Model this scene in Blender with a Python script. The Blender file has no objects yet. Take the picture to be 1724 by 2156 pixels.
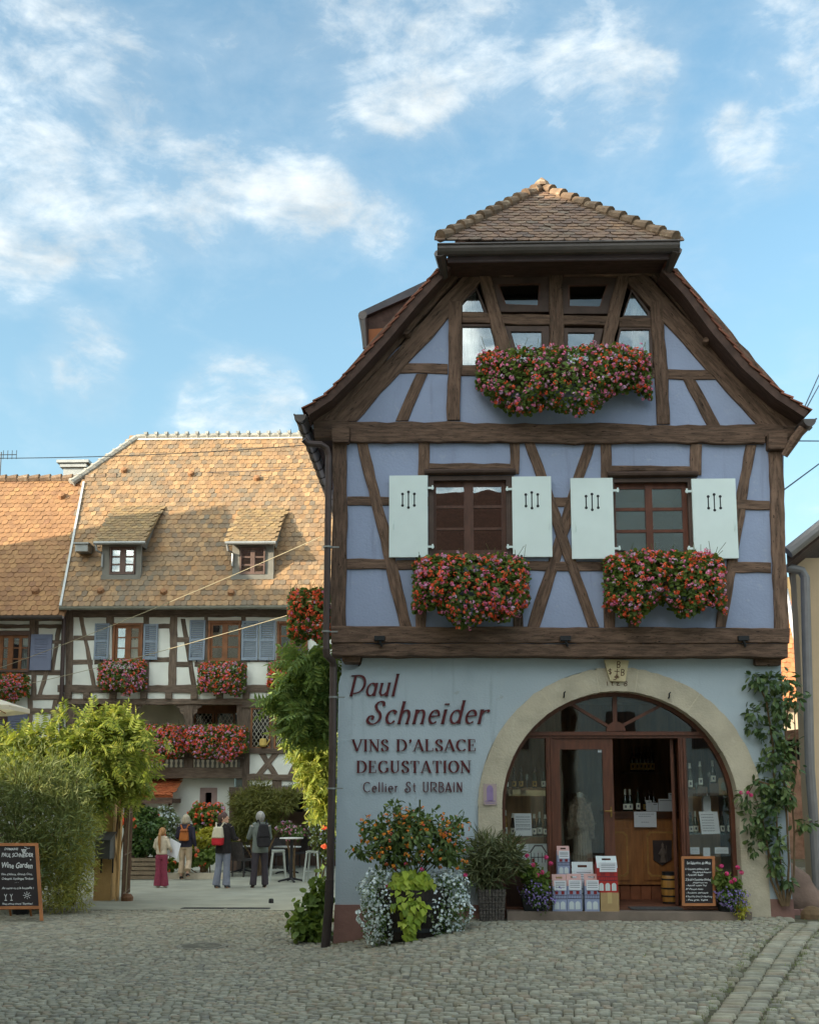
import bpy, math, random
import numpy as np
from mathutils import Vector, Matrix, Euler
R = math.radians
rng = np.random.default_rng(7)
random.seed(7)
scene = bpy.context.scene
COL = scene.collection

# ------------------------------------------------------------------ camera
F_PX, PITCH, YAW, HC, YC = 2300.0, R(8.5), R(1.7), 2.06, 1336.0   # measured in a 1724 x 2156 view of the photograph
cam = bpy.data.cameras.new('camera')
cam.sensor_fit = 'VERTICAL'; cam.sensor_height = 36; cam.sensor_width = 36
cam.lens = F_PX / 2156 * 36
cam.shift_y = (YC - 1078) / 2156
cam.clip_start = 0.1; cam.clip_end = 3000
camo = bpy.data.objects.new('camera', cam); COL.objects.link(camo)
camo.location = (0, 0, HC)
camo.rotation_euler = (R(90) + PITCH, 0, YAW)
scene.camera = camo

# ------------------------------------------------------------------ light
SUN_AZ, SUN_EL = R(60), R(18)       # the light travels towards +x / +y, coming from behind the camera on the left
sun = bpy.data.lights.new('sun', 'SUN'); sun.energy = 2.0; sun.angle = R(0.5); sun.color = (1.0, 0.88, 0.70)
suno = bpy.data.objects.new('sun', sun); COL.objects.link(suno)
sdir = Vector((math.sin(SUN_AZ) * math.cos(SUN_EL), math.cos(SUN_AZ) * math.cos(SUN_EL), -math.sin(SUN_EL)))
suno.rotation_euler = sdir.to_track_quat('-Z', 'Y').to_euler()
suno.location = (-40, -25, 30)
scene.view_settings.view_transform = 'Standard'; scene.view_settings.look = 'None'
scene.view_settings.exposure = 2.22; scene.view_settings.gamma = 1.0

def raydir(X, Y):
    u = (X - 862) / F_PX; v = -(Y - YC) / F_PX
    fy = math.cos(PITCH) - v * math.sin(PITCH); fz = math.sin(PITCH) + v * math.cos(PITCH)
    return (u * math.cos(YAW) - fy * math.sin(YAW), u * math.sin(YAW) + fy * math.cos(YAW), fz)
def at(X, Y, d):
    a = raydir(X, Y); t = d / a[1]
    return (a[0] * t, d, HC + a[2] * t)

# ------------------------------------------------------------------ node helpers
class NT:
    def __init__(s, tree): s.t = tree; s.n = tree.nodes; s.l = tree.links
    def new(s, typ, **kw):
        n = s.n.new(typ)
        for k, v in kw.items(): setattr(n, k, v)
        return n
    def link(s, a, b): s.l.new(a, b)
    def math(s, op, a, b=None, clamp=False):
        n = s.n.new('ShaderNodeMath'); n.operation = op; n.use_clamp = clamp
        for i, x in enumerate((a, b)):
            if x is None: continue
            if hasattr(x, 'is_output'): s.l.new(x, n.inputs[i])
            else: n.inputs[i].default_value = x
        return n.outputs[0]
    def mix(s, fac, a, b, blend='MIX'):
        n = s.n.new('ShaderNodeMix'); n.data_type = 'RGBA'; n.blend_type = blend
        for sock, x in ((n.inputs[0], fac), (n.inputs[6], a), (n.inputs[7], b)):
            if hasattr(x, 'is_output'): s.l.new(x, sock)
            elif isinstance(x, (int, float)): sock.default_value = x
            else: sock.default_value = (*x[:3], 1)
        return n.outputs[2]
    def noise(s, vec, scale, detail=5, rough=.55, dist=0):
        n = s.n.new('ShaderNodeTexNoise'); n.inputs['Scale'].default_value = scale
        n.inputs['Detail'].default_value = detail; n.inputs['Roughness'].default_value = rough; n.inputs['Distortion'].default_value = dist
        if vec is not None: s.l.new(vec, n.inputs['Vector'])
        return n.outputs['Fac']
    def rng(s, x, a, b, c, d, smooth=False):
        n = s.n.new('ShaderNodeMapRange'); n.interpolation_type = 'SMOOTHSTEP' if smooth else 'LINEAR'
        s.l.new(x, n.inputs[0])
        for i, v in enumerate((a, b, c, d)): n.inputs[i + 1].default_value = v
        return n.outputs[0]

# ------------------------------------------------------------------ sky with clouds
def build_world():
    w = bpy.data.worlds.new('World'); scene.world = w; w.use_nodes = True
    T = NT(w.node_tree); T.n.clear()
    out = T.new('ShaderNodeOutputWorld'); bg = T.new('ShaderNodeBackground'); bg.inputs[1].default_value = 0.15
    sky = T.new('ShaderNodeTexSky'); sky.sky_type = 'NISHITA'; sky.sun_disc = False
    sky.sun_elevation = SUN_EL; sky.sun_rotation = math.atan2(-sdir.x, -sdir.y)
    sky.air_density = 1.0; sky.dust_density = 0.6; sky.ozone_density = 1.4; sky.altitude = 200
    tc = T.new('ShaderNodeTexCoord'); d = tc.outputs['Generated']
    # (X, Y, radius px, weight) of the clouds seen in the photo, turned into directions
    blobs = [(60, 270, 300, .36), (30, 330, 170, .20), (150, 60, 330, .22), (20, 550, 130, .42), (290, 420, 190, .20), (470, 440, 150, .26), (630, 425, 110, .36),
             (700, 395, 70, .26), (690, 465, 60, .16), (60, 430, 150, .2), (400, 250, 280, .12), (830, 10, 280, .30), (855, 180, 120, .33), (1290, 150, 170, .38),
             (1335, 235, 130, .32), (1150, 110, 200, .22), (1260, 330, 130, .22), (1650, 275, 150, .33), (1700, 50, 150, .34), (1560, 225, 120, .13), (1530, 300, 90, .2),
             (800, 480, 90, .32), (1385, 470, 60, .16), (190, 715, 100, .36), (205, 810, 95, .33), (90, 790, 60, .22), (510, 860, 150, .56), (440, 890, 120, .32), (585, 805, 90, .34),
             (1715, 745, 70, .26), (1700, 1100, 130, .26), (1000, 40, 260, .08), (640, 120, 240, .12), (700, 300, 300, .06)]
    tot = None
    for X, Y, r, wgt in blobs:
        v = Vector(raydir(X, Y)).normalized()
        cosr = math.cos(r / F_PX * 1.1 / (1 + .25 * ((Y - YC) / F_PX) ** 2))
        dp = T.new('ShaderNodeVectorMath', operation='DOT_PRODUCT'); T.link(d, dp.inputs[0]); dp.inputs[1].default_value = v
        m = T.rng(dp.outputs['Value'], cosr, 1.0, 0.0, wgt, True)
        tot = m if tot is None else T.math('ADD', tot, m)
    tot = T.math('MULTIPLY', T.math('MINIMUM', tot, .46), .92)
    # bright cloud added overhead and behind the camera, unseen, to lift the shade
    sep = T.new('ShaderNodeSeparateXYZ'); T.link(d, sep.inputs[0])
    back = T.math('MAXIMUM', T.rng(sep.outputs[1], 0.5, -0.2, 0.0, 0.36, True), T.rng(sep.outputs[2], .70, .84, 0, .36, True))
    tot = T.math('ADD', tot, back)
    mp = T.new('ShaderNodeMapping'); mp.inputs['Scale'].default_value = (1, 1, 1.9); mp.inputs['Rotation'].default_value = (0, R(-24), 0); mp.inputs['Location'].default_value = (3.1, 1.7, .4); T.link(d, mp.inputs[0])
    n0 = T.noise(mp.outputs[0], 3.2, 4, .6, .6)
    n1 = T.noise(mp.outputs[0], 8, 11, .62, .5)
    n2 = T.noise(mp.outputs[0], 26, 9, .66, .3)
    nn = T.math('ADD', T.math('ADD', T.math('MULTIPLY', n1, .62), T.math('MULTIPLY', n2, .30)), T.math('MULTIPLY', n0, .16))
    nn = T.math('ADD', T.math('MULTIPLY', T.math('SUBTRACT', nn, .54), 1.75), .5)
    raw = T.math('ADD', nn, tot)
    dens = T.rng(raw, .66, 1.22, 0, .97, True)
    thin = T.rng(raw, .45, .9, 0, .16, True)          # high veil of thin cloud
    dens = T.math('MAXIMUM', dens, thin)
    dens = T.math('MULTIPLY', dens, T.rng(sep.outputs[2], -.02, .06, 0, 1))
    # cloud brightness: raised towards the low sun and overhead, out of view, as fill; thick parts have greyer bellies
    sd = T.new('ShaderNodeVectorMath', operation='DOT_PRODUCT'); T.link(d, sd.inputs[0]); sd.inputs[1].default_value = -sdir
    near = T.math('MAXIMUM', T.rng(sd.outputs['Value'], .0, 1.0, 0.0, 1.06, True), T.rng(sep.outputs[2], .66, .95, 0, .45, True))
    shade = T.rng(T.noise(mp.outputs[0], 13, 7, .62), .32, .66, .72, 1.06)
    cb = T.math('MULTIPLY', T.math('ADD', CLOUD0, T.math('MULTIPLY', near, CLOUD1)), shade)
    ccol = T.mix(near, (.93, 1.0, 1.02), (.97, 1.0, .90))
    cc = T.new('ShaderNodeVectorMath', operation='SCALE'); T.link(ccol, cc.inputs[0]); T.link(cb, cc.inputs['Scale'])
    skyc = T.mix(1.0, sky.outputs[0], (.82, 1.0, .90), 'MULTIPLY')
    skyc = T.mix(.08, skyc, (SKYH * .7, SKYH * .88, SKYH * .95))
    skyc = T.mix(T.rng(sep.outputs[2], .0, .62, .6, .0, True), skyc, (SKYH * .66, SKYH * .90, SKYH * 1.02))
    sc2 = T.new('ShaderNodeVectorMath', operation='SCALE'); T.link(skyc, sc2.inputs[0]); sc2.inputs['Scale'].default_value = SKYK
    final = T.mix(dens, sc2.outputs[0], cc.outputs[0])
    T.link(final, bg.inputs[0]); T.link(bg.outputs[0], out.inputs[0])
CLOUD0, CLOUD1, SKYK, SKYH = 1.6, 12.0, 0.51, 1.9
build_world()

# ------------------------------------------------------------------ materials
def mat(name, col, rough=.8, var=.18, scale=5, bump=.25, bscale=30, col2=None, stretch=(1, 1, 1), spec=.3, island=0, metallic=0, transl=0,
        rnd=False, patch=None, island_cols=None, thr=(.3, .7), detail=6, streak=None):
    m = bpy.data.materials.new(name); m.use_nodes = True
    T = NT(m.node_tree); b = T.n['Principled BSDF']; outn = T.n['Material Output']
    tc = T.new('ShaderNodeTexCoord'); vec = tc.outputs['Object']
    if rnd:
        oi = T.new('ShaderNodeObjectInfo'); ad = T.new('ShaderNodeVectorMath', operation='ADD'); T.link(vec, ad.inputs[0])
        T.link(T.math('MULTIPLY', oi.outputs['Random'], 57.0), ad.inputs[1]); vec = ad.outputs[0]; tone = T.rng(oi.outputs['Random'], 0, 1, .80, 1.22)
    mp = T.new('ShaderNodeMapping'); mp.inputs['Scale'].default_value = stretch; T.link(vec, mp.inputs[0]); vec = mp.outputs[0]
    c1 = [x * (1 - var) for x in col]; c2 = col2 or [min(1, x * (1 + var)) for x in col]
    f = T.rng(T.noise(vec, scale, detail), thr[0], thr[1], 0, 1, True)
    c = T.mix(f, c1, c2)
    if island_cols:
        g = T.new('ShaderNodeNewGeometry'); rp = T.new('ShaderNodeValToRGB'); rp.color_ramp.interpolation = 'LINEAR'
        el = rp.color_ramp.elements
        while len(el) < len(island_cols): el.new(.5)
        for i, ic in enumerate(island_cols): el[i].position = i / max(1, len(island_cols) - 1); el[i].color = (*ic, 1)
        T.link(g.outputs['Random Per Island'], rp.inputs[0])
        f2 = T.rng(T.noise(vec, scale, detail), .3, .7, 1 - var, 1 + var)
        sv = T.new('ShaderNodeVectorMath', operation='SCALE'); T.link(rp.outputs[0], sv.inputs[0]); T.link(f2, sv.inputs['Scale']); c = sv.outputs[0]
    if island:
        g = T.new('ShaderNodeNewGeometry'); k = T.rng(g.outputs['Random Per Island'], 0, 1, 1 - island, 1 + island)
        sv = T.new('ShaderNodeVectorMath', operation='SCALE'); T.link(c, sv.inputs[0]); T.link(k, sv.inputs['Scale']); c = sv.outputs[0]
    if rnd:
        sv = T.new('ShaderNodeVectorMath', operation='SCALE'); T.link(c, sv.inputs[0]); T.link(tone, sv.inputs['Scale']); c = sv.outputs[0]
    if streak:   # rain streaks and trowel patches running down the wall
        for pc, st, ps, lo, hi, am in streak:
            m2 = T.new('ShaderNodeMapping'); m2.inputs['Scale'].default_value = st; T.link(tc.outputs['Object'], m2.inputs[0]); c = T.mix(T.rng(T.noise(m2.outputs[0], ps, 8, .62), lo, hi, 0, am, True), c, pc)
    if patch:   # (colour, scale, lo, hi, amount): stains and lichen with a shape of their own
        for pc, ps, lo, hi, am in patch:
            pf = T.rng(T.noise(vec, ps, 7, .65), lo, hi, 0, am, True); c = T.mix(pf, c, pc)
    T.link(c, b.inputs['Base Color'])
    b.inputs['Roughness'].default_value = rough; b.inputs['Metallic'].default_value = metallic
    b.inputs['Specular IOR Level'].default_value = spec
    if bump:
        bp = T.new('ShaderNodeBump'); bp.inputs['Strength'].default_value = bump; bp.inputs['Distance'].default_value = .02
        T.link(T.noise(vec, bscale, 6, .6), bp.inputs['Height']); T.link(bp.outputs[0], b.inputs['Normal'])
    if transl:
        tr = T.new('ShaderNodeBsdfTranslucent'); sv = T.new('ShaderNodeVectorMath', operation='MULTIPLY'); T.link(c, sv.inputs[0]); sv.inputs[1].default_value = (1.4, 1.3, .85)
        T.link(sv.outputs[0], tr.inputs[0]); ms = T.new('ShaderNodeMixShader'); ms.inputs[0].default_value = transl
        T.link(b.outputs[0], ms.inputs[1]); T.link(tr.outputs[0], ms.inputs[2]); T.link(ms.outputs[0], outn.inputs[0])
    return m
def glassmat(name, refl=.12, tint=(.9, .93, .92), rough=.0):
    m = bpy.data.materials.new(name); m.use_nodes = True; T = NT(m.node_tree); T.n.clear()
    out = T.new('ShaderNodeOutputMaterial'); tr = T.new('ShaderNodeBsdfTransparent'); tr.inputs[0].default_value = (*tint, 1)
    gl = T.new('ShaderNodeBsdfGlossy'); gl.inputs['Roughness'].default_value = rough
    lw = T.new('ShaderNodeLayerWeight'); lw.inputs[0].default_value = .35
    tc = T.new('ShaderNodeTexCoord'); bp = T.new('ShaderNodeBump'); bp.inputs['Strength'].default_value = .05; bp.inputs['Distance'].default_value = .02
    T.link(T.noise(tc.outputs['Object'], 1.6, 2), bp.inputs['Height']); T.link(bp.outputs[0], gl.inputs['Normal'])
    f = T.math('ADD', refl, T.math('MULTIPLY', lw.outputs['Fresnel'], .4), True)
    ms = T.new('ShaderNodeMixShader'); T.link(f, ms.inputs[0]); T.link(tr.outputs[0], ms.inputs[1]); T.link(gl.outputs[0], ms.inputs[2]); T.link(ms.outputs[0], out.inputs[0])
    return m
def S(r, g, b):   # sRGB 0-255 to linear
    f = lambda c: (c / 255 / 12.92) if c <= 10 else ((c / 255 + .055) / 1.055) ** 2.4
    return (f(r), f(g), f(b))

# ------------------------------------------------------------------ mesh helpers
class MB:
    def __init__(s): s.V = []; s.F = []; s.M = []; s.n = 0; s.m = 0
    def add(s, verts, faces):
        verts = np.asarray(verts, float).reshape(-1, 3); s.V.append(verts)
        for f in faces: s.F.append([i + s.n for i in f]); s.M.append(s.m)
        s.n += len(verts); return s
    def box(s, x0, x1, y0, y1, z0, z1):
        v = [(x, y, z) for z in (z0, z1) for y in (y0, y1) for x in (x0, x1)]
        return s.add(v, [(0, 2, 3, 1), (4, 5, 7, 6), (0, 1, 5, 4), (2, 6, 7, 3), (0, 4, 6, 2), (1, 3, 7, 5)])
    def cbox(s, x, y, z, w, d, h): return s.box(x - w / 2, x + w / 2, y - d / 2, y + d / 2, z, z + h)
    def hexa(s, p):  # 8 points, bottom ring then top ring
        return s.add(p, [(3, 2, 1, 0), (4, 5, 6, 7), (0, 1, 5, 4), (1, 2, 6, 5), (2, 3, 7, 6), (3, 0, 4, 7)])
    def prism(s, pts, y0, y1):   # pts (x,z), extruded from front y0 to back y1
        n = len(pts); a = sum(pts[i][0] * pts[(i + 1) % n][1] - pts[(i + 1) % n][0] * pts[i][1] for i in range(n))
        if a < 0: pts = pts[::-1]
        v = [(x, y0, z) for x, z in pts] + [(x, y1, z) for x, z in pts]
        return s.add(v, [list(range(n)), list(range(2 * n - 1, n - 1, -1))] + [(i, n + i, n + (i + 1) % n, (i + 1) % n) for i in range(n)])
    def prism3(s, pts, dv):      # 3d polygon extruded by a vector
        n = len(pts); v = [tuple(p) for p in pts] + [tuple(np.add(p, dv)) for p in pts]
        return s.add(v, [list(range(n)), list(range(2 * n - 1, n - 1, -1))] + [(i, n + i, n + (i + 1) % n, (i + 1) % n) for i in range(n)])
    def strip(s, A, B):          # quads between two polylines
        n = len(A); return s.add(list(A) + list(B), [(i, i + 1, n + i + 1, n + i) for i in range(n - 1)])
    def tube(s, path, r, n=8, cap=True, sq=1.0):
        P = [Vector(p) for p in path]; rs = r if isinstance(r, (list, tuple)) else [r] * len(P); rings = []; up = None
        for i, p in enumerate(P):
            t = (P[min(i + 1, len(P) - 1)] - P[max(i - 1, 0)]).normalized()
            if up is None: up = t.orthogonal().normalized()
            a = (up - t * up.dot(t)); a = a.normalized() if a.length > 1e-6 else t.orthogonal().normalized(); up = a; b = t.cross(a)
            rings += [tuple(p + (a * math.cos(2 * math.pi * k / n) + b * math.sin(2 * math.pi * k / n) * sq) * rs[i]) for k in range(n)]
        f = [(i * n + k, i * n + (k + 1) % n, (i + 1) * n + (k + 1) % n, (i + 1) * n + k) for i in range(len(P) - 1) for k in range(n)]
        if cap: f += [list(range(n))[::-1], [(len(P) - 1) * n + k for k in range(n)]]
        return s.add(rings, f)
    def lathe(s, x, y, z, prof, n=16, cap=True, a0=0, sx=1, sy=1):
        v = [(x + r * math.cos(a0 + 2 * math.pi * k / n) * sx, y + r * math.sin(a0 + 2 * math.pi * k / n) * sy, z + h) for r, h in prof for k in range(n)]
        f = [(i * n + k, i * n + (k + 1) % n, (i + 1) * n + (k + 1) % n, (i + 1) * n + k) for i in range(len(prof) - 1) for k in range(n)]
        if cap: f += [list(range(n))[::-1], [(len(prof) - 1) * n + k for k in range(n)]]
        return s.add(v, f)
    def ball(s, c, r, n=10, m=7):
        rx, ry, rz = r if hasattr(r, '__len__') else (r, r, r)
        prof = [(math.sin(math.pi * i / m), -math.cos(math.pi * i / m)) for i in range(m + 1)]; prof[0] = (.02, -1); prof[-1] = (.02, 1)
        v = [(c[0] + rx * q * math.cos(2 * math.pi * k / n), c[1] + ry * q * math.sin(2 * math.pi * k / n), c[2] + rz * h) for q, h in prof for k in range(n)]
        f = [(i * n + k, i * n + (k + 1) % n, (i + 1) * n + (k + 1) % n, (i + 1) * n + k) for i in range(m) for k in range(n)] + [list(range(n))[::-1], [m * n + k for k in range(n)]]
        return s.add(v, f)
    def inst(s, tmpl, P, Rm, sc):   # copies of one small shape: P (N,3), Rm (N,3,3) columns = local axes, sc (N,) or (N,3)
        tv, tf = tmpl; tv = np.asarray(tv, float); sc = np.asarray(sc, float)
        if sc.ndim == 1: sc = np.repeat(sc[:, None], 3, 1)
        w = np.einsum('nij,nkj->nki', Rm, tv[None] * sc[:, None, :]) + P[:, None, :]
        k = len(tv); N = len(P); s.V.append(w.reshape(-1, 3))
        for i in range(N):
            o = s.n + i * k
            for f in tf: s.F.append([o + j for j in f]); s.M.append(s.m)
        s.n += N * k; return s
    def build(s, name, m, parent=None, smooth=False, loc=None, rotm=None):
        V = np.concatenate(s.V) if s.V else np.zeros((0, 3)); off = np.zeros(3); q = parent
        while q is not None: off += np.array(q.location); q = q.parent
        L = np.array(loc) if loc is not None else off
        V = V - L
        if rotm is not None: V = V @ np.array(rotm.to_3x3())
        me = bpy.data.meshes.new(name); me.from_pydata(V.tolist(), [], s.F); o = bpy.data.objects.new(name, me); COL.objects.link(o)
        for k in (m if isinstance(m, (list, tuple)) else [m]): me.materials.append(k)
        if any(s.M): me.polygons.foreach_set('material_index', s.M)
        if smooth: me.polygons.foreach_set('use_smooth', [True] * len(me.polygons))
        o.location = L - off
        if rotm is not None: o.rotation_euler = rotm.to_euler()
        if parent is not None: o.parent = parent
        return o
def tag(o, label=None, cat=None, group=None, kind=None):
    for k, v in (('label', label), ('category', cat), ('group', group), ('kind', kind)):
        if v: o[k] = v
    return o
def thing(name, label, cat, loc=(0, 0, 0), group=None):
    o = bpy.data.objects.new(name, None); COL.objects.link(o); o.location = loc; o.empty_display_size = .2
    return tag(o, label, cat, group)
def kids(o): return [c for c in bpy.data.objects if c.parent == o]
def dup(o, loc=None, rz=None, label=None, parent=None):
    c = o.copy(); COL.objects.link(c); c.parent = parent
    if loc is not None: c.location = loc
    if rz is not None: c.rotation_euler = (0, 0, rz)
    if label: c['label'] = label
    for k in kids(o): dup(k, parent=c)
    return c
def norm(v): v = np.asarray(v, float); return v / np.maximum(np.linalg.norm(v, axis=-1, keepdims=True), 1e-9)
def frames(xdir, ndir):      # local x along xdir, local z near ndir
    x = norm(xdir); z = ndir - x * np.sum(ndir * x, -1, keepdims=True); z = norm(z); y = np.cross(z, x)
    return np.stack([x, y, z], -1)
def ss(x): x = np.clip(x, 0, 1); return x * x * (3 - 2 * x)
def ground(x, y): return float(.42 * ss((x + 2.2) / 2.9) * ss((y - 8.0) / 6.0) + .06 * ss((x - 3) / 3))
def gp(X, Y):                # ground point under a pixel of the photograph
    a = raydir(X, Y); z = 0.0
    for _ in range(8):
        t = (z - HC) / a[2]; z = ground(a[0] * t, a[1] * t)
    return (a[0] * t, a[1] * t, z)

# ------------------------------------------------------------------ shared materials
m_timber = mat('old_oak', S(112, 88, 73), .85, .38, 3, .7, 14, stretch=(1.2, 9, 9), rnd=True, patch=[(S(120, 102, 90), 5, .54, .74, .5), (S(44, 33, 28), 2.2, .56, .72, .75), (S(26, 18, 15), 7, .605, .64, .9)])
m_timber2 = mat('grey_oak', S(112, 96, 82), .85, .3, 3, .5, 14, stretch=(1.2, 8, 8), rnd=True, patch=[(S(60, 50, 42), 4, .56, .7, .6)])
m_blue = mat('blue_render', S(154, 163, 188), .9, .05, 1.2, .35, 26, patch=[(S(142, 150, 174), .9, .5, .75, .5), (S(172, 178, 194), 3, .58, .8, .35)], streak=[(S(130, 136, 156), (5, 5, .45), 1.6, .56, .74, .45), (S(182, 186, 196), (1, 1, 1), 7, .60, .70, .3)])
m_pale = mat('pale_blue_render', S(184, 194, 201), .9, .04, .8, .3, 34, patch=[(S(160, 172, 180), 1.1, .5, .75, .5), (S(190, 198, 202), 2.6, .56, .74, .4)], streak=[(S(140, 150, 156), (4, 4, .35), 1.4, .58, .76, .45), (S(150, 140, 128), (1, 1, 1), 5, .64, .70, .35)])
m_white = mat('white_render', S(232, 232, 220), .9, .06, 1.5, .3, 30, patch=[(S(205, 200, 185), 1.3, .55, .8, .4)])
m_shutter = mat('white_paint', S(226, 236, 232), .55, .03, 2, .06, 60)
m_sash = mat('brown_window_wood', S(92, 62, 50), .5, .2, 4, .15, 30, stretch=(4, 4, 1))
m_frame = mat('dark_window_frame', S(84, 66, 58), .6, .2, 4, .2, 30)
m_redwood = mat('red_brown_joinery', S(98, 56, 39), .42, .25, 3, .12, 24, stretch=(8, 8, 1), spec=.5)
m_sand = mat('sandstone', S(194, 181, 159), .9, .14, 2.2, .5, 30, patch=[(S(150, 128, 100), 1.4, .55, .75, .55), (S(214, 204, 184), 5, .55, .7, .4)])
m_pink = mat('pink_sandstone', S(150, 112, 102), .9, .15, 2, .4, 26, patch=[(S(110, 90, 84), 1.5, .5, .75, .5)])
m_zinc = mat('brown_zinc', S(96, 88, 84), .42, .12, 3, .05, 20, metallic=.55)
m_pipe = mat('brown_pipe', S(88, 74, 70), .4, .15, 2, .06, 20, metallic=.4, patch=[(S(70, 54, 48), 2, .5, .7, .5)])
m_grey = mat('grey_zinc', S(150, 150, 146), .45, .1, 3, .05, 20, metallic=.5)
m_glass = glassmat('window_glass', .17)
m_shopglass = glassmat('shop_glass', .05, (.97, .98, .97))
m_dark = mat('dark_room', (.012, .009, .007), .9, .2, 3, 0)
m_black = mat('black_iron', (.02, .02, .022), .5, .2, 6, .1)
m_curtain = mat('white_curtain', S(228, 230, 226), .9, .06, 6, .2, 20, stretch=(6, 1, .5))
m_paper = mat('white_paper', S(226, 226, 230), .8, .03, 4, 0)
m_ink = mat('grey_ink', S(80, 82, 96), .8, .1, 6, 0)
m_letter = mat('dark_red_metal', S(92, 38, 42), .45, .12, 5, .05)
m_soil = mat('potting_soil', (.03, .022, .016), .95, .3, 12, .4)
m_terra = mat('terracotta', S(176, 110, 80), .85, .15, 6, .2)
tile_cols = [S(156, 124, 88), S(145, 116, 84), S(164, 132, 96), S(137, 110, 82), S(124, 106, 84), S(156, 119, 82), S(114, 102, 86), S(147, 114, 82)]
m_tile = mat('weathered_plain_tile', tile_cols[0], .85, .22, 5, .35, 24, island_cols=tile_cols, patch=[(S(120, 112, 96), .5, .52, .66, .5), (S(96, 88, 74), 2.5, .6, .75, .5)])
m_redtile = mat('red_plain_tile', tile_cols[0], .85, .15, 5, .3, 24, island_cols=[S(148, 110, 76), S(156, 116, 80), S(138, 102, 72), S(162, 124, 84), S(134, 98, 72)], patch=[(S(120, 90, 74), .7, .55, .7, .4)])
m_oldtile = mat('brown_plain_tile', tile_cols[0], .85, .25, 5, .4, 24, island_cols=[S(108, 86, 74), S(122, 96, 78), S(96, 80, 72), S(130, 102, 80), S(108, 94, 82)], patch=[(S(160, 156, 140), 4, .58, .7, .5), (S(196, 150, 92), 1.2, .6, .75, .5)])
m_ridge = mat('lichened_ridge_tile', S(122, 100, 80), .9, .25, 6, .4, 20, island=.2, patch=[(S(190, 184, 160), 6, .56, .7, .5), (S(176, 130, 66), 3, .62, .75, .5)])
# ------------------------------------------------------------------ ground, cobbles, courtyard
D = 15.54            # ground-floor wall of the corner house
DU = D - 0.20        # its jettied upper wall
DL = 31.4            # the houses across the courtyard
m_ground = mat('street_earth', S(88, 84, 68), .95, .3, 9, .6, 40, patch=[(S(84, 92, 52), 2.2, .52, .7, .8)])
m_cobble = mat('grey_cobble', S(140, 134, 120), .84, .20, 7, .35, 26, spec=.3, island_cols=[S(144, 141, 125), S(156, 153, 137), S(130, 127, 112), S(164, 159, 141), S(144, 136, 116), S(124, 121, 111), S(152, 147, 130), S(148, 134, 116)],
               patch=[(S(110, 108, 82), 1.1, .56, .72, .45), (S(168, 164, 154), 3, .6, .75, .3)])
m_court = mat('courtyard_concrete', S(150, 148, 132), .85, .14, 1.4, .25, 40, patch=[(S(138, 140, 130), .8, .5, .72, .5)])
def make_ground():
    mb = MB()
    xs = np.concatenate([[-900, -200, -60, -25], np.arange(-14, 16.1, .5), [25, 60, 200, 900]]); ys = np.concatenate([[-600, -100, -30, -10], np.arange(-4, 40.1, .5), [60, 120, 300, 1500]])
    V = [(x, y, ground(x, y) - .035) for y in ys for x in xs]; nx = len(xs)
    F = [(j * nx + i, j * nx + i + 1, (j + 1) * nx + i + 1, (j + 1) * nx + i) for j in range(len(ys) - 1) for i in range(nx - 1)]
    mb.add(V, F); tag(mb.build('ground', m_ground, smooth=True), kind='structure')
make_ground()
def in_court(x, y): return y > 20.6 and x < .5
STRIP = [gp(1697, 1942), gp(1615, 2050), gp(1530, 2165)]     # drainage strip of long setts at the right
def strip_d(x, y):
    (x0, y0, _), (x1, y1, _) = STRIP[0], STRIP[-1]
    t = (y - y0) / (y1 - y0); return (x - (x0 + (x1 - x0) * t)) * .8
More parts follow.
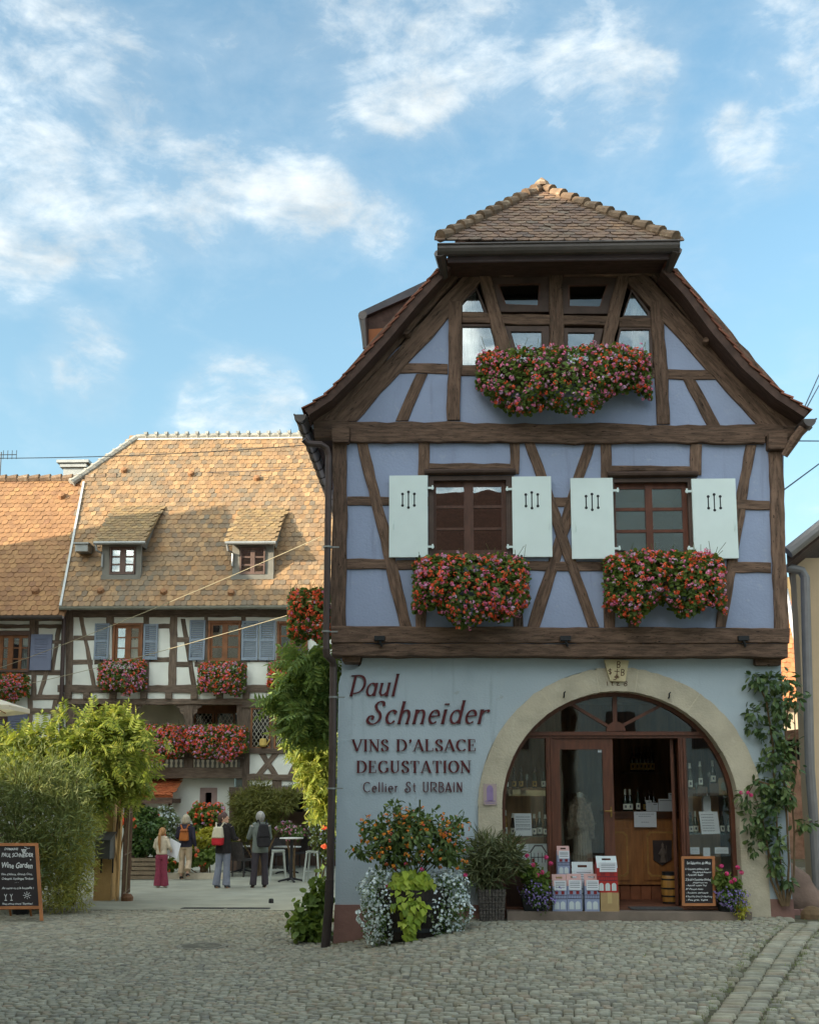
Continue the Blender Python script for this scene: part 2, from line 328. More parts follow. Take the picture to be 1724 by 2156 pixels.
def make_cobbles():
    mb = MB(); P = []; Q = []
    y = 8.6; row = 0
    while y < 26:
        h = .074 + random.random() * .016; half = .44 * y + 1.6
        x = -half + random.random() * .1
        while x < half:
            w = .082 + random.random() * .048
            yy = y + .16 * math.sin(x * .55 + 1) + .08 * math.sin(x * 1.7 + row * .02) + .012 * random.gauss(0, 1)
            cx, cy = x + w / 2, yy
            if not (in_court(cx, cy - .05)) and not (cy > D - .04 and -1.62 < cx < 5.15) and abs(strip_d(cx, cy)) > .215 and not (cy > D + .3 and cx > .6 and cx < 4.9):
                P.append((cx, cy, ground(cx, cy))); Q.append((w * .5 - .0035, h * .5 - .0035))
            x += w
        y += h; row += 1
    for i in range(56):      # the strip
        t = i / 56; x0, y0, _ = STRIP[0]; x1, y1, _ = STRIP[-1]
        for sgn in (-1, 1):
            cx = x0 + (x1 - x0) * t + sgn * .11; cy = y0 + (y1 - y0) * t + random.gauss(0, .01)
            P.append((cx, cy, ground(cx, cy) - .004)); Q.append((.1, abs(y1 - y0) / 112 - .005))
    P = np.array(P); Q = np.array(Q); N = len(P); r = rng
    tilt = r.normal(0, .022, (N, 2)); hh = r.normal(0, .0035, N)
    V = np.zeros((N, 20, 3))
    ang = r.normal(0, .07, N)
    ring = [(-1, -.72), (-.72, -1), (.72, -1), (1, -.72), (1, .72), (.72, 1), (-.72, 1), (-1, .72)]
    for k, (a, b) in enumerate(ring):
        j = r.normal(0, .05, (N, 2))
        for lay, (sc, dz) in enumerate(((1.0, -.04), (.87, 0.004))):
            X = (a + j[:, 0]) * Q[:, 0] * sc; Y = (b + j[:, 1]) * Q[:, 1] * sc
            Z = dz + hh + X * tilt[:, 0] + Y * tilt[:, 1] if lay else np.full(N, dz)
            if lay: Z = Z - .0035
            V[:, lay * 8 + k] = np.stack([X * np.cos(ang) - Y * np.sin(ang), X * np.sin(ang) + Y * np.cos(ang), Z], -1)
    for k, (a, b) in enumerate(((-1, -1), (1, -1), (1, 1), (-1, 1))):
        X = a * .4 * Q[:, 0]; Y = b * .4 * Q[:, 1]; V[:, 16 + k] = np.stack([X, Y, hh + .0045 + X * tilt[:, 0] + Y * tilt[:, 1]], -1)
    V += P[:, None, :]
    fs = [(k, (k + 1) % 8, 8 + (k + 1) % 8, 8 + k) for k in range(8)] + [(16, 17, 18, 19)]
    c = [0, 0, 1, 1, 2, 2, 3, 3]
    for k in range(8):
        a, b = c[k], c[(k + 1) % 8]
        fs.append((8 + k, 8 + (k + 1) % 8, 16 + a) if a == b else (8 + k, 8 + (k + 1) % 8, 16 + b, 16 + a))
    F = [[i * 20 + j for j in f] for i in range(N) for f in fs]
    mb.V = [V.reshape(-1, 3)]; mb.F = F; mb.M = [0] * len(F); mb.n = N * 20
    o = mb.build('cobbled_street', m_cobble, smooth=True); tag(o, kind='structure')
    print('cobbles', N)
make_cobbles()
def make_court():
    mb = MB(); random.seed(3)
    xs = [-14, -7.5, -6.6, -5.2, -4, -2.6, -1.4, .5]; e = [20.75, 20.7, 20.62, 20.66, 20.6, 20.66, 20.6, 20.6]
    for i in range(len(xs) - 1):
        mb.add([(xs[i], e[i], .006), (xs[i + 1], e[i + 1], .006), (xs[i + 1], 34, .006), (xs[i], 34, .006)], [(0, 1, 2, 3)])
    tag(mb.build('courtyard_paving', m_court), kind='structure')
    mb = MB()            # the joint of pale setts that crosses the courtyard
    A, B = gp(330, 1862), gp(262, 1838)
make_court()
def drain():
    a = gp(384, 1913); b = gp(568, 1913); z = .012
    o = thing('drain_grate', 'long black iron drain grate let into the courtyard edge', 'drain', ((a[0] + b[0]) / 2, a[1], 0))
    mb = MB(); mb.box(a[0], b[0], a[1] - .13, a[1] - .11, -.03, z); mb.box(a[0], b[0], a[1] + .11, a[1] + .13, -.03, z)
    n = 34
    for i in range(n + 1):
        if i == 17: continue
        x = a[0] + (b[0] - a[0]) * i / n; mb.box(x - .018, x + .018, a[1] - .11, a[1] + .11, -.03, z - .002)
    mb.build('grate', m_black, o)
    mb = MB(); mb.box(a[0], b[0], a[1] - .11, a[1] + .11, -.05, -.029); mb.build('channel', m_dark, o)
    c = gp(425, 1992); o = thing('manhole_cover', 'round worn iron manhole cover among the street cobbles', 'manhole cover', (c[0], c[1], 0))
    mb = MB(); mb.lathe(c[0], c[1], 0, [(.36, -.03), (.36, .008), (.33, .010), (.325, .004), (.30, .004), (.0, .006)], 32)
    for i in range(-6, 7):
        w = math.sqrt(max(0, .28 ** 2 - (i * .045) ** 2)); mb.box(c[0] - w, c[0] + w, c[1] + i * .045 - .008, c[1] + i * .045 + .008, .002, .0095)
    mb.build('cover', mat('worn_iron', S(128, 124, 112), .7, .2, 8, .3, 50, metallic=.15), o)
    c = gp(557, 1888 + 92); c = gp(571, 1902)
    mb = MB(); mb.lathe(c[0], c[1], 0, [(.05, -.02), (.05, .06), (.04, .09), (.0, .095)], 12)
    tag(mb.build('ground_stop', m_black, loc=(c[0], c[1], 0)), 'small black iron stud standing beside the long drain grate', 'gate stop')
drain()

def weeds():
    mb = MB(); P = []
    for _ in range(520):
        k = random.random()
        if k < .4: t = random.random(); x0, y0, _z = STRIP[0]; x1, y1, _z = STRIP[-1]; x = x0 + (x1 - x0) * t + random.choice((-1, 1)) * .29 + random.gauss(0, .03); y = y0 + (y1 - y0) * t
        elif k < .62: x = random.uniform(-1.5, .4); y = D - .06 - abs(random.gauss(0, .1))
        elif k < .8: x = random.uniform(3.5, 6); y = D - .3 - abs(random.gauss(0, .8))
        else: x = random.uniform(-7, 6); y = random.uniform(10, 19)
        for _ in range(7): P.append((x + random.gauss(0, .025), y + random.gauss(0, .02), ground(x, y) - .006))
    P = np.array(P); n = len(P); d = norm(rng.normal(0, .55, (n, 3)) + [0, 0, .9])
    mb.inst(([(0, -.06, 0), (0, .06, 0), (1, 0, .1)], [(0, 1, 2)]), P, frames(d, norm(rng.normal(size=(n, 3)))), .03 * rng.uniform(.5, 1.5, n))
    tag(mb.build('joint_weeds', mat('weed', S(112, 126, 64), .8, .3, 8, 0, island=.3)), 'sparse grass and moss growing in the joints of the paving', 'weeds', kind='stuff')
    mb = MB(); n = 260; X = rng.uniform(-7, 6, n); Y = rng.uniform(10, 20, n); P = np.array([(x, y, ground(x, y) + .012) for x, y in zip(X, Y)])
    mb.inst(([(0, 0, 0), (.4, .25, .1), (1, 0, 0), (.4, -.25, .05)], [(0, 3, 2, 1)]), P, frames(norm(rng.normal(size=(n, 3)) * [1, 1, .1]), norm(rng.normal(0, .2, (n, 3)) + [0, 0, 1])), .04 * rng.uniform(.5, 1.4, n))
    tag(mb.build('fallen_leaves', mat('dry_leaf', S(150, 128, 84), .8, .3, 8, 0, island_cols=[S(150, 122, 76), S(170, 150, 96), S(124, 96, 64), S(140, 140, 84)])), 'scattered dry leaves lying on the cobbles', 'leaves', kind='stuff')
weeds()
# ------------------------------------------------------------------ corner house with the wine shop
Z1 = lambda x, y: (589.5 + .658 * x, 370.6 + .658 * y)
Z2 = lambda x, y: (589.5 + .658 * x, 875.9 + .658 * y)
Z3 = lambda x, y: (589.5 + .3125 * x, 1347.5 + .3125 * y)
Z4 = lambda x, y: (993.8 + .3713 * x, 1364.3 + .3713 * y)
Z5 = lambda x, y: (1499 + .4534 * x, 1044.3 + .4534 * y)
Z6 = lambda x, y: (.4103 * x, 892.7 + .4103 * y)
Z7 = lambda x, y: (.4201 * x, 1465.4 + .4201 * y)
def xz(p, d): a = at(p[0], p[1], d); return (a[0], a[2])
BK = [0]
def beam(c, d, parent, m=m_timber, name='timber', proud=.018, th=.10, jit=.006):
    """a hewn timber from the four corners (A1, A2, B1, B2) of its face; A1-B1 is one long edge"""
    BK[0] += 1; p = proud + (BK[0] % 7) * .0022
    A1, A2, B1, B2 = [np.array(xz(q, d)) for q in c]
    a = (A1 + A2) / 2; b = (B1 + B2) / 2; L = np.linalg.norm(b - a); t = (b - a) / L; nz = np.array([-t[1], t[0]]); mid = (a + b) / 2
    M = Matrix(((t[0], 0, -t[1], 0), (0, 1, 0, 0), (t[1], 0, t[0], 0), (0, 0, 0, 1)))
    n = max(2, int(L / .18)); rings = []
    ph = random.random() * 9
    for i in range(n + 1):
        f = i / n; e1 = A1 + (B1 - A1) * f; e2 = A2 + (B2 - A2) * f
        k = jit if 0 < i < n else 0
        o1 = random.gauss(0, k) + k * math.sin(f * L * 3 + ph); o2 = random.gauss(0, k) - k * math.sin(f * L * 2.3 + ph)
        e1 = e1 + nz * o1 * (1 if (e1 - mid) @ nz > 0 else -1); e2 = e2 + nz * o2 * (1 if (e2 - mid) @ nz > 0 else -1)
        if (e1 - mid) @ nz < (e2 - mid) @ nz: lo, hi = e1, e2
        else: lo, hi = e2, e1
        fy = d - p + random.gauss(0, .002); ch = .010
        cn = (hi - lo) / max(1e-6, np.linalg.norm(hi - lo)) * ch
        rings += [(lo[0], d + th, lo[1]), (lo[0], fy + ch, lo[1]), (lo[0] + cn[0], fy, lo[1] + cn[1]), (hi[0] - cn[0], fy, hi[1] - cn[1]), (hi[0], fy + ch, hi[1]), (hi[0], d + th, hi[1])]
    mb = MB(); F = [(i * 6 + k, (i + 1) * 6 + k, (i + 1) * 6 + (k + 1) % 6, i * 6 + (k + 1) % 6) for i in range(n) for k in range(6)]
    F += [list(range(6)), [n * 6 + k for k in range(5, -1, -1)]]
    mb.add(rings, F)
    return mb.build(name, m, parent, loc=(mid[0], d, mid[1]), rotm=M)
def Zb(Z, A1, A2, B1, B2): return [Z(*A1), Z(*A2), Z(*B1), Z(*B2)]
def hbeam(Z, x0, x1, y0, y1, dy=0): return Zb(Z, (x0, y0), (x0, y1), (x1, y0 + dy), (x1, y1 + dy))
def vbeam(Z, y0, y1, a0, a1, b0, b1): return Zb(Z, (a0, y0), (a1, y0), (b0, y1), (b1, y1))

house = thing('half_timbered_shop', 'tall blue half timbered corner house with arched wine shop below and steep hipped gable', 'building', (1.7, D, 0))
def poly(Zpts, d, m, name, parent, th=.12, y1=None):
    mb = MB(); mb.prism([xz(p, d) for p in Zpts], d, d + th if y1 is None else y1); return mb.build(name, m, parent)

# --- walls
XL = at(700, 1500, DU)[0]; XR = at(1650, 1300, DU)[0]
def upper_wall():
    mb = MB(); y0, y1 = 88, 760
    W1 = (478, 745, 190, 456); W2 = (1058, 1330, 198, 460)
    for (a, b, c, d) in ((170, W1[0], y0, y1), (W1[1], W2[0], y0, y1), (W2[1], 1610, y0, y1), (W1[0], W1[1], y0, W1[2]), (W2[0], W2[1], y0, W2[2]), (W1[0], W1[1], W1[3], y1), (W2[0], W2[1], W2[3], y1)):
        mb.prism([xz(Z2(*q), DU) for q in ((a, c), (b, c), (b, d), (a, d))], DU, DU + .14)
    mb.build('upper_wall', m_blue, house)
upper_wall()
def gable_wall():
    mb = MB()
    for P in ([(100, 800), (560, 800), (560, 395), (330, 590)], [(1205, 800), (1660, 805), (1450, 600), (1205, 395)], [(560, 800), (1205, 800), (1205, 628), (560, 618)]):
        mb.prism([xz(Z1(*q), DU) for q in P], DU, DU + .14)
    mb.build('gable_wall', m_blue, house)
gable_wall()
ACX, ACZ = xz(Z4(836, 909), D); AR_I = 664 * .3713 / 148 * .985; AR_O = 800 * .3713 / 148 * .985
ZT = xz((900, 1376), D)[1]; ZP = xz((850, 1905), D)[1]
def ground_wall():
    mb = MB(); N = 40
    arc = [(ACX - AR_O * math.cos(math.pi * i / N), ACZ + AR_O * math.sin(math.pi * i / N)) for i in range(N + 1)]
    l0 = xz((713, 1440), D); l1 = xz((704, 1985), D); r0 = xz((1643, 1390), D); r1 = xz((1668, 1915), D)
    q = lambda pts: mb.prism(pts, D, D + .35)
    for i in range(N): q([arc[i], arc[i + 1], (arc[i + 1][0], ZT), (arc[i][0], ZT)])
    q([l1, (arc[0][0], l1[1]), arc[0], (arc[0][0], ZT), xz((765, 1376), D), xz((760, 1400), D), xz((745, 1410), D), xz((728, 1412), D), xz((717, 1424), D), l0])
    q([(arc[-1][0], ZT), arc[-1], (arc[-1][0], -.1), (r1[0], -.1), r1, r0, xz((1640, 1376), D)])
    mb.build('ground_floor_wall', m_pale, house)
    mb = MB(); a = xz((701, 1985), D); b = xz((1010, 1985), D)
    mb.prism([(a[0], -.1), (b[0], -.1), (b[0], ZP), (a[0] + .02, ZP)], D - .025, D + .1); mb.build('plinth', m_pink, house); mb = MB()
    mb.prism([(xz((1602, 1900), D)[0], .1), (xz((1672, 1900), D)[0], .1), (xz((1668, 1900), D)[0], xz((1660, 1893), D)[1]), (xz((1602, 1900), D)[0], xz((1660, 1893), D)[1])], D - .02, D + .1)
    mb.build('plinth', m_pink, house)
    # sides and back of the house
    mb = MB(); xl, xr = l0[0], r0[0]
    mb.box(xl + .01, xl + .25, D + .35, 24, -.1, ZT); mb.box(xr - .2, xr + .08, D + .35, 24, -.1, ZT); mb.box(xl, xr, 23.8, 24, -.1, ZT)
    mb.build('ground_floor_side_wall', m_pale, house)
    mb = MB(); zt = xz((700, 905), DU)[1]
    mb.box(XL + .03, XL + .2, DU + .14, 24, ZT, zt); mb.box(XR - .2, XR - .03, DU + .14, 24, ZT, zt)
    mb.box(XL, XR, 23.8, 24, ZT, zt); mb.prism([(XL - .2, zt), (XR + .2, zt), (1.9, zt + 4.2)], 23.8, 24); mb.box(XL + .2, XR - .2, DU + .14, 23.8, ZT + .02, ZT + .2)
    mb.box(XL + .2, XR - .2, DU + .14, 23.8, zt - .2, zt)
    mb.build('upper_side_wall', m_blue, house)
ground_wall()

# --- timber frame
T = lambda c, **k: beam(c, DU, house, **k)
# gable
T(Zb(Z1, (165, 786), (246, 786), (590, 318), (660, 318)), proud=.03)
T(Zb(Z1, (1528, 803), (1606, 803), (1098, 330), (1172, 318)), proud=.03)
T(Zb(Z1, (70, 790), (166, 790), (500, 300), (592, 300)), proud=.045)
T(Zb(Z1, (1604, 808), (1700, 808), (1172, 305), (1268, 300)), proud=.045)
T(hbeam(Z1, 560, 1200, 262, 322), proud=.05)
for y0, y1, a0, a1, b0, b1 in ((405, 783, 540, 582, 534, 576), (405, 795, 1183, 1222, 1204, 1246), (320, 640, 860, 904, 862, 908), (322, 640, 634, 672, 715, 762), (322, 640, 1076, 1116, 1002, 1046)):
    T(vbeam(Z1, y0, y1, a0, a1, b0, b1), proud=.035)
for x0, x1, y0, y1, dy in ((582, 672, 438, 470, 2), (704, 862, 443, 474, 3), (904, 1050, 448, 478, 2), (1084, 1186, 453, 484, 1), (382, 536, 600, 633, 2), (574, 1206, 608, 640, 8), (1240, 1394, 619, 650, 2)):
    T(hbeam(Z1, x0, x1, y0, y1, dy))
T(vbeam(Z1, 635, 784, 436, 472, 370, 410)); T(vbeam(Z1, 652, 798, 1288, 1326, 1364, 1406))
# storey beams
T(Zb(Z1, (108, 788), (112, 842), (1664, 804), (1660, 836)), proud=.055, jit=.009)
T(Zb(Z1, (224, 816), (226, 855), (1546, 824), (1546, 860)), proud=.075, jit=.008)
T(Zb(Z2, (165, 674), (165, 728), (1626, 680), (1624, 729)), proud=.06, th=.3, jit=.005)
T(Zb(Z2, (166, 729), (168, 768), (1620, 730), (1620, 774)), proud=.045, th=.3, jit=.004)
# posts, rails and braces of the upper floor
T(vbeam(Z2, 78, 674, 172, 216, 163, 212), proud=.05, th=.16); T(vbeam(Z2, 118, 682, 1560, 1602, 1578, 1624), proud=.05, th=.16)
for y0, y1, a0, a1, b0, b1 in ((84, 676, 246, 280, 384, 422), (84, 676, 780, 812, 984, 1020), (88, 676, 975, 1008, 790, 830), (94, 676, 1488, 1522, 1392, 1424),
                               (80, 192, 443, 479, 441, 476), (82, 186, 734, 766, 733, 764), (86, 680, 1024, 1058, 1036, 1070), (92, 190, 1311, 1348, 1312, 1346),
                               (452, 676, 434, 466, 434, 466), (452, 676, 746, 776, 746, 778), (458, 680, 1118, 1148, 1112, 1146)):
    T(vbeam(Z2, y0, y1, a0, a1, b0, b1), proud=.022)
for x0, x1, y0, y1, dy in ((216, 300, 258, 287, 1), (318, 480, 258, 287, 1), (866, 934, 260, 290, 0), (1440, 1564, 271, 300, 1), (212, 356, 458, 491, 1), (372, 475, 462, 494, 1), (745, 860, 464, 496, 1), (880, 1060, 467, 496, 1),
                           (1330, 1420, 468, 500, 0), (1440, 1568, 468, 502, 1), (478, 735, 152, 170, 2), (1058, 1312, 160, 178, 2), (470, 750, 456, 478, 0), (1052, 1335, 460, 482, 0)):
    T(hbeam(Z2, x0, x1, y0, y1, dy), proud=.016)
# bracket blocks, corbels and irons
def block(Z, x0, x1, y0, y1, d0, d1, name, m=m_timber):
    P = [xz(Z(*q), d1) for q in ((x0, y0), (x1, y0), (x1, y1), (x0, y1))]; mb = MB(); c = .02
    (ax, az), (bx, bz), (cx, cz), (dx, dz) = P
    mb.prism([(ax + c, az), (bx - c, bz), (bx, bz - c), (cx, cz + c), (cx - c, cz), (dx + c, dz), (dx, dz + c), (ax, az - c)], d0, d1); return mb.build(name, m, house)
block(Z2, 172, 226, 50, 100, DU - .16, DU + .1, 'bracket'); block(Z2, 1546, 1604, 70, 122, DU - .16, DU + .1, 'bracket')
block(Z2, 205, 262, 766, 796, D - .14, D + .2, 'corbel'); block(Z2, 1500, 1542, 774, 806, D - .12, D + .2, 'corbel'); block(Z2, 1543, 1582, 778, 806, D - .1, D + .2, 'corbel')
for cx in (320, 910, 1475):
    a = at(*Z2(cx, 715), DU); mb = MB(); mb.box(a[0] - .075, a[0] + .075, DU - .13, DU - .05, a[2] - .03, a[2] + .035); mb.tube([(a[0], DU - .1, a[2]), (a[0] + .01, DU - .1, a[2] - .06), (a[0] + .03, DU - .08, a[2] - .11)], .018, 6)
    mb.build('iron_bracket', m_black, house)
for p, s in ((Z1(410, 515), .05), (Z1(1358, 540), .05)):
    a = at(*p, DU); mb = MB(); mb.tube([(a[0], DU - .03, a[2]), (a[0] - .02, DU - .16, a[2] + .01)], [s, s * .85], 8); mb.build('beam_peg', m_timber, house)

# --- upper windows
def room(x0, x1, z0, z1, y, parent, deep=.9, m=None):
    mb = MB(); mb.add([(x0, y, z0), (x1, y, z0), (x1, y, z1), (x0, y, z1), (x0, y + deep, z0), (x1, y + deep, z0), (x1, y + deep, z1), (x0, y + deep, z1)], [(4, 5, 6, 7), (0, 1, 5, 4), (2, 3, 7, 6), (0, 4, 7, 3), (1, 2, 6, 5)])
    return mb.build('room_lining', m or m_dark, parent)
def rectpx(Z, x0, x1, y0, y1, d): a = at(*Z(x0, y1), d); b = at(*Z(x1, y0), d); return a[0], b[0], a[2], b[2]
def casement(Z, outer, inner, cols, rows, d, parent, wood, fr=None, curtain=None, glass=None, rec=.05):
    x0, x1, z0, z1 = rectpx(Z, *outer, d); ix0, ix1, iz0, iz1 = rectpx(Z, *inner, d)
    w = MB(); y0, y1 = d - .03, d + .12
    w.box(x0, ix0, y0, y1, z0, z1); w.box(ix1, x1, y0, y1, z0, z1); w.box(ix0, ix1, y0, y1, iz1, z1); w.box(ix0, ix1, y0, y1, z0, iz0)
    win = w.build('window', fr or m_frame, parent)
    yy = d + rec; s = MB(); ps = [rectpx(Z, c[0], c[1], r[0], r[1], d) for c in cols for r in rows]
    xs = sorted({p[0] for p in ps} | {p[1] for p in ps})
    # sash bars: everything inside the inner rectangle that is not a pane
    cx = [(rectpx(Z, c[0], c[1], rows[0][0], rows[-1][1], d)) for c in cols]; e = [ix0] + [v for c in cx for v in c[:2]] + [ix1]
    for k in range(0, len(e), 2): s.box(e[k], e[k + 1], yy - (.012 if 0 < k < len(e) - 2 else 0), yy + .05, iz0, iz1)
    for c in cx:
        rz = [rectpx(Z, cols[0][0], cols[0][1], r[0], r[1], d) for r in rows]; f = [iz1] + [v for r in rz for v in (r[3], r[2])] + [iz0]
        for k in range(0, len(f), 2): s.box(c[0], c[1], yy + .004, yy + .045, f[k + 1], f[k])
    s.build('sash', wood, win)
    g = MB(); g.box(ix0, ix1, yy + .02, yy + .026, iz0, iz1); g.build('pane', glass or m_glass, win)
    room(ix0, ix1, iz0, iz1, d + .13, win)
    if curtain:
        for a, b in curtain:
            c = MB(); pa = rectpx(Z, a, b, inner[2], inner[3], d); n = 18; A = []; B = []
            for i in range(n + 1): x = pa[0] + (pa[1] - pa[0]) * i / n; y = d + .2 + .02 * math.sin(i * 1.9); A.append((x, y, iz0)); B.append((x, y, iz1))
            c.strip(A, B); c.build('curtain', m_curtain, win)
    return win
w1 = casement(Z2, (475, 747, 192, 458), (492, 722, 206, 444), [(500, 588), (620, 708)], [(223, 284), (292, 355), (362, 427)], DU, house, m_sash)
w2 = casement(Z2, (1057, 1330, 200, 462), (1074, 1301, 212, 446), [(1079, 1168), (1197, 1286)], [(230, 291), (300, 361), (370, 432)], DU, house, mat('reddish_window_wood', S(102, 60, 44), .5, .2, 4, .15, 30, stretch=(4, 4, 1)))
for w, (x0, x1, y0, y1) in ((w1, (462, 752, 168, 192)), (w2, (1045, 1332, 176, 200))):
    a = rectpx(Z2, x0, x1, y0, y1, DU); mb = MB(); mb.prism3([(a[0], DU - .02, a[2]), (a[0], DU - .10, a[2] + .02), (a[0], DU - .11, a[2] + .05), (a[0], DU - .02, a[3])], (a[1] - a[0], 0, 0)); mb.build('drip_mould', m_frame, w)
for w, (x0, x1, y0, y1) in ((w1, (470, 752, 446, 462)), (w2, (1052, 1335, 450, 466))):
    a = rectpx(Z2, x0, x1, y0, y1, DU); mb = MB(); mb.box(a[0], a[1], DU - .09, DU - .032, a[2], a[3]); mb.build('sill', m_frame, w)
def shutter(x0, x1, y0, y1, hinge_right, sy):
    x0, x1, z0, z1 = rectpx(Z2, x0, x1, y0, y1, DU - .08); y = DU - .085; w = x1 - x0; h = z1 - z0
    mb = MB(); cx = (x0 + x1) / 2; cz = z1 - h * sy; slots = []
    # board with three slots cut out, each slot a thin vertical gap
    sl = [(-.085, .085), (0, .115), (.085, .085)]; e = [x0]
    for ox, hh in sl: e += [cx + ox - .009, cx + ox + .009]
    e.append(x1)
    for k in range(0, len(e), 2): mb.box(e[k], e[k + 1], y, y + .04, z0, z1)
    for k, (ox, hh) in enumerate(sl): mb.box(e[2 * k + 1], e[2 * k + 2], y, y + .04, z0, cz - hh); mb.box(e[2 * k + 1], e[2 * k + 2], y, y + .04, cz + hh, z1)
    o = mb.build('shutter', m_shutter, house)
    mb = MB()
    for ox, hh in sl:
        mb.box(cx + ox - .009, cx + ox + .009, y + .006, y + .03, cz - hh, cz + hh)
        for s in (-1, 1):
            mb.lathe(0, 0, 0, [(.021, 0), (.021, .012)], 10); v = mb.V[-1]; v[:] = np.stack([v[:, 0] + cx + ox, y - .003 + v[:, 2], v[:, 1] + cz + s * hh], -1)
    mb.build('slot', m_black, o)
    mb = MB(); hx = x1 if hinge_right else x0; s = 1 if hinge_right else -1
    for f in (.14, .86): mb.box(min(hx - s * .02, hx + s * .09), max(hx - s * .02, hx + s * .09), y + .012, y + .03, z0 + h * f - .03, z0 + h * f); mb.box(hx + s * .07 - .012, hx + s * .07 + .012, y + .0, y + .011, z0 + h * f - .045, z0 + h * f + .02)
    mb.build('hinge', m_shutter, o)
    mb = MB(); hx2 = x0 + .06 if hinge_right else x1 - .04; mb.tube([(hx2, y - .01, z0 + h * .47), (hx2, y - .03, z0 + h * .4), (hx2, y - .01, z0 + h * .33)], .006, 5); mb.build('latch', m_shutter, o)
    mb = MB(); hx3 = x1 - .12 if hinge_right else x0 + .12; mb.box(hx3 - .012, hx3 + .012, y - .012, y + .06, z0 - .03, z0 + .025); mb.build('shutter_stay', m_black, house)
shutter(349, 472, 190, 452, True, .3); shutter(745, 866, 193, 451, False, .3); shutter(934, 1063, 198, 457, True, .3); shutter(1325, 1455, 200, 456, False, .3)

# --- gable windows
def gwin(outer, inner, d, glass=True, wood=m_frame, openw=False):
    O = [xz(Z1(*p), d) for p in outer]; I = [xz(Z1(*p), d) for p in inner]; n = len(O); mb = MB()
    for i in range(n): j = (i + 1) % n; mb.prism([O[i], O[j], I[j], I[i]], d - .0, d + .07)
    w = mb.build('window', wood, house)
    g = MB(); g.prism(I, d + .03, d + .036); g.build('pane', m_glass if not openw else m_glassdim, w); return w
m_glassdim = glassmat('shaded_glass', .04)
gwin([(672, 322), (862, 322), (862, 434), (706, 434)], [(694, 346), (834, 342), (830, 416), (718, 412)], DU, openw=True)
gwin([(902, 324), (1078, 326), (1052, 440), (902, 440)], [(921, 348), (1050, 345), (1026, 420), (921, 418)], DU, openw=True)
for P in ([(694, 346), (834, 342), (830, 416), (718, 412)], [(921, 348), (1050, 345), (1026, 420), (921, 418)]):
    I = [xz(Z1(*p), DU) for p in P]; c = np.mean(I, 0); J = [tuple(c + (np.array(p) - c) * .9) for p in I]; mb = MB()
    for i in range(4): j = (i + 1) % 4; mb.prism([I[i], I[j], J[j], J[i]], DU + .01, DU + .05)
    mb.build('sash_frame', m_sash, house)
gwin([(716, 480), (860, 480), (862, 600), (756, 600)], [(738, 497), (836, 497), (836, 600), (768, 600)], DU)
gwin([(904, 486), (1034, 488), (1004, 606), (908, 604)], [(921, 500), (1006, 500), (984, 600), (921, 600)], DU)
gwin([(576, 402), (628, 352), (664, 440), (576, 440)], [(584, 405), (628, 365), (653, 435), (584, 434)], DU)
gwin([(1094, 452), (1124, 358), (1186, 440), (1186, 456)], [(1100, 446), (1126, 371), (1176, 440), (1176, 446)], DU)
gwin([(576, 474), (680, 474), (712, 612), (576, 612)], [(584, 481), (674, 481), (702, 605), (584, 605)], DU)
gwin([(1086, 484), (1190, 484), (1192, 618), (1056, 612)], [(1091, 491), (1181, 490), (1184, 612), (1066, 604)], DU)
gx0, gz0 = xz(Z1(570, 640), DU); gx1, gz1 = xz(Z1(1200, 320), DU)
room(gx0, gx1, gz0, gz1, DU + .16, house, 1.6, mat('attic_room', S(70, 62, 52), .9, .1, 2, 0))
for a, b, y0, y1 in ((584, 628, 365, 436), (1130, 1178, 370, 448), (584, 636, 480, 606), (1136, 1186, 490, 612)):
    pa = rectpx(Z1, a, b, y0, y1, DU); mb = MB(); n = 14
    A = [(pa[0] + (pa[1] - pa[0]) * i / n, DU + .2 + .02 * math.sin(i * 2.1), pa[2] - .05) for i in range(n + 1)]; B = [(x, y, pa[3] + .1) for x, y, _ in A]
    mb.strip(A, B); mb.build('curtain', m_curtain, house)

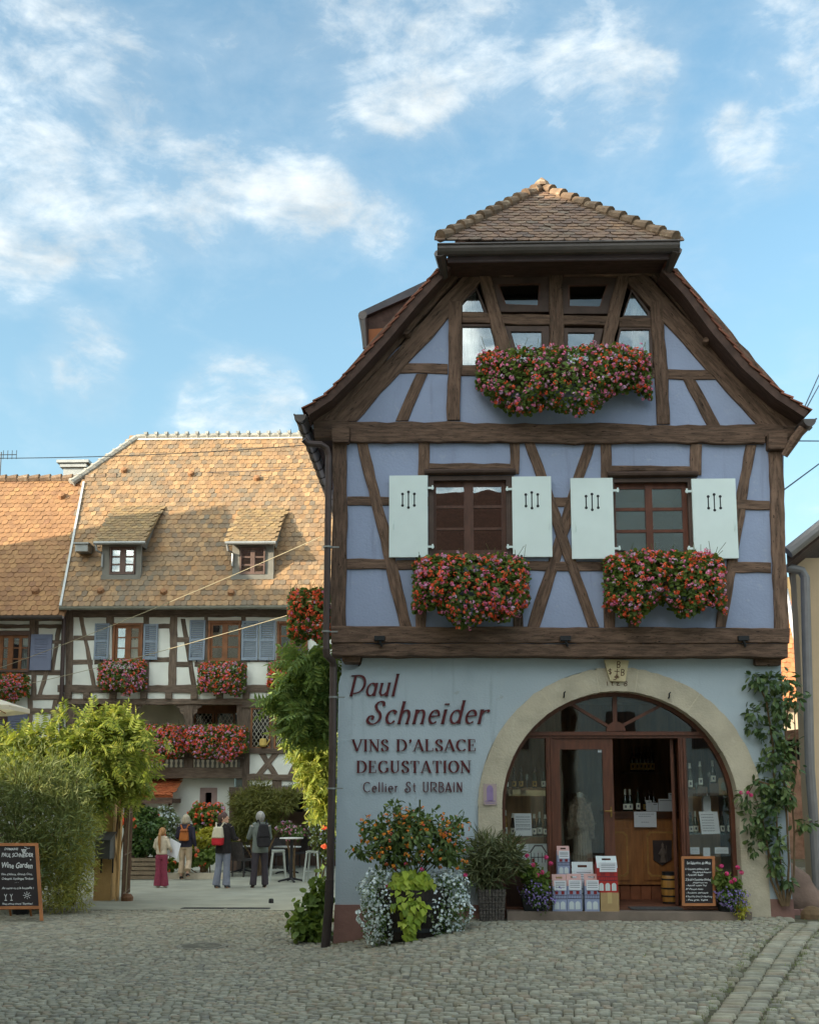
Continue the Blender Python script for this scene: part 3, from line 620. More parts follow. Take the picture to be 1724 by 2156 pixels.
# --- roof
DV = 14.92                       # verge
prof = [Z1(78, 744), Z1(150, 697), Z1(240, 606), Z1(330, 506), Z1(430, 386), Z1(530, 277)]
profR = [Z1(1692, 750), Z1(1602, 692), Z1(1500, 600), Z1(1402, 486), Z1(1310, 362), Z1(1238, 284)]
L = [np.array(xz(p, DV)) for p in prof]; Rr = [np.array(xz(p, DV)) for p in profR]
RX, RZ, RYH = (L[-1][0] + Rr[-1][0]) / 2, 0, 14.72
HA = at(1140, 399, 16.6); RX, RZ = HA[0], HA[2]
def side_roof(P, s):
    # covering sheets: courses of tiles stepping up the slope, front edge on the verge, cut back by the hip at the top
    mb = MB(); pts = [tuple(p) for p in P] + [(RX, RZ)]
    seg = []
    for i in range(len(pts) - 1):
        a = np.array(pts[i]); b = np.array(pts[i + 1]); n = max(1, int(np.linalg.norm(b - a) / .155)); seg += [(a + (b - a) * k / n, a + (b - a) * (k + 1) / n) for k in range(n)]
    zh = P[-1][1]
    for a, b in seg:
        t = (b - a) / np.linalg.norm(b - a); nn = np.array([-t[1], t[0]]) * (1 if -t[1] * s > 0 else -1)
        if nn[1] < 0: nn = -nn
        y0 = DV if a[1] < zh else DV + (a[1] - zh) * (HA[1] - RYH) / (RZ - zh) * 1.0
        a2 = a - t * .03 + nn * .045; b2 = b + nn * .012; y = y0; w = .175
        while y < 17.2:
            k = random.gauss(0, .004); mb.prism3([(a2[0] + nn[0] * k, y + .004, a2[1] + nn[1] * k), (b2[0], y + .004, b2[1]), (b2[0] - nn[0] * .02, y + .004, b2[1] - nn[1] * .02), (a2[0] - nn[0] * .02, y + .004, a2[1] - nn[1] * .02)], (0, w - .008, 0)); y += w
        mb.prism3([(a2[0], y, a2[1]), (b2[0], y, b2[1]), (b2[0] - nn[0] * .02, y, b2[1] - nn[1] * .02), (a2[0] - nn[0] * .02, y, a2[1] - nn[1] * .02)], (0, 24.4 - y, 0))
    roof = mb.build('roof', mat('red_brown_tile', S(134, 84, 66), .85, .2, 5, .4, 24, island=.25), house)
    # barge board and soffit under the verge
    mb = MB()
    nrm = []
    for i in range(len(P)): t = P[min(i + 1, len(P) - 1)] - P[max(i - 1, 0)]; q = np.array([-t[1], t[0]]) / np.linalg.norm(t); nrm.append(q if q[1] > 0 else -q)
    for i in range(len(P) - 1):
        a, b = P[i], P[i + 1]; t = (b - a) / np.linalg.norm(b - a); nn = np.array([-t[1], t[0]]);  nn = nn if nn[1] > 0 else -nn
        mb.prism([tuple(a), tuple(b), tuple(b - nrm[i + 1] * .105), tuple(a - nrm[i] * .105)], DV + .03, DV + .08)
        mb.add([(a[0] - nn[0] * .01, DV + .08, a[1] - nn[1] * .01), (b[0] - nn[0] * .01, DV + .08, b[1] - nn[1] * .01), (b[0] - nn[0] * .01, 24.2, b[1] - nn[1] * .01), (a[0] - nn[0] * .01, 24.2, a[1] - nn[1] * .01)], [(0, 1, 2, 3)])
        na, nb = nrm[i], nrm[i + 1]; mb.prism3([(a[0] - na[0] * .075, DV + .08, a[1] - na[1] * .075), (b[0] - nb[0] * .075, DV + .08, b[1] - nb[1] * .075), (b[0] - nb[0] * .10, DV + .08, b[1] - nb[1] * .10), (a[0] - na[0] * .10, DV + .08, a[1] - na[1] * .10)], (0, DU - DV + .1, 0))
    mb.build('barge_board', m_barge, roof)
m_barge = mat('barge_wood', S(82, 62, 54), .8, .25, 3, .4, 14, stretch=(2, 8, 2))
side_roof(L, -1); side_roof(Rr, 1)
TILE = None
def tile_tmpl(w, ln, th=.018):   # plain tile with a rounded foot, local x across, y up the slope, z out
    o = [(-.5 * w, ln), (-.5 * w, w * .32)] + [(-.5 * w * math.cos(a), w * .32 - w * .32 * math.sin(a)) for a in (R(30), R(60), R(90), R(120), R(150))] + [(.5 * w, w * .32), (.5 * w, ln)]
    n = len(o); v = [(x, y, th + .022 * (1 - y / ln)) for x, y in o] + [(x, y, .022 * (1 - y / ln)) for x, y in o]
    return v, [list(range(n))] + [(i, n + i, n + i + 1, i + 1) for i in range(n - 1)]
def tiles(mb, O, U, V, N, w, ex, test, nu, nv, ln=None, jz=.006):
    tm = tile_tmpl(w * .97, ln or ex * 1.9); P = []
    for j in range(nv):
        for i in range(nu):
            u = (i + (.5 if j % 2 else 0)) * w; v = j * ex
            if test(u, v): P.append(np.array(O) + np.array(U) * (u + random.gauss(0, .004)) + np.array(V) * (v + random.gauss(0, .004)) + np.array(N) * random.gauss(0, jz) * .5)
    if not P: return mb
    P = np.array(P); n = len(P); Rm = np.zeros((n, 3, 3)); roll = rng.normal(0, .035, n)
    U, V, N = map(np.array, (U, V, N)); Rm[:, :, 0] = U + N * roll[:, None]; Rm[:, :, 1] = V; Rm[:, :, 2] = N - U * roll[:, None]
    return mb.inst(tm, P, Rm, np.ones(n))
def hip():
    a = np.array(at(*Z1(512, 208), RYH)); b = np.array(at(*Z1(1266, 212), RYH)); ap = np.array(HA); ap[2] -= .02
    mid = (a + b) / 2; U = (b - a) / np.linalg.norm(b - a); Lw = np.linalg.norm(b - a); V = ap - (a + U * ((ap - a) @ U)); H = np.linalg.norm(V); V /= H; N = np.cross(U, V); N = N if N[2] > 0 else -N
    ua = (ap - a) @ U; mb = MB()
    tiles(mb, a - V * .05, U, V, N, .17, .135, lambda u, v: (v / H * ua - .06) < u < Lw - (v / H) * (Lw - ua) + .06 and v < H - .02, 40, 30)
    mb.add([a, b, ap], [(0, 1, 2)])
    hp = mb.build('hip_roof', m_oldtile, house)
    # half-round ridge tiles up both hips
    mb = MB(); n = 11
    for s, e in ((a, 0), (b, 1)):
        for i in range(n):
            p = s + (ap - s) * (i / n); q = s + (ap - s) * ((i + 1.18) / n); dn = (ap - s) / np.linalg.norm(ap - s); up = N * .02 + np.array([0, 0, .03])
            mb.tube([p + up * 1.5, q + up * .6], [.092, .068], 10)
    mb.tube([ap + (0, -.05, 0), ap + (0, .3, .1), ap + (0, .8, .1)], [.13, .11, .11], 10); mb.lathe(ap[0], ap[1], ap[2] + .02, [(.17, 0), (.12, .1), (.02, .2)], 10)
    mb.tube([ap + (0, .8, .05), (ap[0], 24, ap[2] + .05)], .1, 8)
    mb.build('ridge_tile', m_ridge, hp)
    # eaves: gutter and fascia
    g0 = at(*Z1(503, 240), RYH - .1); g1 = at(*Z1(1278, 246), RYH - .1); mb = MB(); A = []; zc = (at(*Z1(900, 214), RYH - .1))[2]
    k = [(math.cos(t), math.sin(t)) for t in [math.pi + math.pi * i / 8 for i in range(9)]]
    ring = lambda x: [(x, RYH - .06 + c * .09, zc - .02 + s_ * .135) for c, s_ in k]
    mb.strip(ring(g0[0]), ring(g1[0])); mb.tube([(g0[0], RYH - .16, zc - .02), (g1[0], RYH - .16, zc - .02)], .014, 6)
    for x in (g0[0], g1[0]): mb.add([(x, y, z) for _, y, z in ring(x)], [list(range(9))])
    x = g0[0] + .3
    while x < g1[0]: mb.box(x - .012, x + .012, RYH - .166, RYH - .05, zc - .035, zc - .012); x += .62
    # returns round the corners
    for x, s in ((g0[0], 1), (g1[0], -1)): mb.tube([(x + s * .04, RYH - .06, zc - .1), (x + s * .10, RYH + .3, zc - .3)], [.09, .05], 8)
    mb.build('gutter', m_zinc, hp)
    f0 = xz(Z1(536, 244), RYH + .06); f1 = xz(Z1(1248, 266), RYH + .06); mb = MB(); mb.box(f0[0], f1[0], RYH + .04, RYH + .08, f1[1], f0[1] + .1)
    mb.build('fascia', mat('mauve_grey_board', S(118, 104, 110), .6, .1, 3, .1), hp)
    mb = MB(); mb.box(f0[0], f1[0], RYH + .08, DU + .1, f1[1] + .04, f1[1] + .08); mb.build('soffit', m_barge, hp)
    mb = MB(); h0 = xz(Z1(560, 262), DU); h1 = xz(Z1(1205, 322), DU); mb.box(h0[0], h1[0], DU + .01, DU + .1, h1[1], h0[1] + .5); mb.build('collar_board', m_barge, house)
hip()
# --- shed dormer on the left slope
def side_dormer():
    d = 16.4; mb = MB(); P = [(905, 588), (757, 658), (760, 670), (905, 606)]
    mb.prism([xz(p, d) for p in P], d - .02, d + 2.6); r = mb.build('dormer_roof', m_grey2, house)
    mb = MB(); mb.prism([xz(p, d) for p in ((905, 606), (770, 668), (774, 742), (800, 742), (905, 690))], d + .05, d + 2.5); dm = mb.build('dormer', m_barge, house)
    mb = MB(); mb.prism([xz(p, d) for p in ((776, 692), (806, 690), (806, 740), (776, 741))], d + .02, d + .048); mb.build('cladding', mat('orange_board', S(150, 92, 56), .7, .1, 3, .1), dm)
    mb = MB(); a = at(764, 668, d); mb.tube([(a[0], d - .08, a[2]), (a[0], d + 2.5, a[2])], .07, 10); b = at(770, 735, d); mb.tube([(a[0] + .01, d - .02, a[2] - .02), (b[0], d - .02, b[2])], [.06, .045], 10)
    mb.build('gutter', m_zinc, dm)
m_grey2 = mat('grey_slate_board', S(84, 80, 84), .6, .12, 3, .1)
side_dormer()
# --- left and right eaves gutters, downpipe
def eaves():
    a = at(632, 878, 14.86); mb = MB()
    k = [(math.cos(t), math.sin(t)) for t in [math.pi * 1.0 + math.pi * i / 8 for i in range(9)]]
    ring = lambda y: [(a[0] + c * .085, y, a[2] + s_ * .11 + .04) for c, s_ in k]
    mb.strip(ring(14.86), ring(24)); mb.add(ring(14.86), [list(range(9))]); mb.tube([(a[0] - .085, 14.86, a[2] + .04), (a[0] - .085, 24, a[2] + .04)], .013, 6)
    y = 14.95
    while y < 24: mb.tube([(a[0] + c * .09, y, a[2] + s_ * .115 + .04) for c, s_ in k], .009, 4); y += .45
    g = mb.build('gutter', m_zinc, house)
    mb = MB(); e = at(640, 930, 14.95)
    pts = [at(640, 925, 14.95), at(648, 934, 14.98), at(676, 936, 15.05), at(688, 944, 15.08), at(692, 960, 15.1), at(690, 1150, 15.1), at(687, 1330, 15.1), at(687, 1372, 15.1)]
    mb.tube(pts, .048, 12); mb.tube([at(687, 1366, 15.1), at(688, 1380, 15.12), at(700, 1392, 15.25), at(702, 1404, 15.3)], [.056, .05, .05, .05], 12)
    mb.tube([at(702, 1398, 15.3), at(700, 1600, 15.3), at(695, 1850, 15.3), at(694, 1860, 15.3)], .053, 12)
    dp = mb.build('downpipe', m_pipe, house)
    mb = MB(); b = at(694, 1855, 15.3); c = gp(691, 1986); mb.tube([at(694, 1852, 15.3), at(693, 1900, 15.3), (c[0], 15.3, -.02)], .062, 12); mb.build('pipe_shoe', mat('dark_cast_iron', S(62, 52, 50), .5, .15, 4, .1), dp)
    mb = MB()
    for Y, X, d in ((1152, 690, 15.1), (1330, 687, 15.1), (1468, 702, 15.3), (1660, 698, 15.3)):
        p = at(X, Y, d); mb.lathe(p[0], p[1], p[2], [(.064, -.012), (.064, .012)], 12); mb.box(p[0], p[0] + .16, p[1] - .006, p[1] + .02, p[2] - .008, p[2] + .008)
    mb.build('pipe_clip', m_grey, dp)
    a = at(1702, 888, 14.9); mb = MB(); ring = lambda y: [(a[0] + c * .09, y, a[2] + s_ * .11 + .03) for c, s_ in k]
    mb.strip(ring(14.86), ring(24)); mb.add(ring(14.86), [list(range(9))]); mb.tube([(a[0] + .09, 14.86, a[2] + .03), (a[0] + .09, 24, a[2] + .03)], .013, 6); mb.build('gutter', m_zinc, house)
    mb = MB(); mb.tube([at(1690, 900, 15), at(1672, 925, 15.1), at(1650, 960, 15.2)], [.06, .07, .05], 8); mb.build('rafter_foot', m_timber, house)
eaves()
# ------------------------------------------------------------------ stone arch
def arch():
    o = None; mb = MB(); cuts = [0, 26, 57, 81.5, 99, 126, 152, 180]; PR = .035
    for i in range(len(cuts) - 1):
        a0, a1 = R(cuts[i]) + .0035, R(cuts[i + 1]) - .0035; n = 10; O = []; I = []
        for k in range(n + 1):
            a = a0 + (a1 - a0) * k / n; j = random.gauss(0, .006)
            O.append((ACX - (AR_O + j) * math.cos(a), ACZ + (AR_O + j) * math.sin(a))); I.append((ACX - (AR_I + j * .4) * math.cos(a), ACZ + (AR_I + j * .4) * math.sin(a)))
        for k in range(n): mb.prism([O[k], O[k + 1], I[k + 1], I[k]], D - PR, D + .3)
    zb = ground(ACX, D); L0 = ACX - AR_O; L1 = ACX - AR_I; R0 = ACX + AR_I; R1 = ACX + AR_O
    for a, b, cs in ((L0, L1, [-.1, .72, ACZ - .004]), (R0, R1, [-.1, 1.35, ACZ - .004])):
        for k in range(len(cs) - 1): mb.prism([(a, cs[k] + .004), (b, cs[k] + .004), (b, cs[k + 1]), (a, cs[k + 1])], D - PR, D + .3)
    a = xz(Z4(1540, 915), D); b = xz(Z4(1690, 1470), D)
    mb.prism([(R1 - .03, .1), (b[0], .1), (b[0] - .02, 1.28), (R1 - .03, 1.28)], D - .03, D + .2)
    mb.prism([(L0, ACZ - .5), (L0, ACZ), (L0 - .0, ACZ)], D - PR, D)
    arch_o = mb.build('stone_arch', m_sand, house)
    mb = MB(); N = 48; ang = [math.pi * i / N for i in range(N + 1)]; pt = lambda r, a: (ACX - r * math.cos(a), ACZ + r * math.sin(a))
    for a, b in zip(ang, ang[1:]): mb.prism([pt(AR_O - .01, a), pt(AR_O - .01, b), pt(AR_I + .01, b), pt(AR_I + .01, a)], D - PR + .004, D + .1)
    for a, b in ((L0, L1), (R0, R1)): mb.box(a + .01, b - .01, D - PR + .004, D + .1, 0, ACZ)
    mb.build('mortar_joints', mat('pale_mortar', S(204, 192, 168), .95, .08, 6, .3), arch_o)
    Z8 = lambda x, y: ((1420 + x * .12761) / 1.1874, (1640 + y * .12761) / 1.1874)
    mb = MB(); mb.prism([xz(Z8(*p), D) for p in ((690, 88), (900, 82), (1168, 104), (1098, 512), (800, 496))], D - PR - .05, D - PR + .01)
    ks = mb.build('keystone', mat('pale_keystone', S(206, 188, 150), .9, .1, 4, .3, 30), arch_o)
    mk = mat('carved_groove', S(92, 62, 46), .9, .1, 5, 0)
    def carve(strokes, y, w, name, par):
        mb = MB()
        for st in strokes:
            P = [xz(Z8(*p), D) for p in st]
            for i in range(len(P) - 1):
                a, b = np.array(P[i]), np.array(P[i + 1]); t = (b - a) / max(1e-6, np.linalg.norm(b - a)); n = np.array([-t[1], t[0]]) * w; a = a - t * w * .6; b = b + t * w * .6
                mb.prism([tuple(a - n), tuple(b - n), tuple(b + n), tuple(a + n)], y - .0022 - random.random() * .0006, y + .003)
        mb.build(name, mk, par)
    def B(x, y, w, h): return [[(x, y), (x - w * .1, y + h)], [(x, y), (x + w * .7, y + h * .03), (x + w * .9, y + h * .2), (x + w * .75, y + h * .42), (x + w * .2, y + h * .48)], [(x + w * .2, y + h * .48), (x + w * .8, y + h * .58), (x + w * .85, y + h * .8), (x + w * .6, y + h * .97), (x - w * .1, y + h)]]
    circ = lambda cx, cy, r: [[(cx + r * math.cos(k * .7854), cy + r * math.sin(k * .7854)) for k in range(9)]]
    st = B(942, 122, 58, 120) + B(1022, 275, 58, 120) + [[(828, 288), (790, 278), (768, 300), (790, 318), (822, 332), (820, 356), (780, 362)], [(800, 262), (806, 378)]]
    st += [[(886, 312), (978, 320)], [(938, 270), (932, 364)]] + circ(934, 392, 15) + circ(902, 424, 15) + circ(952, 428, 16) + [[(938, 410), (926, 455), (900, 478), (866, 474)]]
    carve(st, D - PR - .05, .0052, 'carving', ks)
    st = [[(750, 510), (762, 584)], [(826, 520), (862, 522), (846, 548), (848, 572), (866, 582)], [(930, 526), (984, 528), (938, 580), (1002, 582)]] + circ(1118, 520, 22) + circ(1112, 566, 26)
    carve(st, D - PR, .0048, 'carved_date', arch_o)
    for p in ((518, 268), (1112, 272)):
        a = at(*Z4(*p), D - .04); mb = MB(); mb.tube([(a[0], D - .03, a[2] - .03), (a[0], D - .09, a[2] - .02), (a[0], D - .1, a[2] + .03), (a[0] + .02, D - .09, a[2] + .045)], .011, 6); mb.build('iron_hook', m_black, arch_o)
arch()
# --- plaque on the left pier
a = at(*Z4(62, 770), D - .05); b = at(*Z4(140, 892), D - .05)
mb = MB(); mb.box(a[0], b[0], D - .052, D - .046, b[2], a[2]); pq = thing('wall_plaque', 'small clear plaque with a lilac emblem on the left stone pier of the arch', 'plaque', (a[0], D - .05, b[2]))
mb.build('plate', mat('pinkish_acrylic', S(184, 162, 158), .2, .05, 3, 0), pq)
mb = MB(); cx = (a[0] + b[0]) / 2; mb.box(cx - .045, cx + .045, D - .0545, D - .0525, a[2] - .24, a[2] - .06); mb.lathe(0, 0, 0, [(.04, 0), (.04, .0015)], 14); v = mb.V[-1]; v[:] = np.stack([v[:, 0] + cx, D - .0556 + v[:, 2], v[:, 1] + a[2] - .06], -1)
mb.box(a[0] + .02, b[0] - .02, D - .0545, D - .0525, b[2] + .05, b[2] + .065); mb.box(a[0] + .03, b[0] - .03, D - .0545, D - .0525, b[2] + .025, b[2] + .035)
mb.build('emblem', mat('lilac_print', S(152, 128, 168), .5, .1, 8, 0), pq)
mb = MB()
for x in (a[0] + .01, b[0] - .01):
    for z in (a[2] - .01, b[2] + .01): mb.cbox(x, D - .054, z, .012, .004, .012)
mb.build('screw', m_grey, pq)

# ------------------------------------------------------------------ joinery of the shop front
DS = D + .24
ZS = ground(2.5, D) + .13                     # shop floor and step level
def px4(x, y, d=DS): return xz(Z4(x, y), d)
m_warmfill = mat('warm_fill_wood', S(176, 138, 100), .7, .25, 2, .15, 16, stretch=(5, 5, .7))  # warm tone chosen to lighten the dark display windows
def shopfront():
    fr = MB(); cx, cz = ACX, ACZ; ro, ri = AR_I + .03, AR_I - .055; N = 36
    for i in range(N):
        a, b = math.pi * i / N, math.pi * (i + 1) / N
        fr.prism([(cx - ro * math.cos(a), cz + ro * math.sin(a)), (cx - ro * math.cos(b), cz + ro * math.sin(b)), (cx - ri * math.cos(b), cz + ri * math.sin(b)), (cx - ri * math.cos(a), cz + ri * math.sin(a))], DS - .05, DS + .06)
    for s in (-1, 1): x0, x1 = sorted((cx + s * ri, cx + s * ro)); fr.box(x0, x1, DS - .05, DS + .06, ZS - .12, cz)
    f = fr.build('shop_front', m_redwood, house)
    tr = MB(); t0 = px4(300, 476); t1 = px4(1320, 512); tr.box(cx - ri - .0 + .01, cx + ri - .01, DS - .045, DS + .055, t1[1], t0[1]); tr.box(cx - ri + .02, cx + ri - .02, DS - .075, DS - .045, t0[1] - .055, t0[1] - .015); tr.build('transom', m_redwood, f)
    for x0, x1 in ((415, 458), (1162, 1206)):
        a, b = px4(x0, 512)[0], px4(x1, 512)[0]; mb = MB(); mb.box(a, b, DS - .04, DS + .09, ZS, t1[1]); mb.box(a + (b - a) * .2, a + (b - a) * .45, DS - .06, DS - .04, ZS, t1[1]); mb.box(a + (b - a) * .6, a + (b - a) * .85, DS - .06, DS - .04, ZS, t1[1]); mb.build('door_post', m_redwood, f)
    # fanlight
    fl = MB(); hb = px4(812, 472); n = 16; hr = .135
    fl.prism([(hb[0] - hr * math.cos(math.pi * k / n), hb[1] + hr * math.sin(math.pi * k / n)) for k in range(n + 1)], DS - .05, DS + .02)
    for k, (A, B, w) in enumerate((((806, 262), (806, 430), .03), ((545, 310), (770, 445), .022), ((1070, 325), (850, 440), .022))):
        a, b = np.array(px4(*A)), np.array(px4(*B)); t = (b - a) / np.linalg.norm(b - a); nn = np.array([-t[1], t[0]]) * w; fl.prism([tuple(a - nn), tuple(b - nn), tuple(b + nn), tuple(a + nn)], DS - .035 + k * .003, DS + .02)
    fan = fl.build('fanlight', m_redwood, f)
    def arcpane(z0, z1, x0, x1, name, par, glass=m_shopglass):
        P = [(x0, z0), (x1, z0)]
        xs = np.linspace(x1, x0, 26); r = ri + .004
        for x in xs: h = math.sqrt(max(0, r * r - (x - cx) ** 2)); P.append((x, max(z0 + .001, min(z1, cz + h))))
        g = MB(); g.prism(P, DS + .0, DS + .006); return g.build(name, glass, par)
    fz = math.sqrt(ri * ri - (t0[1] - cz) ** 2)
    arcpane(t0[1], 99, cx - fz, cx + fz, 'fanlight_pane', fan)
    zl = px4(300, 1282)[1]; zr = px4(1300, 1282)[1]
    arcpane(zl, t1[1], cx - ri, px4(416, 900)[0], 'display_pane', f); arcpane(zr, t1[1], px4(1205, 900)[0], cx + ri, 'display_pane', f)
    for x0, x1 in ((cx - ri, px4(416, 900)[0]), (px4(1205, 900)[0], cx + ri)):
        mb = MB(); mb.box(x0, x1, DS - .03, DS + .05, ZS - .1, zl); mb.box(x0 + .06, x1 - .06, DS - .045, DS - .03, ZS + .05, zl - .1); mb.build('lower_panel', mat('dark_panel_wood', S(66, 44, 36), .5, .2, 4, .15, 20), f)
    # closed glazed leaf
    mb = MB(); x0, x1 = px4(459, 900)[0], px4(803, 900)[0]; gx0, gx1 = px4(500, 900)[0], px4(744, 900)[0]; gt = px4(500, 576)[1]; gb = px4(500, 1230)[1]
    mb.box(x0, gx0, DS - .02, DS + .04, ZS + .01, t1[1] - .003); mb.box(gx1, x1, DS - .02, DS + .04, ZS + .01, t1[1] - .003); mb.box(gx0, gx1, DS - .02, DS + .04, gt, t1[1] - .003); mb.box(gx0, gx1, DS - .02, DS + .04, ZS + .01, gb)
    dr = mb.build('door', m_redwood, f); mb = MB(); mb.box(gx0, gx1, DS + .01, DS + .016, gb, gt); mb.build('pane', glassmat('door_glass', .07), dr)
    mb = MB(); a = px4(712, 576); b = px4(734, 592); mb.box(a[0], b[0], DS + .004, DS + .009, b[1], a[1]); mb.build('sticker', m_paper, dr)
    mb = MB(); hx = px4(788, 1000)[0]; mb.box(hx - .012, hx + .012, DS - .03, DS - .02, px4(0, 960)[1], px4(0, 900)[1]); mb.tube([(hx, DS - .03, px4(0, 925)[1]), (hx, DS - .08, px4(0, 925)[1]), (hx - .1, DS - .08, px4(0, 925)[1])], .01, 6); mb.build('handle', mat('brass', S(150, 120, 70), .35, .1, 5, 0, metallic=.8), dr)
    # the other leaf stands open, swung into the shop
    ox = px4(1158, 900)[0]; mb = MB(); mb.box(ox - .045, ox, DS + .1, DS + .2, ZS + .01, t1[1] - .01); mb.box(ox - .045, ox, DS + .75, DS + .84, ZS + .01, t1[1] - .01); mb.box(ox - .045, ox, DS + .2, DS + .75, ZS + .01, ZS + .5); mb.box(ox - .045, ox, DS + .2, DS + .75, t1[1] - .2, t1[1] - .01)
    
    def swing(mb):
        for v in mb.V: v[:, 0] += (v[:, 1] - DS - .1) * .24
    swing(mb); od = mb.build('open_door', m_redwood, f); mb = MB(); mb.box(ox - .025, ox - .02, DS + .2, DS + .75, ZS + .5, t1[1] - .2); swing(mb); mb.build('pane', m_shopglass, od)
    # the room behind
    wood = mat('shop_panelling', S(120, 88, 62), .75, .3, 2, .2, 12, stretch=(6, 6, .6)); y0, y1 = DS + .07, DS + 3.2; xl, xr = cx - 1.75, cx + 1.8; zt = ACZ + AR_I + .1
    mb = MB(); mb.add([(xl, y0, ZS), (xr, y0, ZS), (xr, y0, zt), (xl, y0, zt), (xl, y1, ZS), (xr, y1, ZS), (xr, y1, zt), (xl, y1, zt)], [(4, 5, 6, 7), (0, 4, 7, 3), (1, 2, 6, 5), (2, 3, 7, 6)]); mb.build('shop_room', wood, house)
    mb = MB(); a0 = ACX - AR_I; a1 = ACX + AR_I; mb.box(a0 + .002, a1 - .002, D - .06, DS - .051, ZS - .2, ZS); mb.box(a0 + .08, a1 - .08, DS - .051, y1, ZS - .2, ZS - .002); mb.build('shop_floor', mat('terracotta_floor', S(112, 72, 54), .7, .2, 6, .2), house)
    bk = MB(); bk.box(cx - ri, px4(425, 900)[0], DS + .62, DS + .66, ZS, ACZ + .3); bk.build('warm_fill_panel', m_warmfill, house); bk = MB(); bk.box(px4(1225, 900)[0], cx + ri, DS + .62, DS + .66, ZS, ACZ + .3); bk.build('warm_fill_panel', m_warmfill, house)  # panels added behind the display panes as a warm, lighter backdrop
    st = MB(); s0 = px4(190, 1470, D)[0]; s1 = px4(1545, 1470, D)[0]; st.box(s0, s1, D - .34, D - .0601, ZS - .3, ZS - .012); st.build('door_step', mat('worn_step_stone', S(132, 116, 104), .85, .15, 3, .3, 30), house)
    mb = MB(); m0 = px4(890, 1450, D)[0]; m1 = px4(1180, 1450, D)[0]; mb.box(m0, m1, D - .16, D + .16, ZS + .001, ZS + .014); tag(mb.build('door_mat', mat('grey_mat', S(84, 82, 82), .95, .2, 20, .5, 90), loc=((m0 + m1) / 2, D, ZS)), 'grey door mat on the shop threshold', 'door mat')
shopfront()

# ------------------------------------------------------------------ bottles
def gmat(name, c, rough=.12): return mat(name, c, rough, .1, 4, 0, spec=.8)
m_bot_g = gmat('green_bottle_glass', (.012, .022, .010)); m_bot_b = gmat('brown_bottle_glass', (.035, .018, .008)); m_bot_c = gmat('pale_bottle_glass', (.11, .12, .085)); m_bot_y = gmat('golden_wine', (.36, .20, .03))
m_label = mat('cream_label', S(232, 230, 216), .8, .06, 20, 0); m_label_y = mat('yellow_label', S(176, 140, 76), .8, .15, 20, 0); m_foil = mat('white_foil', S(200, 196, 180), .4, .08, 6, 0); m_foil_d = mat('dark_foil', S(70, 50, 36), .35, .1, 6, 0)
def bottle(x, y, z, h, kind, label, lab=True, group='wine bottles in the shop'):
    flute = kind[0] == 'f'; r = .034 if flute else .043
    prof = [(r * .85, 0), (r, .012 * h / .3), (r, h * .42)] + ([(r * .72, h * .62), (r * .42, h * .80), (.013, h * .90), (.013, h)] if flute else [(r * .97, h * .5), (r * .6, h * .62), (.017, h * .74), (.014, h * .9), (.015, h)])
    m = {'g': m_bot_g, 'b': m_bot_b, 'c': m_bot_c, 'y': m_bot_y}[kind[1]]
    o = thing('wine_bottle', label, 'bottle', (x, y, z), group)
    mb = MB(); mb.lathe(x, y, z, prof, 12); mb.build('glass_body', m, o, smooth=True)
    mb = MB(); f0 = .80 if flute else .74; mb.lathe(x, y, z, [((.024 if flute else .0185), h * f0), (.0155, h * .9), (.0165, h * 1.005), (.0, h * 1.006)], 10, cap=False); mb.build('foil_cap', m_foil if kind[2] == 'w' else m_foil_d, o)
    mb = MB(); zl, zh = h * .08, h * .34; n = 8; A = [(x + (r + .001) * math.sin(t), y - (r + .001) * math.cos(t), z + zl) for t in np.linspace(-1.1, 1.1, n)]; B = [(a, b, z + zh) for a, b, _ in A]; mb.strip(A, B)
    lb = mb.build('paper_label', m_label_y if kind[3] == 'y' else m_label, o)
    mb = MB(); mb.box(x - .012, x + .010, y - r - .0025, y - r - .0018, z + h * .16, z + h * .27); mb.build('label_print', m_ink if kind[3] != 'y' else m_soil, lb)
def pz(x, y, d): return at(*Z4(x, y), d)
SH = mat('shelf_wood', S(120, 92, 62), .6, .2, 3, .1); m_shelfglass = glassmat('shelf_glass', .2, (.8, .9, .86))
def shelf(x0, x1, yb, d, dep, name, label, m, th=.02):
    a = pz(x0, yb, d); b = pz(x1, yb, d); mb = MB(); mb.box(a[0], b[0], d - .04, d + dep, a[2] - th, a[2]); tag(mb.build(name, m, loc=((a[0] + b[0]) / 2, d, a[2] - th)), label, 'shelf'); return a[2]
d1 = DS + .22
z = shelf(176, 414, 795, d1, .24, 'display_shelf', 'upper wooden display shelf in the shop window left of the door', SH)
for k, (x, kd, L) in enumerate(((194, 'fgdw', 'wine bottle at the arch end of the upper left window shelf'), (237, 'fbdy', 'brown yellow labelled wine bottle, left of the close pair on the upper left shelf'), (277, 'fbdy', 'brown wine bottle with yellow label, right of the close pair on the upper left shelf'),
                                 (354, 'fgdy', 'dark wine bottle with yellow label standing alone mid shelf in the left window'), (404, 'fgdw', 'dark wine bottle beside the door post on the upper left shelf'))):
    a = pz(x, 795, d1 + .05); bottle(a[0], d1 + .05, z, .30 if x > 200 else .26, kd, L)
zl2 = shelf(178, 426, 1066, d1 - .08, .3, 'display_shelf', 'glass display shelf low in the left shop window behind the white notice', m_shelfglass, .012)
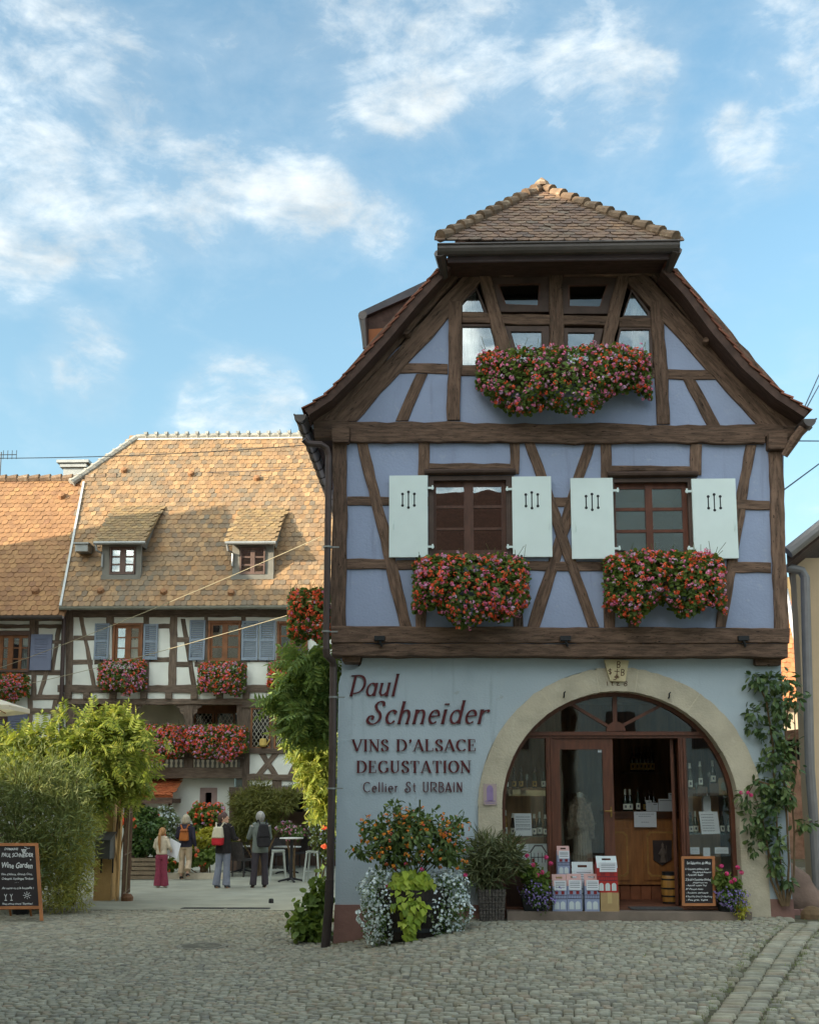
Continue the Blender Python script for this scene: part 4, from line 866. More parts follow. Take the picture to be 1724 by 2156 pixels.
for x, h, kd, L in ((188, .36, 'fyww', 'golden wine bottle at the arch end of the lower left shelf'), (230, .32, 'fbww', 'slim wine bottle just left of the white notice on the lower left shelf'), (352, .31, 'fbww', 'slim wine bottle just right of the white notice on the lower left shelf'),
                    (386, .34, 'bgww', 'stout wine bottle set back on the lower left shelf'), (415, .3, 'fbww', 'slim wine bottle against the door post on the lower left shelf')):
    a = pz(x, 1062, d1 - .02); bottle(a[0], d1 + (.1 if x == 386 else -.02), zl2, h, kd, L)
def panel(Z, x0, x1, y0, y1, d, label, name='paper_notice', lines=(), m=None, cat='notice', tilt=0):
    a = at(*Z(x0, y1), d); b = at(*Z(x1, y0), d); o = thing(name, label, cat, ((a[0] + b[0]) / 2, d, a[2])); mb = MB()
    mb.prism([(a[0], a[2]), (b[0], a[2] + tilt * .3), (b[0] - tilt, b[2]), (a[0] - tilt, b[2])], d - .003, d); mb.build('sheet', m or m_paper, o)
    if lines:
        mb = MB(); w = b[0] - a[0]; h = b[2] - a[2]
        for fy, f0, f1 in lines:
            x = a[0] + w * f0
            while x < a[0] + w * f1: l = w * (.03 + random.random() * .07); mb.box(x - tilt * fy, min(x + l, a[0] + w * f1) - tilt * fy, d - .0044, d - .0034, a[2] + h * fy - h * .012, a[2] + h * fy + h * .012); x += l + w * .022
        mb.build('print', m_ink, o)
    return o
panel(Z4, 243, 338, 938, 1066, DS + .04, 'tall white printed notice behind the left shop window', lines=[(f, .08, .92) for f in (.28, .34, .44, .5, .62, .72, .84)], tilt=.012)
panel(Z4, 1300, 1400, 928, 1056, DS + .04, 'tilted white printed price list behind the right shop window', lines=[(f, .1, .75) for f in (.15, .27, .38, .5, .62, .75, .87)], tilt=.03)
d2 = DS + .25
zz = shelf(1212, 1455, 838, d2, .22, 'display_shelf', 'glass display shelf high in the right shop window', m_shelfglass, .012)
def stand(x, y, d, label, h=.15):
    a = pz(x, y, d); mb = MB(); mb.cbox(a[0], d, zz, .13, .13, max(.01, a[2] - zz)); tag(mb.build('display_block', mat('grey_block', S(110, 96, 84), .7, .1, 4, .1) if 'grey_block' not in bpy.data.materials else bpy.data.materials['grey_block'], loc=(a[0], d, zz)), label, 'stand'); return a
a = stand(1236, 800, d2 + .02, 'low block under the leftmost bottle of the right window shelf'); bottle(a[0], d2 + .02, a[2], .37, 'fcww', 'pale wine bottle with white neck label nearest the door in the right window')
a = stand(1294, 786, d2 + .02, 'middle block under the second bottle of the right window shelf'); bottle(a[0], d2 + .02, a[2], .36, 'fcww', 'pale wine bottle with white neck label, second from the door in the right window')
a = stand(1364, 768, d2 + .02, 'block under the dark bottle of the right window shelf'); bottle(a[0], d2 + .02, a[2], .33, 'bgww', 'dark sparkling wine bottle with foil neck beside glasses in the right window')
def wineglass(x, y, z, h, label):
    mb = MB(); mb.lathe(x, y, z, [(.03, 0), (.03, .004), (.005, .01), (.004, h * .5), (.02, h * .6), (.028, h * .78), (.022, h)], 12, cap=False); tag(mb.build('wine_glass', m_shelfglass, loc=(x, y, z), smooth=True), label, 'wine glass')
a = pz(1272, 834, d2 - .03); wineglass(a[0], d2 - .03, zz, .19, 'empty wine glass on the right window shelf under the pale bottles')
a = pz(1344, 770, d2 - .03); wineglass(a[0], d2 - .03, a[2], .17, 'empty wine glass beside the dark sparkling bottle')
a = pz(312, 792, d1 + .03); wineglass(a[0], d1 + .03, z, .2, 'empty wine glass between bottles on the upper left shelf')
a = pz(1425, 834, d2 + .03); b = pz(1425, 736, d2); mb = MB(); mb.prism([(a[0] - .07, a[2]), (a[0] + .07, a[2]), (a[0] + .08, b[2] - .05), (a[0] + .06, b[2]), (a[0] - .06, b[2]), (a[0] - .08, b[2] - .05)], d2 + .0, d2 + .03)
o = thing('wooden_plaque', 'carved pale wooden plaque with an oval emblem in the right shop window', 'plaque', (a[0], d2, a[2])); mb.build('board', mat('pale_wood', S(178, 150, 108), .7, .15, 4, .2), o)
mb = MB(); c = (a[2] + b[2]) / 2; mb.lathe(0, 0, 0, [(.045, 0), (.045, .003)], 16, sy=1.4); v = mb.V[-1]; v[:] = np.stack([v[:, 0] + a[0], d2 - .0035 + v[:, 2], v[:, 1] + c], -1); mb.build('oval_emblem', mat('green_grey_print', S(140, 150, 128), .8, .2, 30, .1), o)
zr2 = shelf(1225, 1475, 1052, d2 - .1, .34, 'display_shelf', 'glass display shelf low in the right shop window', m_shelfglass, .012)
for x, yb, h, kd, L in ((1239, 1052, .3, 'fgdw', 'slim dark bottle nearest the door on the lower right shelf'), (1264, 1010, .31, 'bcww', 'stout bottle with blue printed label on the lower right shelf'), (1416, 1012, .31, 'fgdw', 'slim bottle just right of the tilted price list'), (1458, 1052, .33, 'fgdw', 'slim bottle at the arch end of the lower right shelf')):
    a = pz(x, yb, d2 - .04 + (.14 if yb < 1040 else 0)); bottle(a[0], a[1], zr2, h, kd, L)
a = pz(1296, 1050, d2 - .08); wineglass(a[0], d2 - .08, zr2, .2, 'empty wine glass left of the tilted price list')
a = pz(1330, 925, d2 + .12); b = pz(1330, 826, d2 + .12); mb = MB(); mb.prism([(a[0] - .055, a[2]), (a[0] + .055, a[2]), (a[0] + .055, b[2] - .08), (a[0] + .025, b[2]), (a[0] - .025, b[2]), (a[0] - .055, b[2] - .08)], d2 + .1, d2 + .2)
mb.box(a[0] - .06, a[0] + .06, d2 + .09, d2 + .21, zr2, a[2] - .001)
tag(mb.build('gift_carton', m_paper, loc=(a[0], d2 + .15, zr2)), 'plain white bottle carton with sloped top in the right shop window', 'carton')
for x0, x1, y0, y1, L in ((1236, 1286, 1130, 1170, 'small white price card at the left foot of the right window'), (1310, 1346, 1132, 1185, 'narrow white card at the foot of the right window'), (1374, 1450, 1130, 1166, 'wide white price card at the right foot of the right window')):
    panel(Z4, x0, x1, y0, y1, DS + .06, L, 'price_card', [(.3, .1, .9), (.5, .1, .9), (.7, .15, .8)] if x1 - x0 > 40 else [(.4, .3, .6)], cat='card')
panel(Z4, 252, 318, 1112, 1200, DS + .07, 'white printed sheet at the left foot of the left window', lines=[(.3, .1, .9), (.5, .1, .9), (.8, .1, .6)])
# wooden crate on the shelf edge
a = pz(208, 838, d1 - .03); b = pz(414, 800, d1 - .03); mb = MB(); t = .012; y0 = d1 - .06
mb.box(a[0], b[0], y0, y0 + .16, a[2] - .001, a[2] + t); mb.box(a[0], b[0], y0 + .15, y0 + .16, a[2] + t, b[2] - .02); mb.box(a[0], a[0] + t, y0, y0 + .15, a[2] + t, b[2] - .02); mb.box(b[0] - t, b[0], y0, y0 + .15, a[2] + t, b[2] - .02); mb.box(a[0] + .25, b[0] - t, y0, y0 + .012, a[2] + t, b[2] - .02); mb.box(a[0] + .05, a[0] + .16, y0 + .02, y0 + .05, a[2] + t, a[2] + .1)
tag(mb.build('wine_crate', mat('pale_crate_wood', S(196, 176, 132), .75, .15, 4, .15), loc=(a[0], y0, a[2])), 'pale open wooden wine case under the upper left window shelf', 'crate')
# back shelves and bottles in the dark of the shop
db = DS + 2.6
zz2 = shelf(860, 1080, 702, db, .25, 'wall_shelf', 'dark wooden shelf on the back wall of the shop', m_timber, .03)
for i, (x, L) in enumerate(((908, 'first bottle from the left on the back shelf of the shop'), (934, 'second bottle from the left on the back shelf of the shop'), (956, 'third bottle from the left on the back shelf of the shop'), (978, 'fourth bottle from the left on the back shelf of the shop'), (998, 'fifth bottle from the left on the back shelf of the shop'), (1020, 'last bottle on the right of the back shelf of the shop'))):
    a = pz(x, 700, db + .02); bottle(a[0], db + .02, zz2, .42, 'bbdy', L)
# counter
dc = DS + 1.1
m_counter = mat('counter_wood', S(158, 100, 52), .4, .2, 3, .12, 20, stretch=(6, 6, 1), spec=.5); m_inlay = mat('inlay_wood', S(172, 126, 70), .5, .2, 14, .1)
def counter():
    a = pz(770, 926, dc); b = pz(1175, 926, dc); zb = ZS; o = thing('shop_counter', 'carved wooden shop counter with inlaid panels seen through the open door', 'counter', ((a[0] + b[0]) / 2, dc, zb))
    mb = MB(); mb.box(a[0], b[0], dc, dc + .6, zb + .22, a[2] - .05); mb.build('body', m_counter, o)
    mb = MB(); mb.box(a[0] - .03, b[0] + .03, dc - .06, dc + .64, a[2] - .05, a[2]); mb.box(a[0] - .02, b[0] + .02, dc - .035, dc - .001, a[2] - .11, a[2] - .0501); mb.build('top', mat('counter_top_wood', S(84, 48, 28), .35, .2, 3, .1), o)
    mb = MB(); n = 7; w = (b[0] - a[0]) / n
    for i in range(n): mb.box(a[0] + i * w + .004, a[0] + (i + 1) * w - .004, dc + .03, dc + .5, zb, zb + .2)
    mb.build('tile_base', mat('terracotta_tile', S(140, 84, 56), .7, .15, 6, .2, island=.2), o)
    for x0, x1 in ((772, 896), (974, 1176)):
        p = pz(x0, 1315, dc); q = pz(x1, 1022, dc); mb = MB(); mb.box(p[0], q[0], dc - .022, dc - .001, p[2], q[2]); pn = mb.build('panel', m_counter, o)
        def octo(i): w0, w1, h0, h1 = p[0] + i, q[0] - i, p[2] + i, q[2] - i; c = .05; return [(w0 + c, h0), (w1 - c, h0), (w1, h0 + c), (w1, h1 - c), (w1 - c, h1), (w0 + c, h1), (w0, h1 - c), (w0, h0 + c)]
        O, I = octo(.05), octo(.075); mb = MB()
        for k in range(8): j = (k + 1) % 8; mb.prism([O[k], O[j], I[j], I[k]], dc - .03, dc - .021)
        mb.build('inlay', m_inlay, pn)
    mb = MB(); p = [pz(*q, dc - .03) for q in ((1022, 1090), (1130, 1090), (1128, 1200), (1076, 1234), (1026, 1202))]; mb.prism([(v[0], v[2]) for v in p], dc - .045, dc - .023); sh = mb.build('shield', mat('dark_shield', S(64, 52, 50), .6, .2, 6, .2), o)
    cx, cz = (p[0][0] + p[1][0]) / 2, (p[0][2] + p[3][2]) / 2; mb = MB(); mb.lathe(cx, dc - .05, cz - .14, [(.045, 0), (.04, .04), (.03, .1), (.05, .15), (.03, .2), (.02, .21)], 10, sy=.4); mb.ball((cx, dc - .05, cz + .095), (.02, .014, .026)); mb.prism([(cx - .02, cz + .115), (cx + .02, cz + .115), (cx, cz + .155)], dc - .056, dc - .046); mb.tube([(cx + .055, dc - .056, cz - .13), (cx + .055, dc - .056, cz + .11)], .005, 5); mb.tube([(cx - .03, dc - .055, cz + .03), (cx - .06, dc - .06, cz - .01), (cx - .03, dc - .062, cz - .03)], .012, 5)
    mb.build('carved_figure', mat('bronze_relief', S(110, 94, 84), .5, .2, 8, .2), sh)
    return a[2]
zc = counter()
panel(Z4, 918, 1042, 928, 1016, dc - .07, 'white price notice hanging from the counter edge', lines=[(.84, .1, .9), (.7, .2, .75), (.32, .32, .66)])
for x, h, kd, L in ((868, .33, 'bgww', 'dark bottle with white label leftmost on the counter'), (895, .33, 'bgww', 'dark bottle, second from the left on the counter'), (940, .36, 'fgdw', 'tall slim bottle by itself on the counter'), (982, .3, 'bbdy', 'brown bottle behind the little cards on the counter'), (1006, .32, 'bbdy', 'brown bottle left of the white counter sign'), (1030, .3, 'bgdw', 'dark bottle right behind the white counter sign')):
    dd = dc + (.1 if x < 960 else .35); a = pz(x, 920, dd); bottle(a[0], dd, zc, h, kd, L)
for x0, x1, y0, y1, L, dd in ((1056, 1140, 856, 918, 'white printed sign standing on the counter by the open door leaf', dc + .12), (985, 1016, 864, 892, 'small white card upper left of the counter sign', dc + .2), (1018, 1052, 878, 900, 'small white card lower left of the counter sign', dc + .14), (1112, 1140, 822, 850, 'cream card on top of the counter sign', dc + .3)):
    a = at(*Z4(x0, y1), dd); mb = MB(); b = at(*Z4(x1, y0), dd); o = thing('counter_card', L, 'card', ((a[0] + b[0]) / 2, dd, zc)); mb.box(a[0], b[0], dd, dd + .004, zc, b[2]); mb.build('card', m_paper, o)
    mb = MB(); mb.box(a[0] + .02, b[0] - .02, dd - .0015, dd - .0005, b[2] - .03, b[2] - .022); mb.build('print', m_ink, o)
# mannequin with a fur jacket behind the glazed door
def mannequin():
    d = DS + .3; f = pz(625, 1330, d); t = pz(606, 822, d); cx, cy = f[0] - .01, d; z0 = ZS; o = thing('mannequin', 'headless shop mannequin in brown fur jacket and pleated skirt behind the glass door', 'mannequin', (cx, cy, z0))
    sh = pz(610, 880, d)[2]; wa = pz(610, 1030, d)[2]; zt = t[2]
    mb = MB(); n = 40; rings = []
    for k, (z, r) in enumerate(((z0 + .12, .155), (z0 + .4, .145), (wa - .06, .115), (wa + .02, .10))):
        for i in range(n): q = 2 * math.pi * i / n; rr = r * (1 + (.07 if k < 3 else .02) * math.cos(i * math.pi)); rings.append((cx + .02 + rr * math.cos(q), cy + rr * .8 * math.sin(q), z))
    mb.add(rings, [(j * n + i, j * n + (i + 1) % n, (j + 1) * n + (i + 1) % n, (j + 1) * n + i) for j in range(3) for i in range(n)]); mb.build('pleated_skirt', mat('taupe_cloth', S(158, 138, 120), .9, .15, 8, .2), o)
    mb = MB(); mb.lathe(cx, cy, 0, [(.115, wa - .08), (.13, wa + .05), (.125, wa + .25), (.115, sh - .05), (.07, sh + .05), (.048, sh + .1)], 18, sy=.75)
    for s in (-1, 1): mb.tube([(cx + s * .10, cy, sh - .02), (cx + s * .15, cy - .03, sh - .28), (cx + s * .15, cy - .07, wa - .12)], [.05, .052, .04], 10)
    v = np.concatenate(mb.V); 
    jk = mb.build('fur_jacket', mat('brown_fur', S(142, 120, 102), .95, .35, 22, .9, 60), o, smooth=True)
    N = 1600; base = v[rng.integers(0, len(v), N)] + rng.normal(0, .018, (N, 3)); mb = MB(); nd = norm(base - np.array([cx, cy, 0]) * [1, 1, 0] - np.array([0, 0, 1]) * base[:, 2:3] * 1.0 + np.array([0, 0, -1.0]) * .08)
    mb.inst(([(0, -.004, 0), (.024, 0, .003), (0, .004, 0)], [(0, 1, 2)]), base, frames(nd, norm(rng.normal(size=(N, 3)))), np.ones(N)); mb.build('fur_tufts', mat('fur_hair', S(150, 128, 106), .95, .3, 30, 0, island=.4), jk)
    mb = MB(); mb.lathe(cx, cy, 0, [(.05, sh + .08), (.048, zt - .03), (.045, zt), (.0, zt + .012)], 14); mb.tube([(cx + .02, cy, z0 + .14), (cx + .02, cy, z0)], .02, 8); mb.lathe(cx + .02, cy, z0, [(.15, 0), (.15, .02), (.02, .03)], 20); mb.build('neck_and_stand', mat('beige_form', S(176, 168, 158), .6, .1, 3, 0), o)
mannequin()
# ------------------------------------------------------------------ lettering, drawn stroke by stroke with a broad pen
def arc(cx, cy, rx, ry, a0, a1, n=12): return [(cx + rx * math.cos(R(a0 + (a1 - a0) * i / n)), cy + ry * math.sin(R(a0 + (a1 - a0) * i / n))) for i in range(n + 1)]
def sm(*p):   # smooth curve through points
    P = [np.array(q, float) for q in p]; out = []; P = [2 * P[0] - P[1]] + P + [2 * P[-1] - P[-2]]
    for i in range(1, len(P) - 2):
        for k in range(6):
            t = k / 6; a, b, c, d = P[i - 1:i + 3]; out.append(tuple(.5 * (2 * b + (c - a) * t + (2 * a - 5 * b + 4 * c - d) * t * t + (3 * b - a - 3 * c + d) * t ** 3)))
    return out + [tuple(P[-2])]
# glyph: width, strokes (points, thickness factor, serif at start, serif at end)
GS = {
 'V': (.86, [([(.1, 1), (.45, 0)], 1, 1, 0), ([(.45, 0), (.8, 1)], .45, 0, 1)]),
 'I': (.32, [([(.16, 1), (.16, 0)], 1, 1, 1)]),
 'N': (.86, [([(.14, 0), (.14, 1)], .4, 1, 0), ([(.1, 1), (.74, 0)], 1, 1, 0), ([(.74, 0), (.74, 1)], .4, 0, 1)]),
 'S': (.62, [(sm((.54, .76), (.44, .95), (.26, .97), (.1, .8), (.16, .62), (.36, .48), (.54, .32), (.52, .12), (.32, .02), (.16, .06), (.06, .26)), 1, 0, 0), ([(.54, .72), (.54, .95)], .3, 0, 0), ([(.07, .28), (.07, .04)], .3, 0, 0)]),
 'D': (.88, [([(.14, 1), (.14, 0)], 1, 1, 1), ([(.14, .985), (.36, .985)] + arc(.36, .5, .42, .485, 90, -90, 14) + [(.14, .015)], 1, 0, 0)]),
 '\u2019': (.26, [(sm((.13, 1), (.17, .86), (.08, .7)), .8, 0, 0), ([(.1, .97), (.16, .9)], 1.4, 0, 0)]),
 'A': (.86, [([(.08, 0), (.43, 1)], .45, 1, 0), ([(.43, 1), (.78, 0)], 1, 0, 1), ([(.2, .33), (.66, .33)], .4, 0, 0)]),
 'L': (.7, [([(.14, 1), (.14, 0)], 1, 1, 1), ([(.14, .02), (.6, .02)], 1, 0, 0), ([(.61, .0), (.63, .28)], .35, 0, 0)]),
 'C': (.82, [(arc(.46, .5, .38, .48, 40, 318, 20), 1, 0, 0), ([(.74, .74), (.74, .98)], .35, 0, 0)]),
 'E': (.7, [([(.14, 1), (.14, 0)], 1, 1, 1), ([(.14, .98), (.58, .98)], 1, 0, 0), ([(.14, .52), (.44, .52)], 1, 0, 0), ([(.14, .02), (.6, .02)], 1, 0, 0), ([(.58, 1), (.59, .74)], .35, 0, 0), ([(.44, .63), (.44, .41)], .35, 0, 0), ([(.61, 0), (.63, .27)], .35, 0, 0)]),
 'G': (.88, [(arc(.46, .5, .38, .48, 42, 330, 20), 1, 0, 0), ([(.72, .74), (.72, .98)], .35, 0, 0), ([(.76, .4), (.76, .1)], 1, 1, 0)]),
 'U': (.84, [([(.16, 1), (.16, .34)] + arc(.42, .32, .26, .31, 180, 300, 10), 1, 1, 0), (arc(.42, .32, .26, .31, 300, 360, 6) + [(.68, 1)], .5, 0, 1)]),
 'T': (.76, [([(.38, 1), (.38, 0)], 1, 0, 1), ([(.06, .98), (.7, .98)], 1, 0, 0), ([(.06, 1), (.04, .74)], .35, 0, 0), ([(.7, 1), (.72, .74)], .35, 0, 0)]),
 'O': (.9, [(arc(.45, .5, .37, .48, 90, 450, 26), 1, 0, 0)]), ' ': (.42, []),
}
GT = {  # light display face
 'C': (.78, [(arc(.44, .5, .38, .49, 45, 315, 20), 1, 0, 0)]), 'e': (.56, [([(.08, .32), (.5, .32)] + arc(.29, .3, .21, .3, 5, 300, 18), 1, 0, 0)]), 'l': (.22, [([(.11, 1), (.11, 0)], 1, 0, 0)]),
 'i': (.22, [([(.11, .62), (.11, 0)], 1, 0, 0), ([(.11, .82), (.11, .76)], 1.2, 0, 0)]), 'r': (.4, [([(.1, .62), (.1, 0)], 1, 0, 0), (sm((.1, .4), (.2, .56), (.34, .6)), 1, 0, 0)]),
 'S': (.7, [(sm((.62, .86), (.46, 1), (.26, .96), (.2, .76), (.36, .58), (.56, .4), (.56, .12), (.34, .0), (.1, .06), (.06, .28), (.22, .34), (.26, .2)), 1, 0, 0)]), 't': (.38, [([(.19, .9), (.19, .1), (.3, .02)], 1, 0, 0), ([(.04, .62), (.34, .62)], 1, 0, 0)]),
 'U': (.66, [([(.12, 1), (.12, .26)] + arc(.33, .24, .21, .23, 180, 360, 10) + [(.54, 1)], 1, 1, 1)]), 'R': (.72, [([(.12, 1), (.12, 0)], 1, 1, 0), ([(.12, .98)] + arc(.4, .72, .26, .26, 90, -90, 10) + [(.3, .46), (.7, .02)], 1, 0, 0)]),
 'B': (.62, [([(.12, 1), (.12, 0)], 1, 1, 0), ([(.12, .98)] + arc(.32, .76, .2, .22, 90, -90, 10) + [(.2, .54)], 1, 0, 0), ([(.2, .54)] + arc(.32, .27, .26, .27, 90, -90, 10) + [(.12, .0)], 1, 0, 0)]),
 'A': (.66, [([(.04, 0), (.33, 1)], 1, 0, 0), ([(.33, 1), (.62, 0)], 1.2, 0, 0), ([(.12, .26), (.54, .26)], .9, 0, 0)]), 'I': (.24, [([(.12, 1), (.12, 0)], 1, 0, 0)]), 'N': (.68, [([(.12, 0), (.12, 1)], 1, 0, 0), ([(.12, 1), (.56, 0)], 1.3, 0, 0), ([(.56, 0), (.56, 1)], 1, 0, 0)]), ' ': (.42, []),
}
GI = {  # sloping display face
 'P': (.92, [([(.24, 1), (.24, 0)], 1, 0, 1), ([(.08, .97)] + [(.4, .99)] + arc(.44, .56, .4, .42, 80, -80, 16) + [(.32, .12)], .9, 1, 0)]), 'a': (.66, [(arc(.3, .31, .22, .3, 20, 340, 18), .8, 0, 0), ([(.52, .63), (.52, .02)], 1, 0, 1)]),
 'u': (.66, [([(.1, .6), (.1, .16), (.2, .03), (.36, .06), (.5, .24)], .9, 1, 0), ([(.5, .62), (.5, .0)], 1, 1, 1)]), 'l': (.34, [([(.14, 1.04), (.14, 0)], 1, 1, 1)]),
 'S': (.8, [(sm((.66, .8), (.6, .98), (.4, 1), (.28, .84), (.38, .64), (.56, .46), (.62, .22), (.46, .02), (.22, .0), (.04, .14), (.1, .34), (.26, .32), (.26, .18)), .9, 0, 0)]),
 'c': (.56, [(arc(.3, .31, .22, .3, 45, 325, 18), .9, 0, 0), (arc(.44, .5, .05, .05, 0, 300, 6), .6, 0, 0)]), 'h': (.66, [([(.12, 1.0), (.12, 0)], 1, 1, 1), (sm((.12, .42), (.26, .6), (.42, .58), (.5, .4), (.5, .0)), .9, 0, 1)]),
 'n': (.66, [([(.12, .62), (.12, 0)], 1, 1, 1), (sm((.12, .42), (.26, .6), (.42, .58), (.5, .4), (.5, .0)), .9, 0, 1)]), 'e': (.58, [([(.09, .32), (.48, .36)] + arc(.3, .31, .21, .3, 10, 315, 18), .85, 0, 0)]),
 'i': (.34, [([(.14, .62), (.14, 0)], 1, 1, 1), ([(.14, .92), (.14, .86)], 1.7, 0, 0)]), 'd': (.68, [(arc(.3, .31, .22, .3, 20, 340, 18), .8, 0, 0), ([(.52, 1.04), (.52, .02)], 1, 1, 1)]), 'r': (.5, [([(.12, .62), (.12, 0)], 1, 1, 1), (sm((.12, .4), (.24, .56), (.4, .6), (.46, .52)), 1, 0, 0)]), ' ': (.4, []),
}
def ribbon(mb, pts, hw, map3, depth):
    """a stroke of varying width: outline in letter space, mapped to the wall and given a thickness"""
    P = [np.array(p, float) for p in pts]; n = len(P); Lo, Hi = [], []
    for i in range(n):
        t = P[min(i + 1, n - 1)] - P[max(i - 1, 0)]; t = t / max(1e-9, np.linalg.norm(t)); nn = np.array([-t[1], t[0]]); w = hw(t); Lo.append(P[i] - nn * w); Hi.append(P[i] + nn * w)
    f = [map3(q, 0) for q in Lo] + [map3(q, 0) for q in Hi] + [map3(q, depth) for q in Lo] + [map3(q, depth) for q in Hi]
    F = [(i, i + 1, n + i + 1, n + i) for i in range(n - 1)] + [(2 * n + i, i, i + 1, 2 * n + i + 1)[::-1] for i in range(n - 1)] + [(n + i, n + i + 1, 3 * n + i + 1, 3 * n + i) for i in range(n - 1)] + [(0, n, 3 * n, 2 * n), (n - 1, 3 * n - 1, 4 * n - 1, 2 * n - 1)]
    mb.add(f, F)
def write(text, G, x0, x1, zb, zt, y, depth, thick, thin, slant=0, nib=15, serif=.1, name='sign_letter', m=None, parent=None, gap=.06, mapf=None):
    adv = 0; tot = sum(G[c][0] + gap for c in text) - gap; sx = (x1 - x0) / (tot + slant); sz = zt - zb; k = [0]
    for c in text:
        w, st = G[c]
        if st:
            mb = MB()
            for pts, tf, s0, s1 in st:
                k[0] += 1; yo = (k[0] % 5) * .0008
                M3 = (lambda q, dd, a=adv, yo=yo: (x0 + (a + q[0] + slant * q[1]) * sx, y - yo - depth + dd, zb + q[1] * sz)) if mapf is None else (lambda q, dd, a=adv, yo=yo: mapf((a + q[0] + slant * q[1]) / (tot + slant), q[1], dd - yo))
                hw = lambda t, tf=tf: .5 * (thin + (thick * tf - thin if thick * tf > thin else 0) * abs(math.sin(math.atan2(t[1], t[0]) - R(nib))))
                ribbon(mb, pts, hw, M3, depth)
                for fl, p, q in ((s0, pts[0], pts[1]), (s1, pts[-1], pts[-2])):
                    if fl: ribbon(mb, [(p[0] - serif, p[1]), (p[0] + serif, p[1])], lambda t: thin * .55, lambda q2, dd, M3=M3: M3((q2[0], q2[1]), dd), depth)
            mb.build(name, m, parent)
        adv += w + gap
def signline(text, G, px, y0, y1, label, **k):
    a = xz(Z3(px[0], y1), D); b = xz(Z3(px[1], y0), D); o = thing('wall_lettering', label, 'lettering', ((a[0] + b[0]) / 2, D - .03, a[1]))
    write(text, G, a[0], b[0], a[1], b[1], D - .014, .012, m=m_letter, parent=o, **k)
signline('Paul', GI, (450, 818), 238, 378, 'short slanted dark red name, topmost of the lettering on the pale wall', thick=.15, thin=.05, slant=.26, serif=.085, gap=.05)
signline('Schneider', GI, (578, 1428), 416, 565, 'long slanted dark red name, second line of the lettering on the pale wall', thick=.145, thin=.05, slant=.26, serif=.085, gap=.05)
signline('VINS D\u2019ALSACE', GS, (484, 1320), 670, 750, 'dark red serif capitals beginning with VINS, third line on the pale wall', thick=.19, thin=.036, serif=.15, nib=4, gap=.12)
signline('DEGUSTATION', GS, (516, 1284), 814, 895, 'dark red serif capitals reading DEGUSTATION on the pale wall', thick=.19, thin=.036, serif=.15, nib=4, gap=.12)
signline('Cellier St URBAIN', GT, (560, 1230), 958, 1025, 'thin small dark red lettering, lowest line on the pale wall', thick=.1, thin=.07, serif=.07, gap=.12)
# ------------------------------------------------------------------ houses across the courtyard
def onplane(X, Y, P0, N): r = np.array(raydir(X, Y)); o = np.array([0, 0, HC]); t = ((np.array(P0) - o) @ N) / (r @ N); return o + r * t
def holewall(Z, x0, x1, y0, y1, holes, d, m, name, parent, th=.2):
    mb = MB(); xs = sorted({x0, x1} | {h[0] for h in holes} | {h[1] for h in holes})
    for a, b in zip(xs, xs[1:]):
        hs = sorted([h for h in holes if h[0] <= a and h[1] >= b], key=lambda h: h[2]); y = y0
        for h in hs + [(0, 0, y1, y1)]:
            if h[2] > y: mb.prism([xz(Z(*q), d) for q in ((a, y), (b, y), (b, h[2]), (a, h[2]))], d, d + th)
            y = h[3]
    return mb.build(name, m, parent)
m_louvre = mat('grey_blue_paint', S(138, 149, 160), .6, .06, 3, .08, 30); m_orangewood = mat('honey_window_wood', S(134, 88, 56), .5, .2, 4, .12, 30)
def louvre(Z, x0, x1, y0, y1, d, parent):
    a0, a1, z0, z1 = rectpx(Z, x0, x1, y0, y1, d); mb = MB(); y = d - .075; f = .055; zm = (z0 + z1) / 2
    for b in ((a0, a0 + f, z0, z1), (a1 - f, a1, z0, z1), (a0 + f, a1 - f, z0, z0 + f * 1.3), (a0 + f, a1 - f, z1 - f, z1), (a0 + f, a1 - f, zm - .03, zm + .03)): mb.box(b[0], b[1], y, y + .04, b[2], b[3])
    for lo, hi in ((z0 + f * 1.3, zm - .03), (zm + .03, z1 - f)):
        n = max(3, int((hi - lo) / .055))
        for i in range(n): z = lo + (hi - lo) * i / n; mb.prism3([(a0 + f, y + .006, z), (a0 + f, y + .036, z + .035), (a0 + f, y + .036, z + .045), (a0 + f, y + .006, z + .012)], (a1 - a0 - 2 * f, 0, 0))
    s = mb.build('shutter', m_louvre, parent); mb = MB(); mb.box((a0 + a1) / 2 - .015, (a0 + a1) / 2 + .015, y - .02, y + .05, z0 - .05, z0 + .0); mb.build('shutter_stay', m_black, s)
hA = thing('half_timbered_house', 'white half timbered house with tall mottled tile roof, two dormers and flowered gallery', 'building', (-6, DL, 0))
hB = thing('half_timbered_house', 'half timbered house with plain red tile roof at the left edge of the courtyard', 'building', (-12, DL, 0))
TA = lambda c, **k: beam(c, DL, k.pop('par', hA), m=m_timber2, proud=k.pop('proud', .02), th=.08, jit=.006)
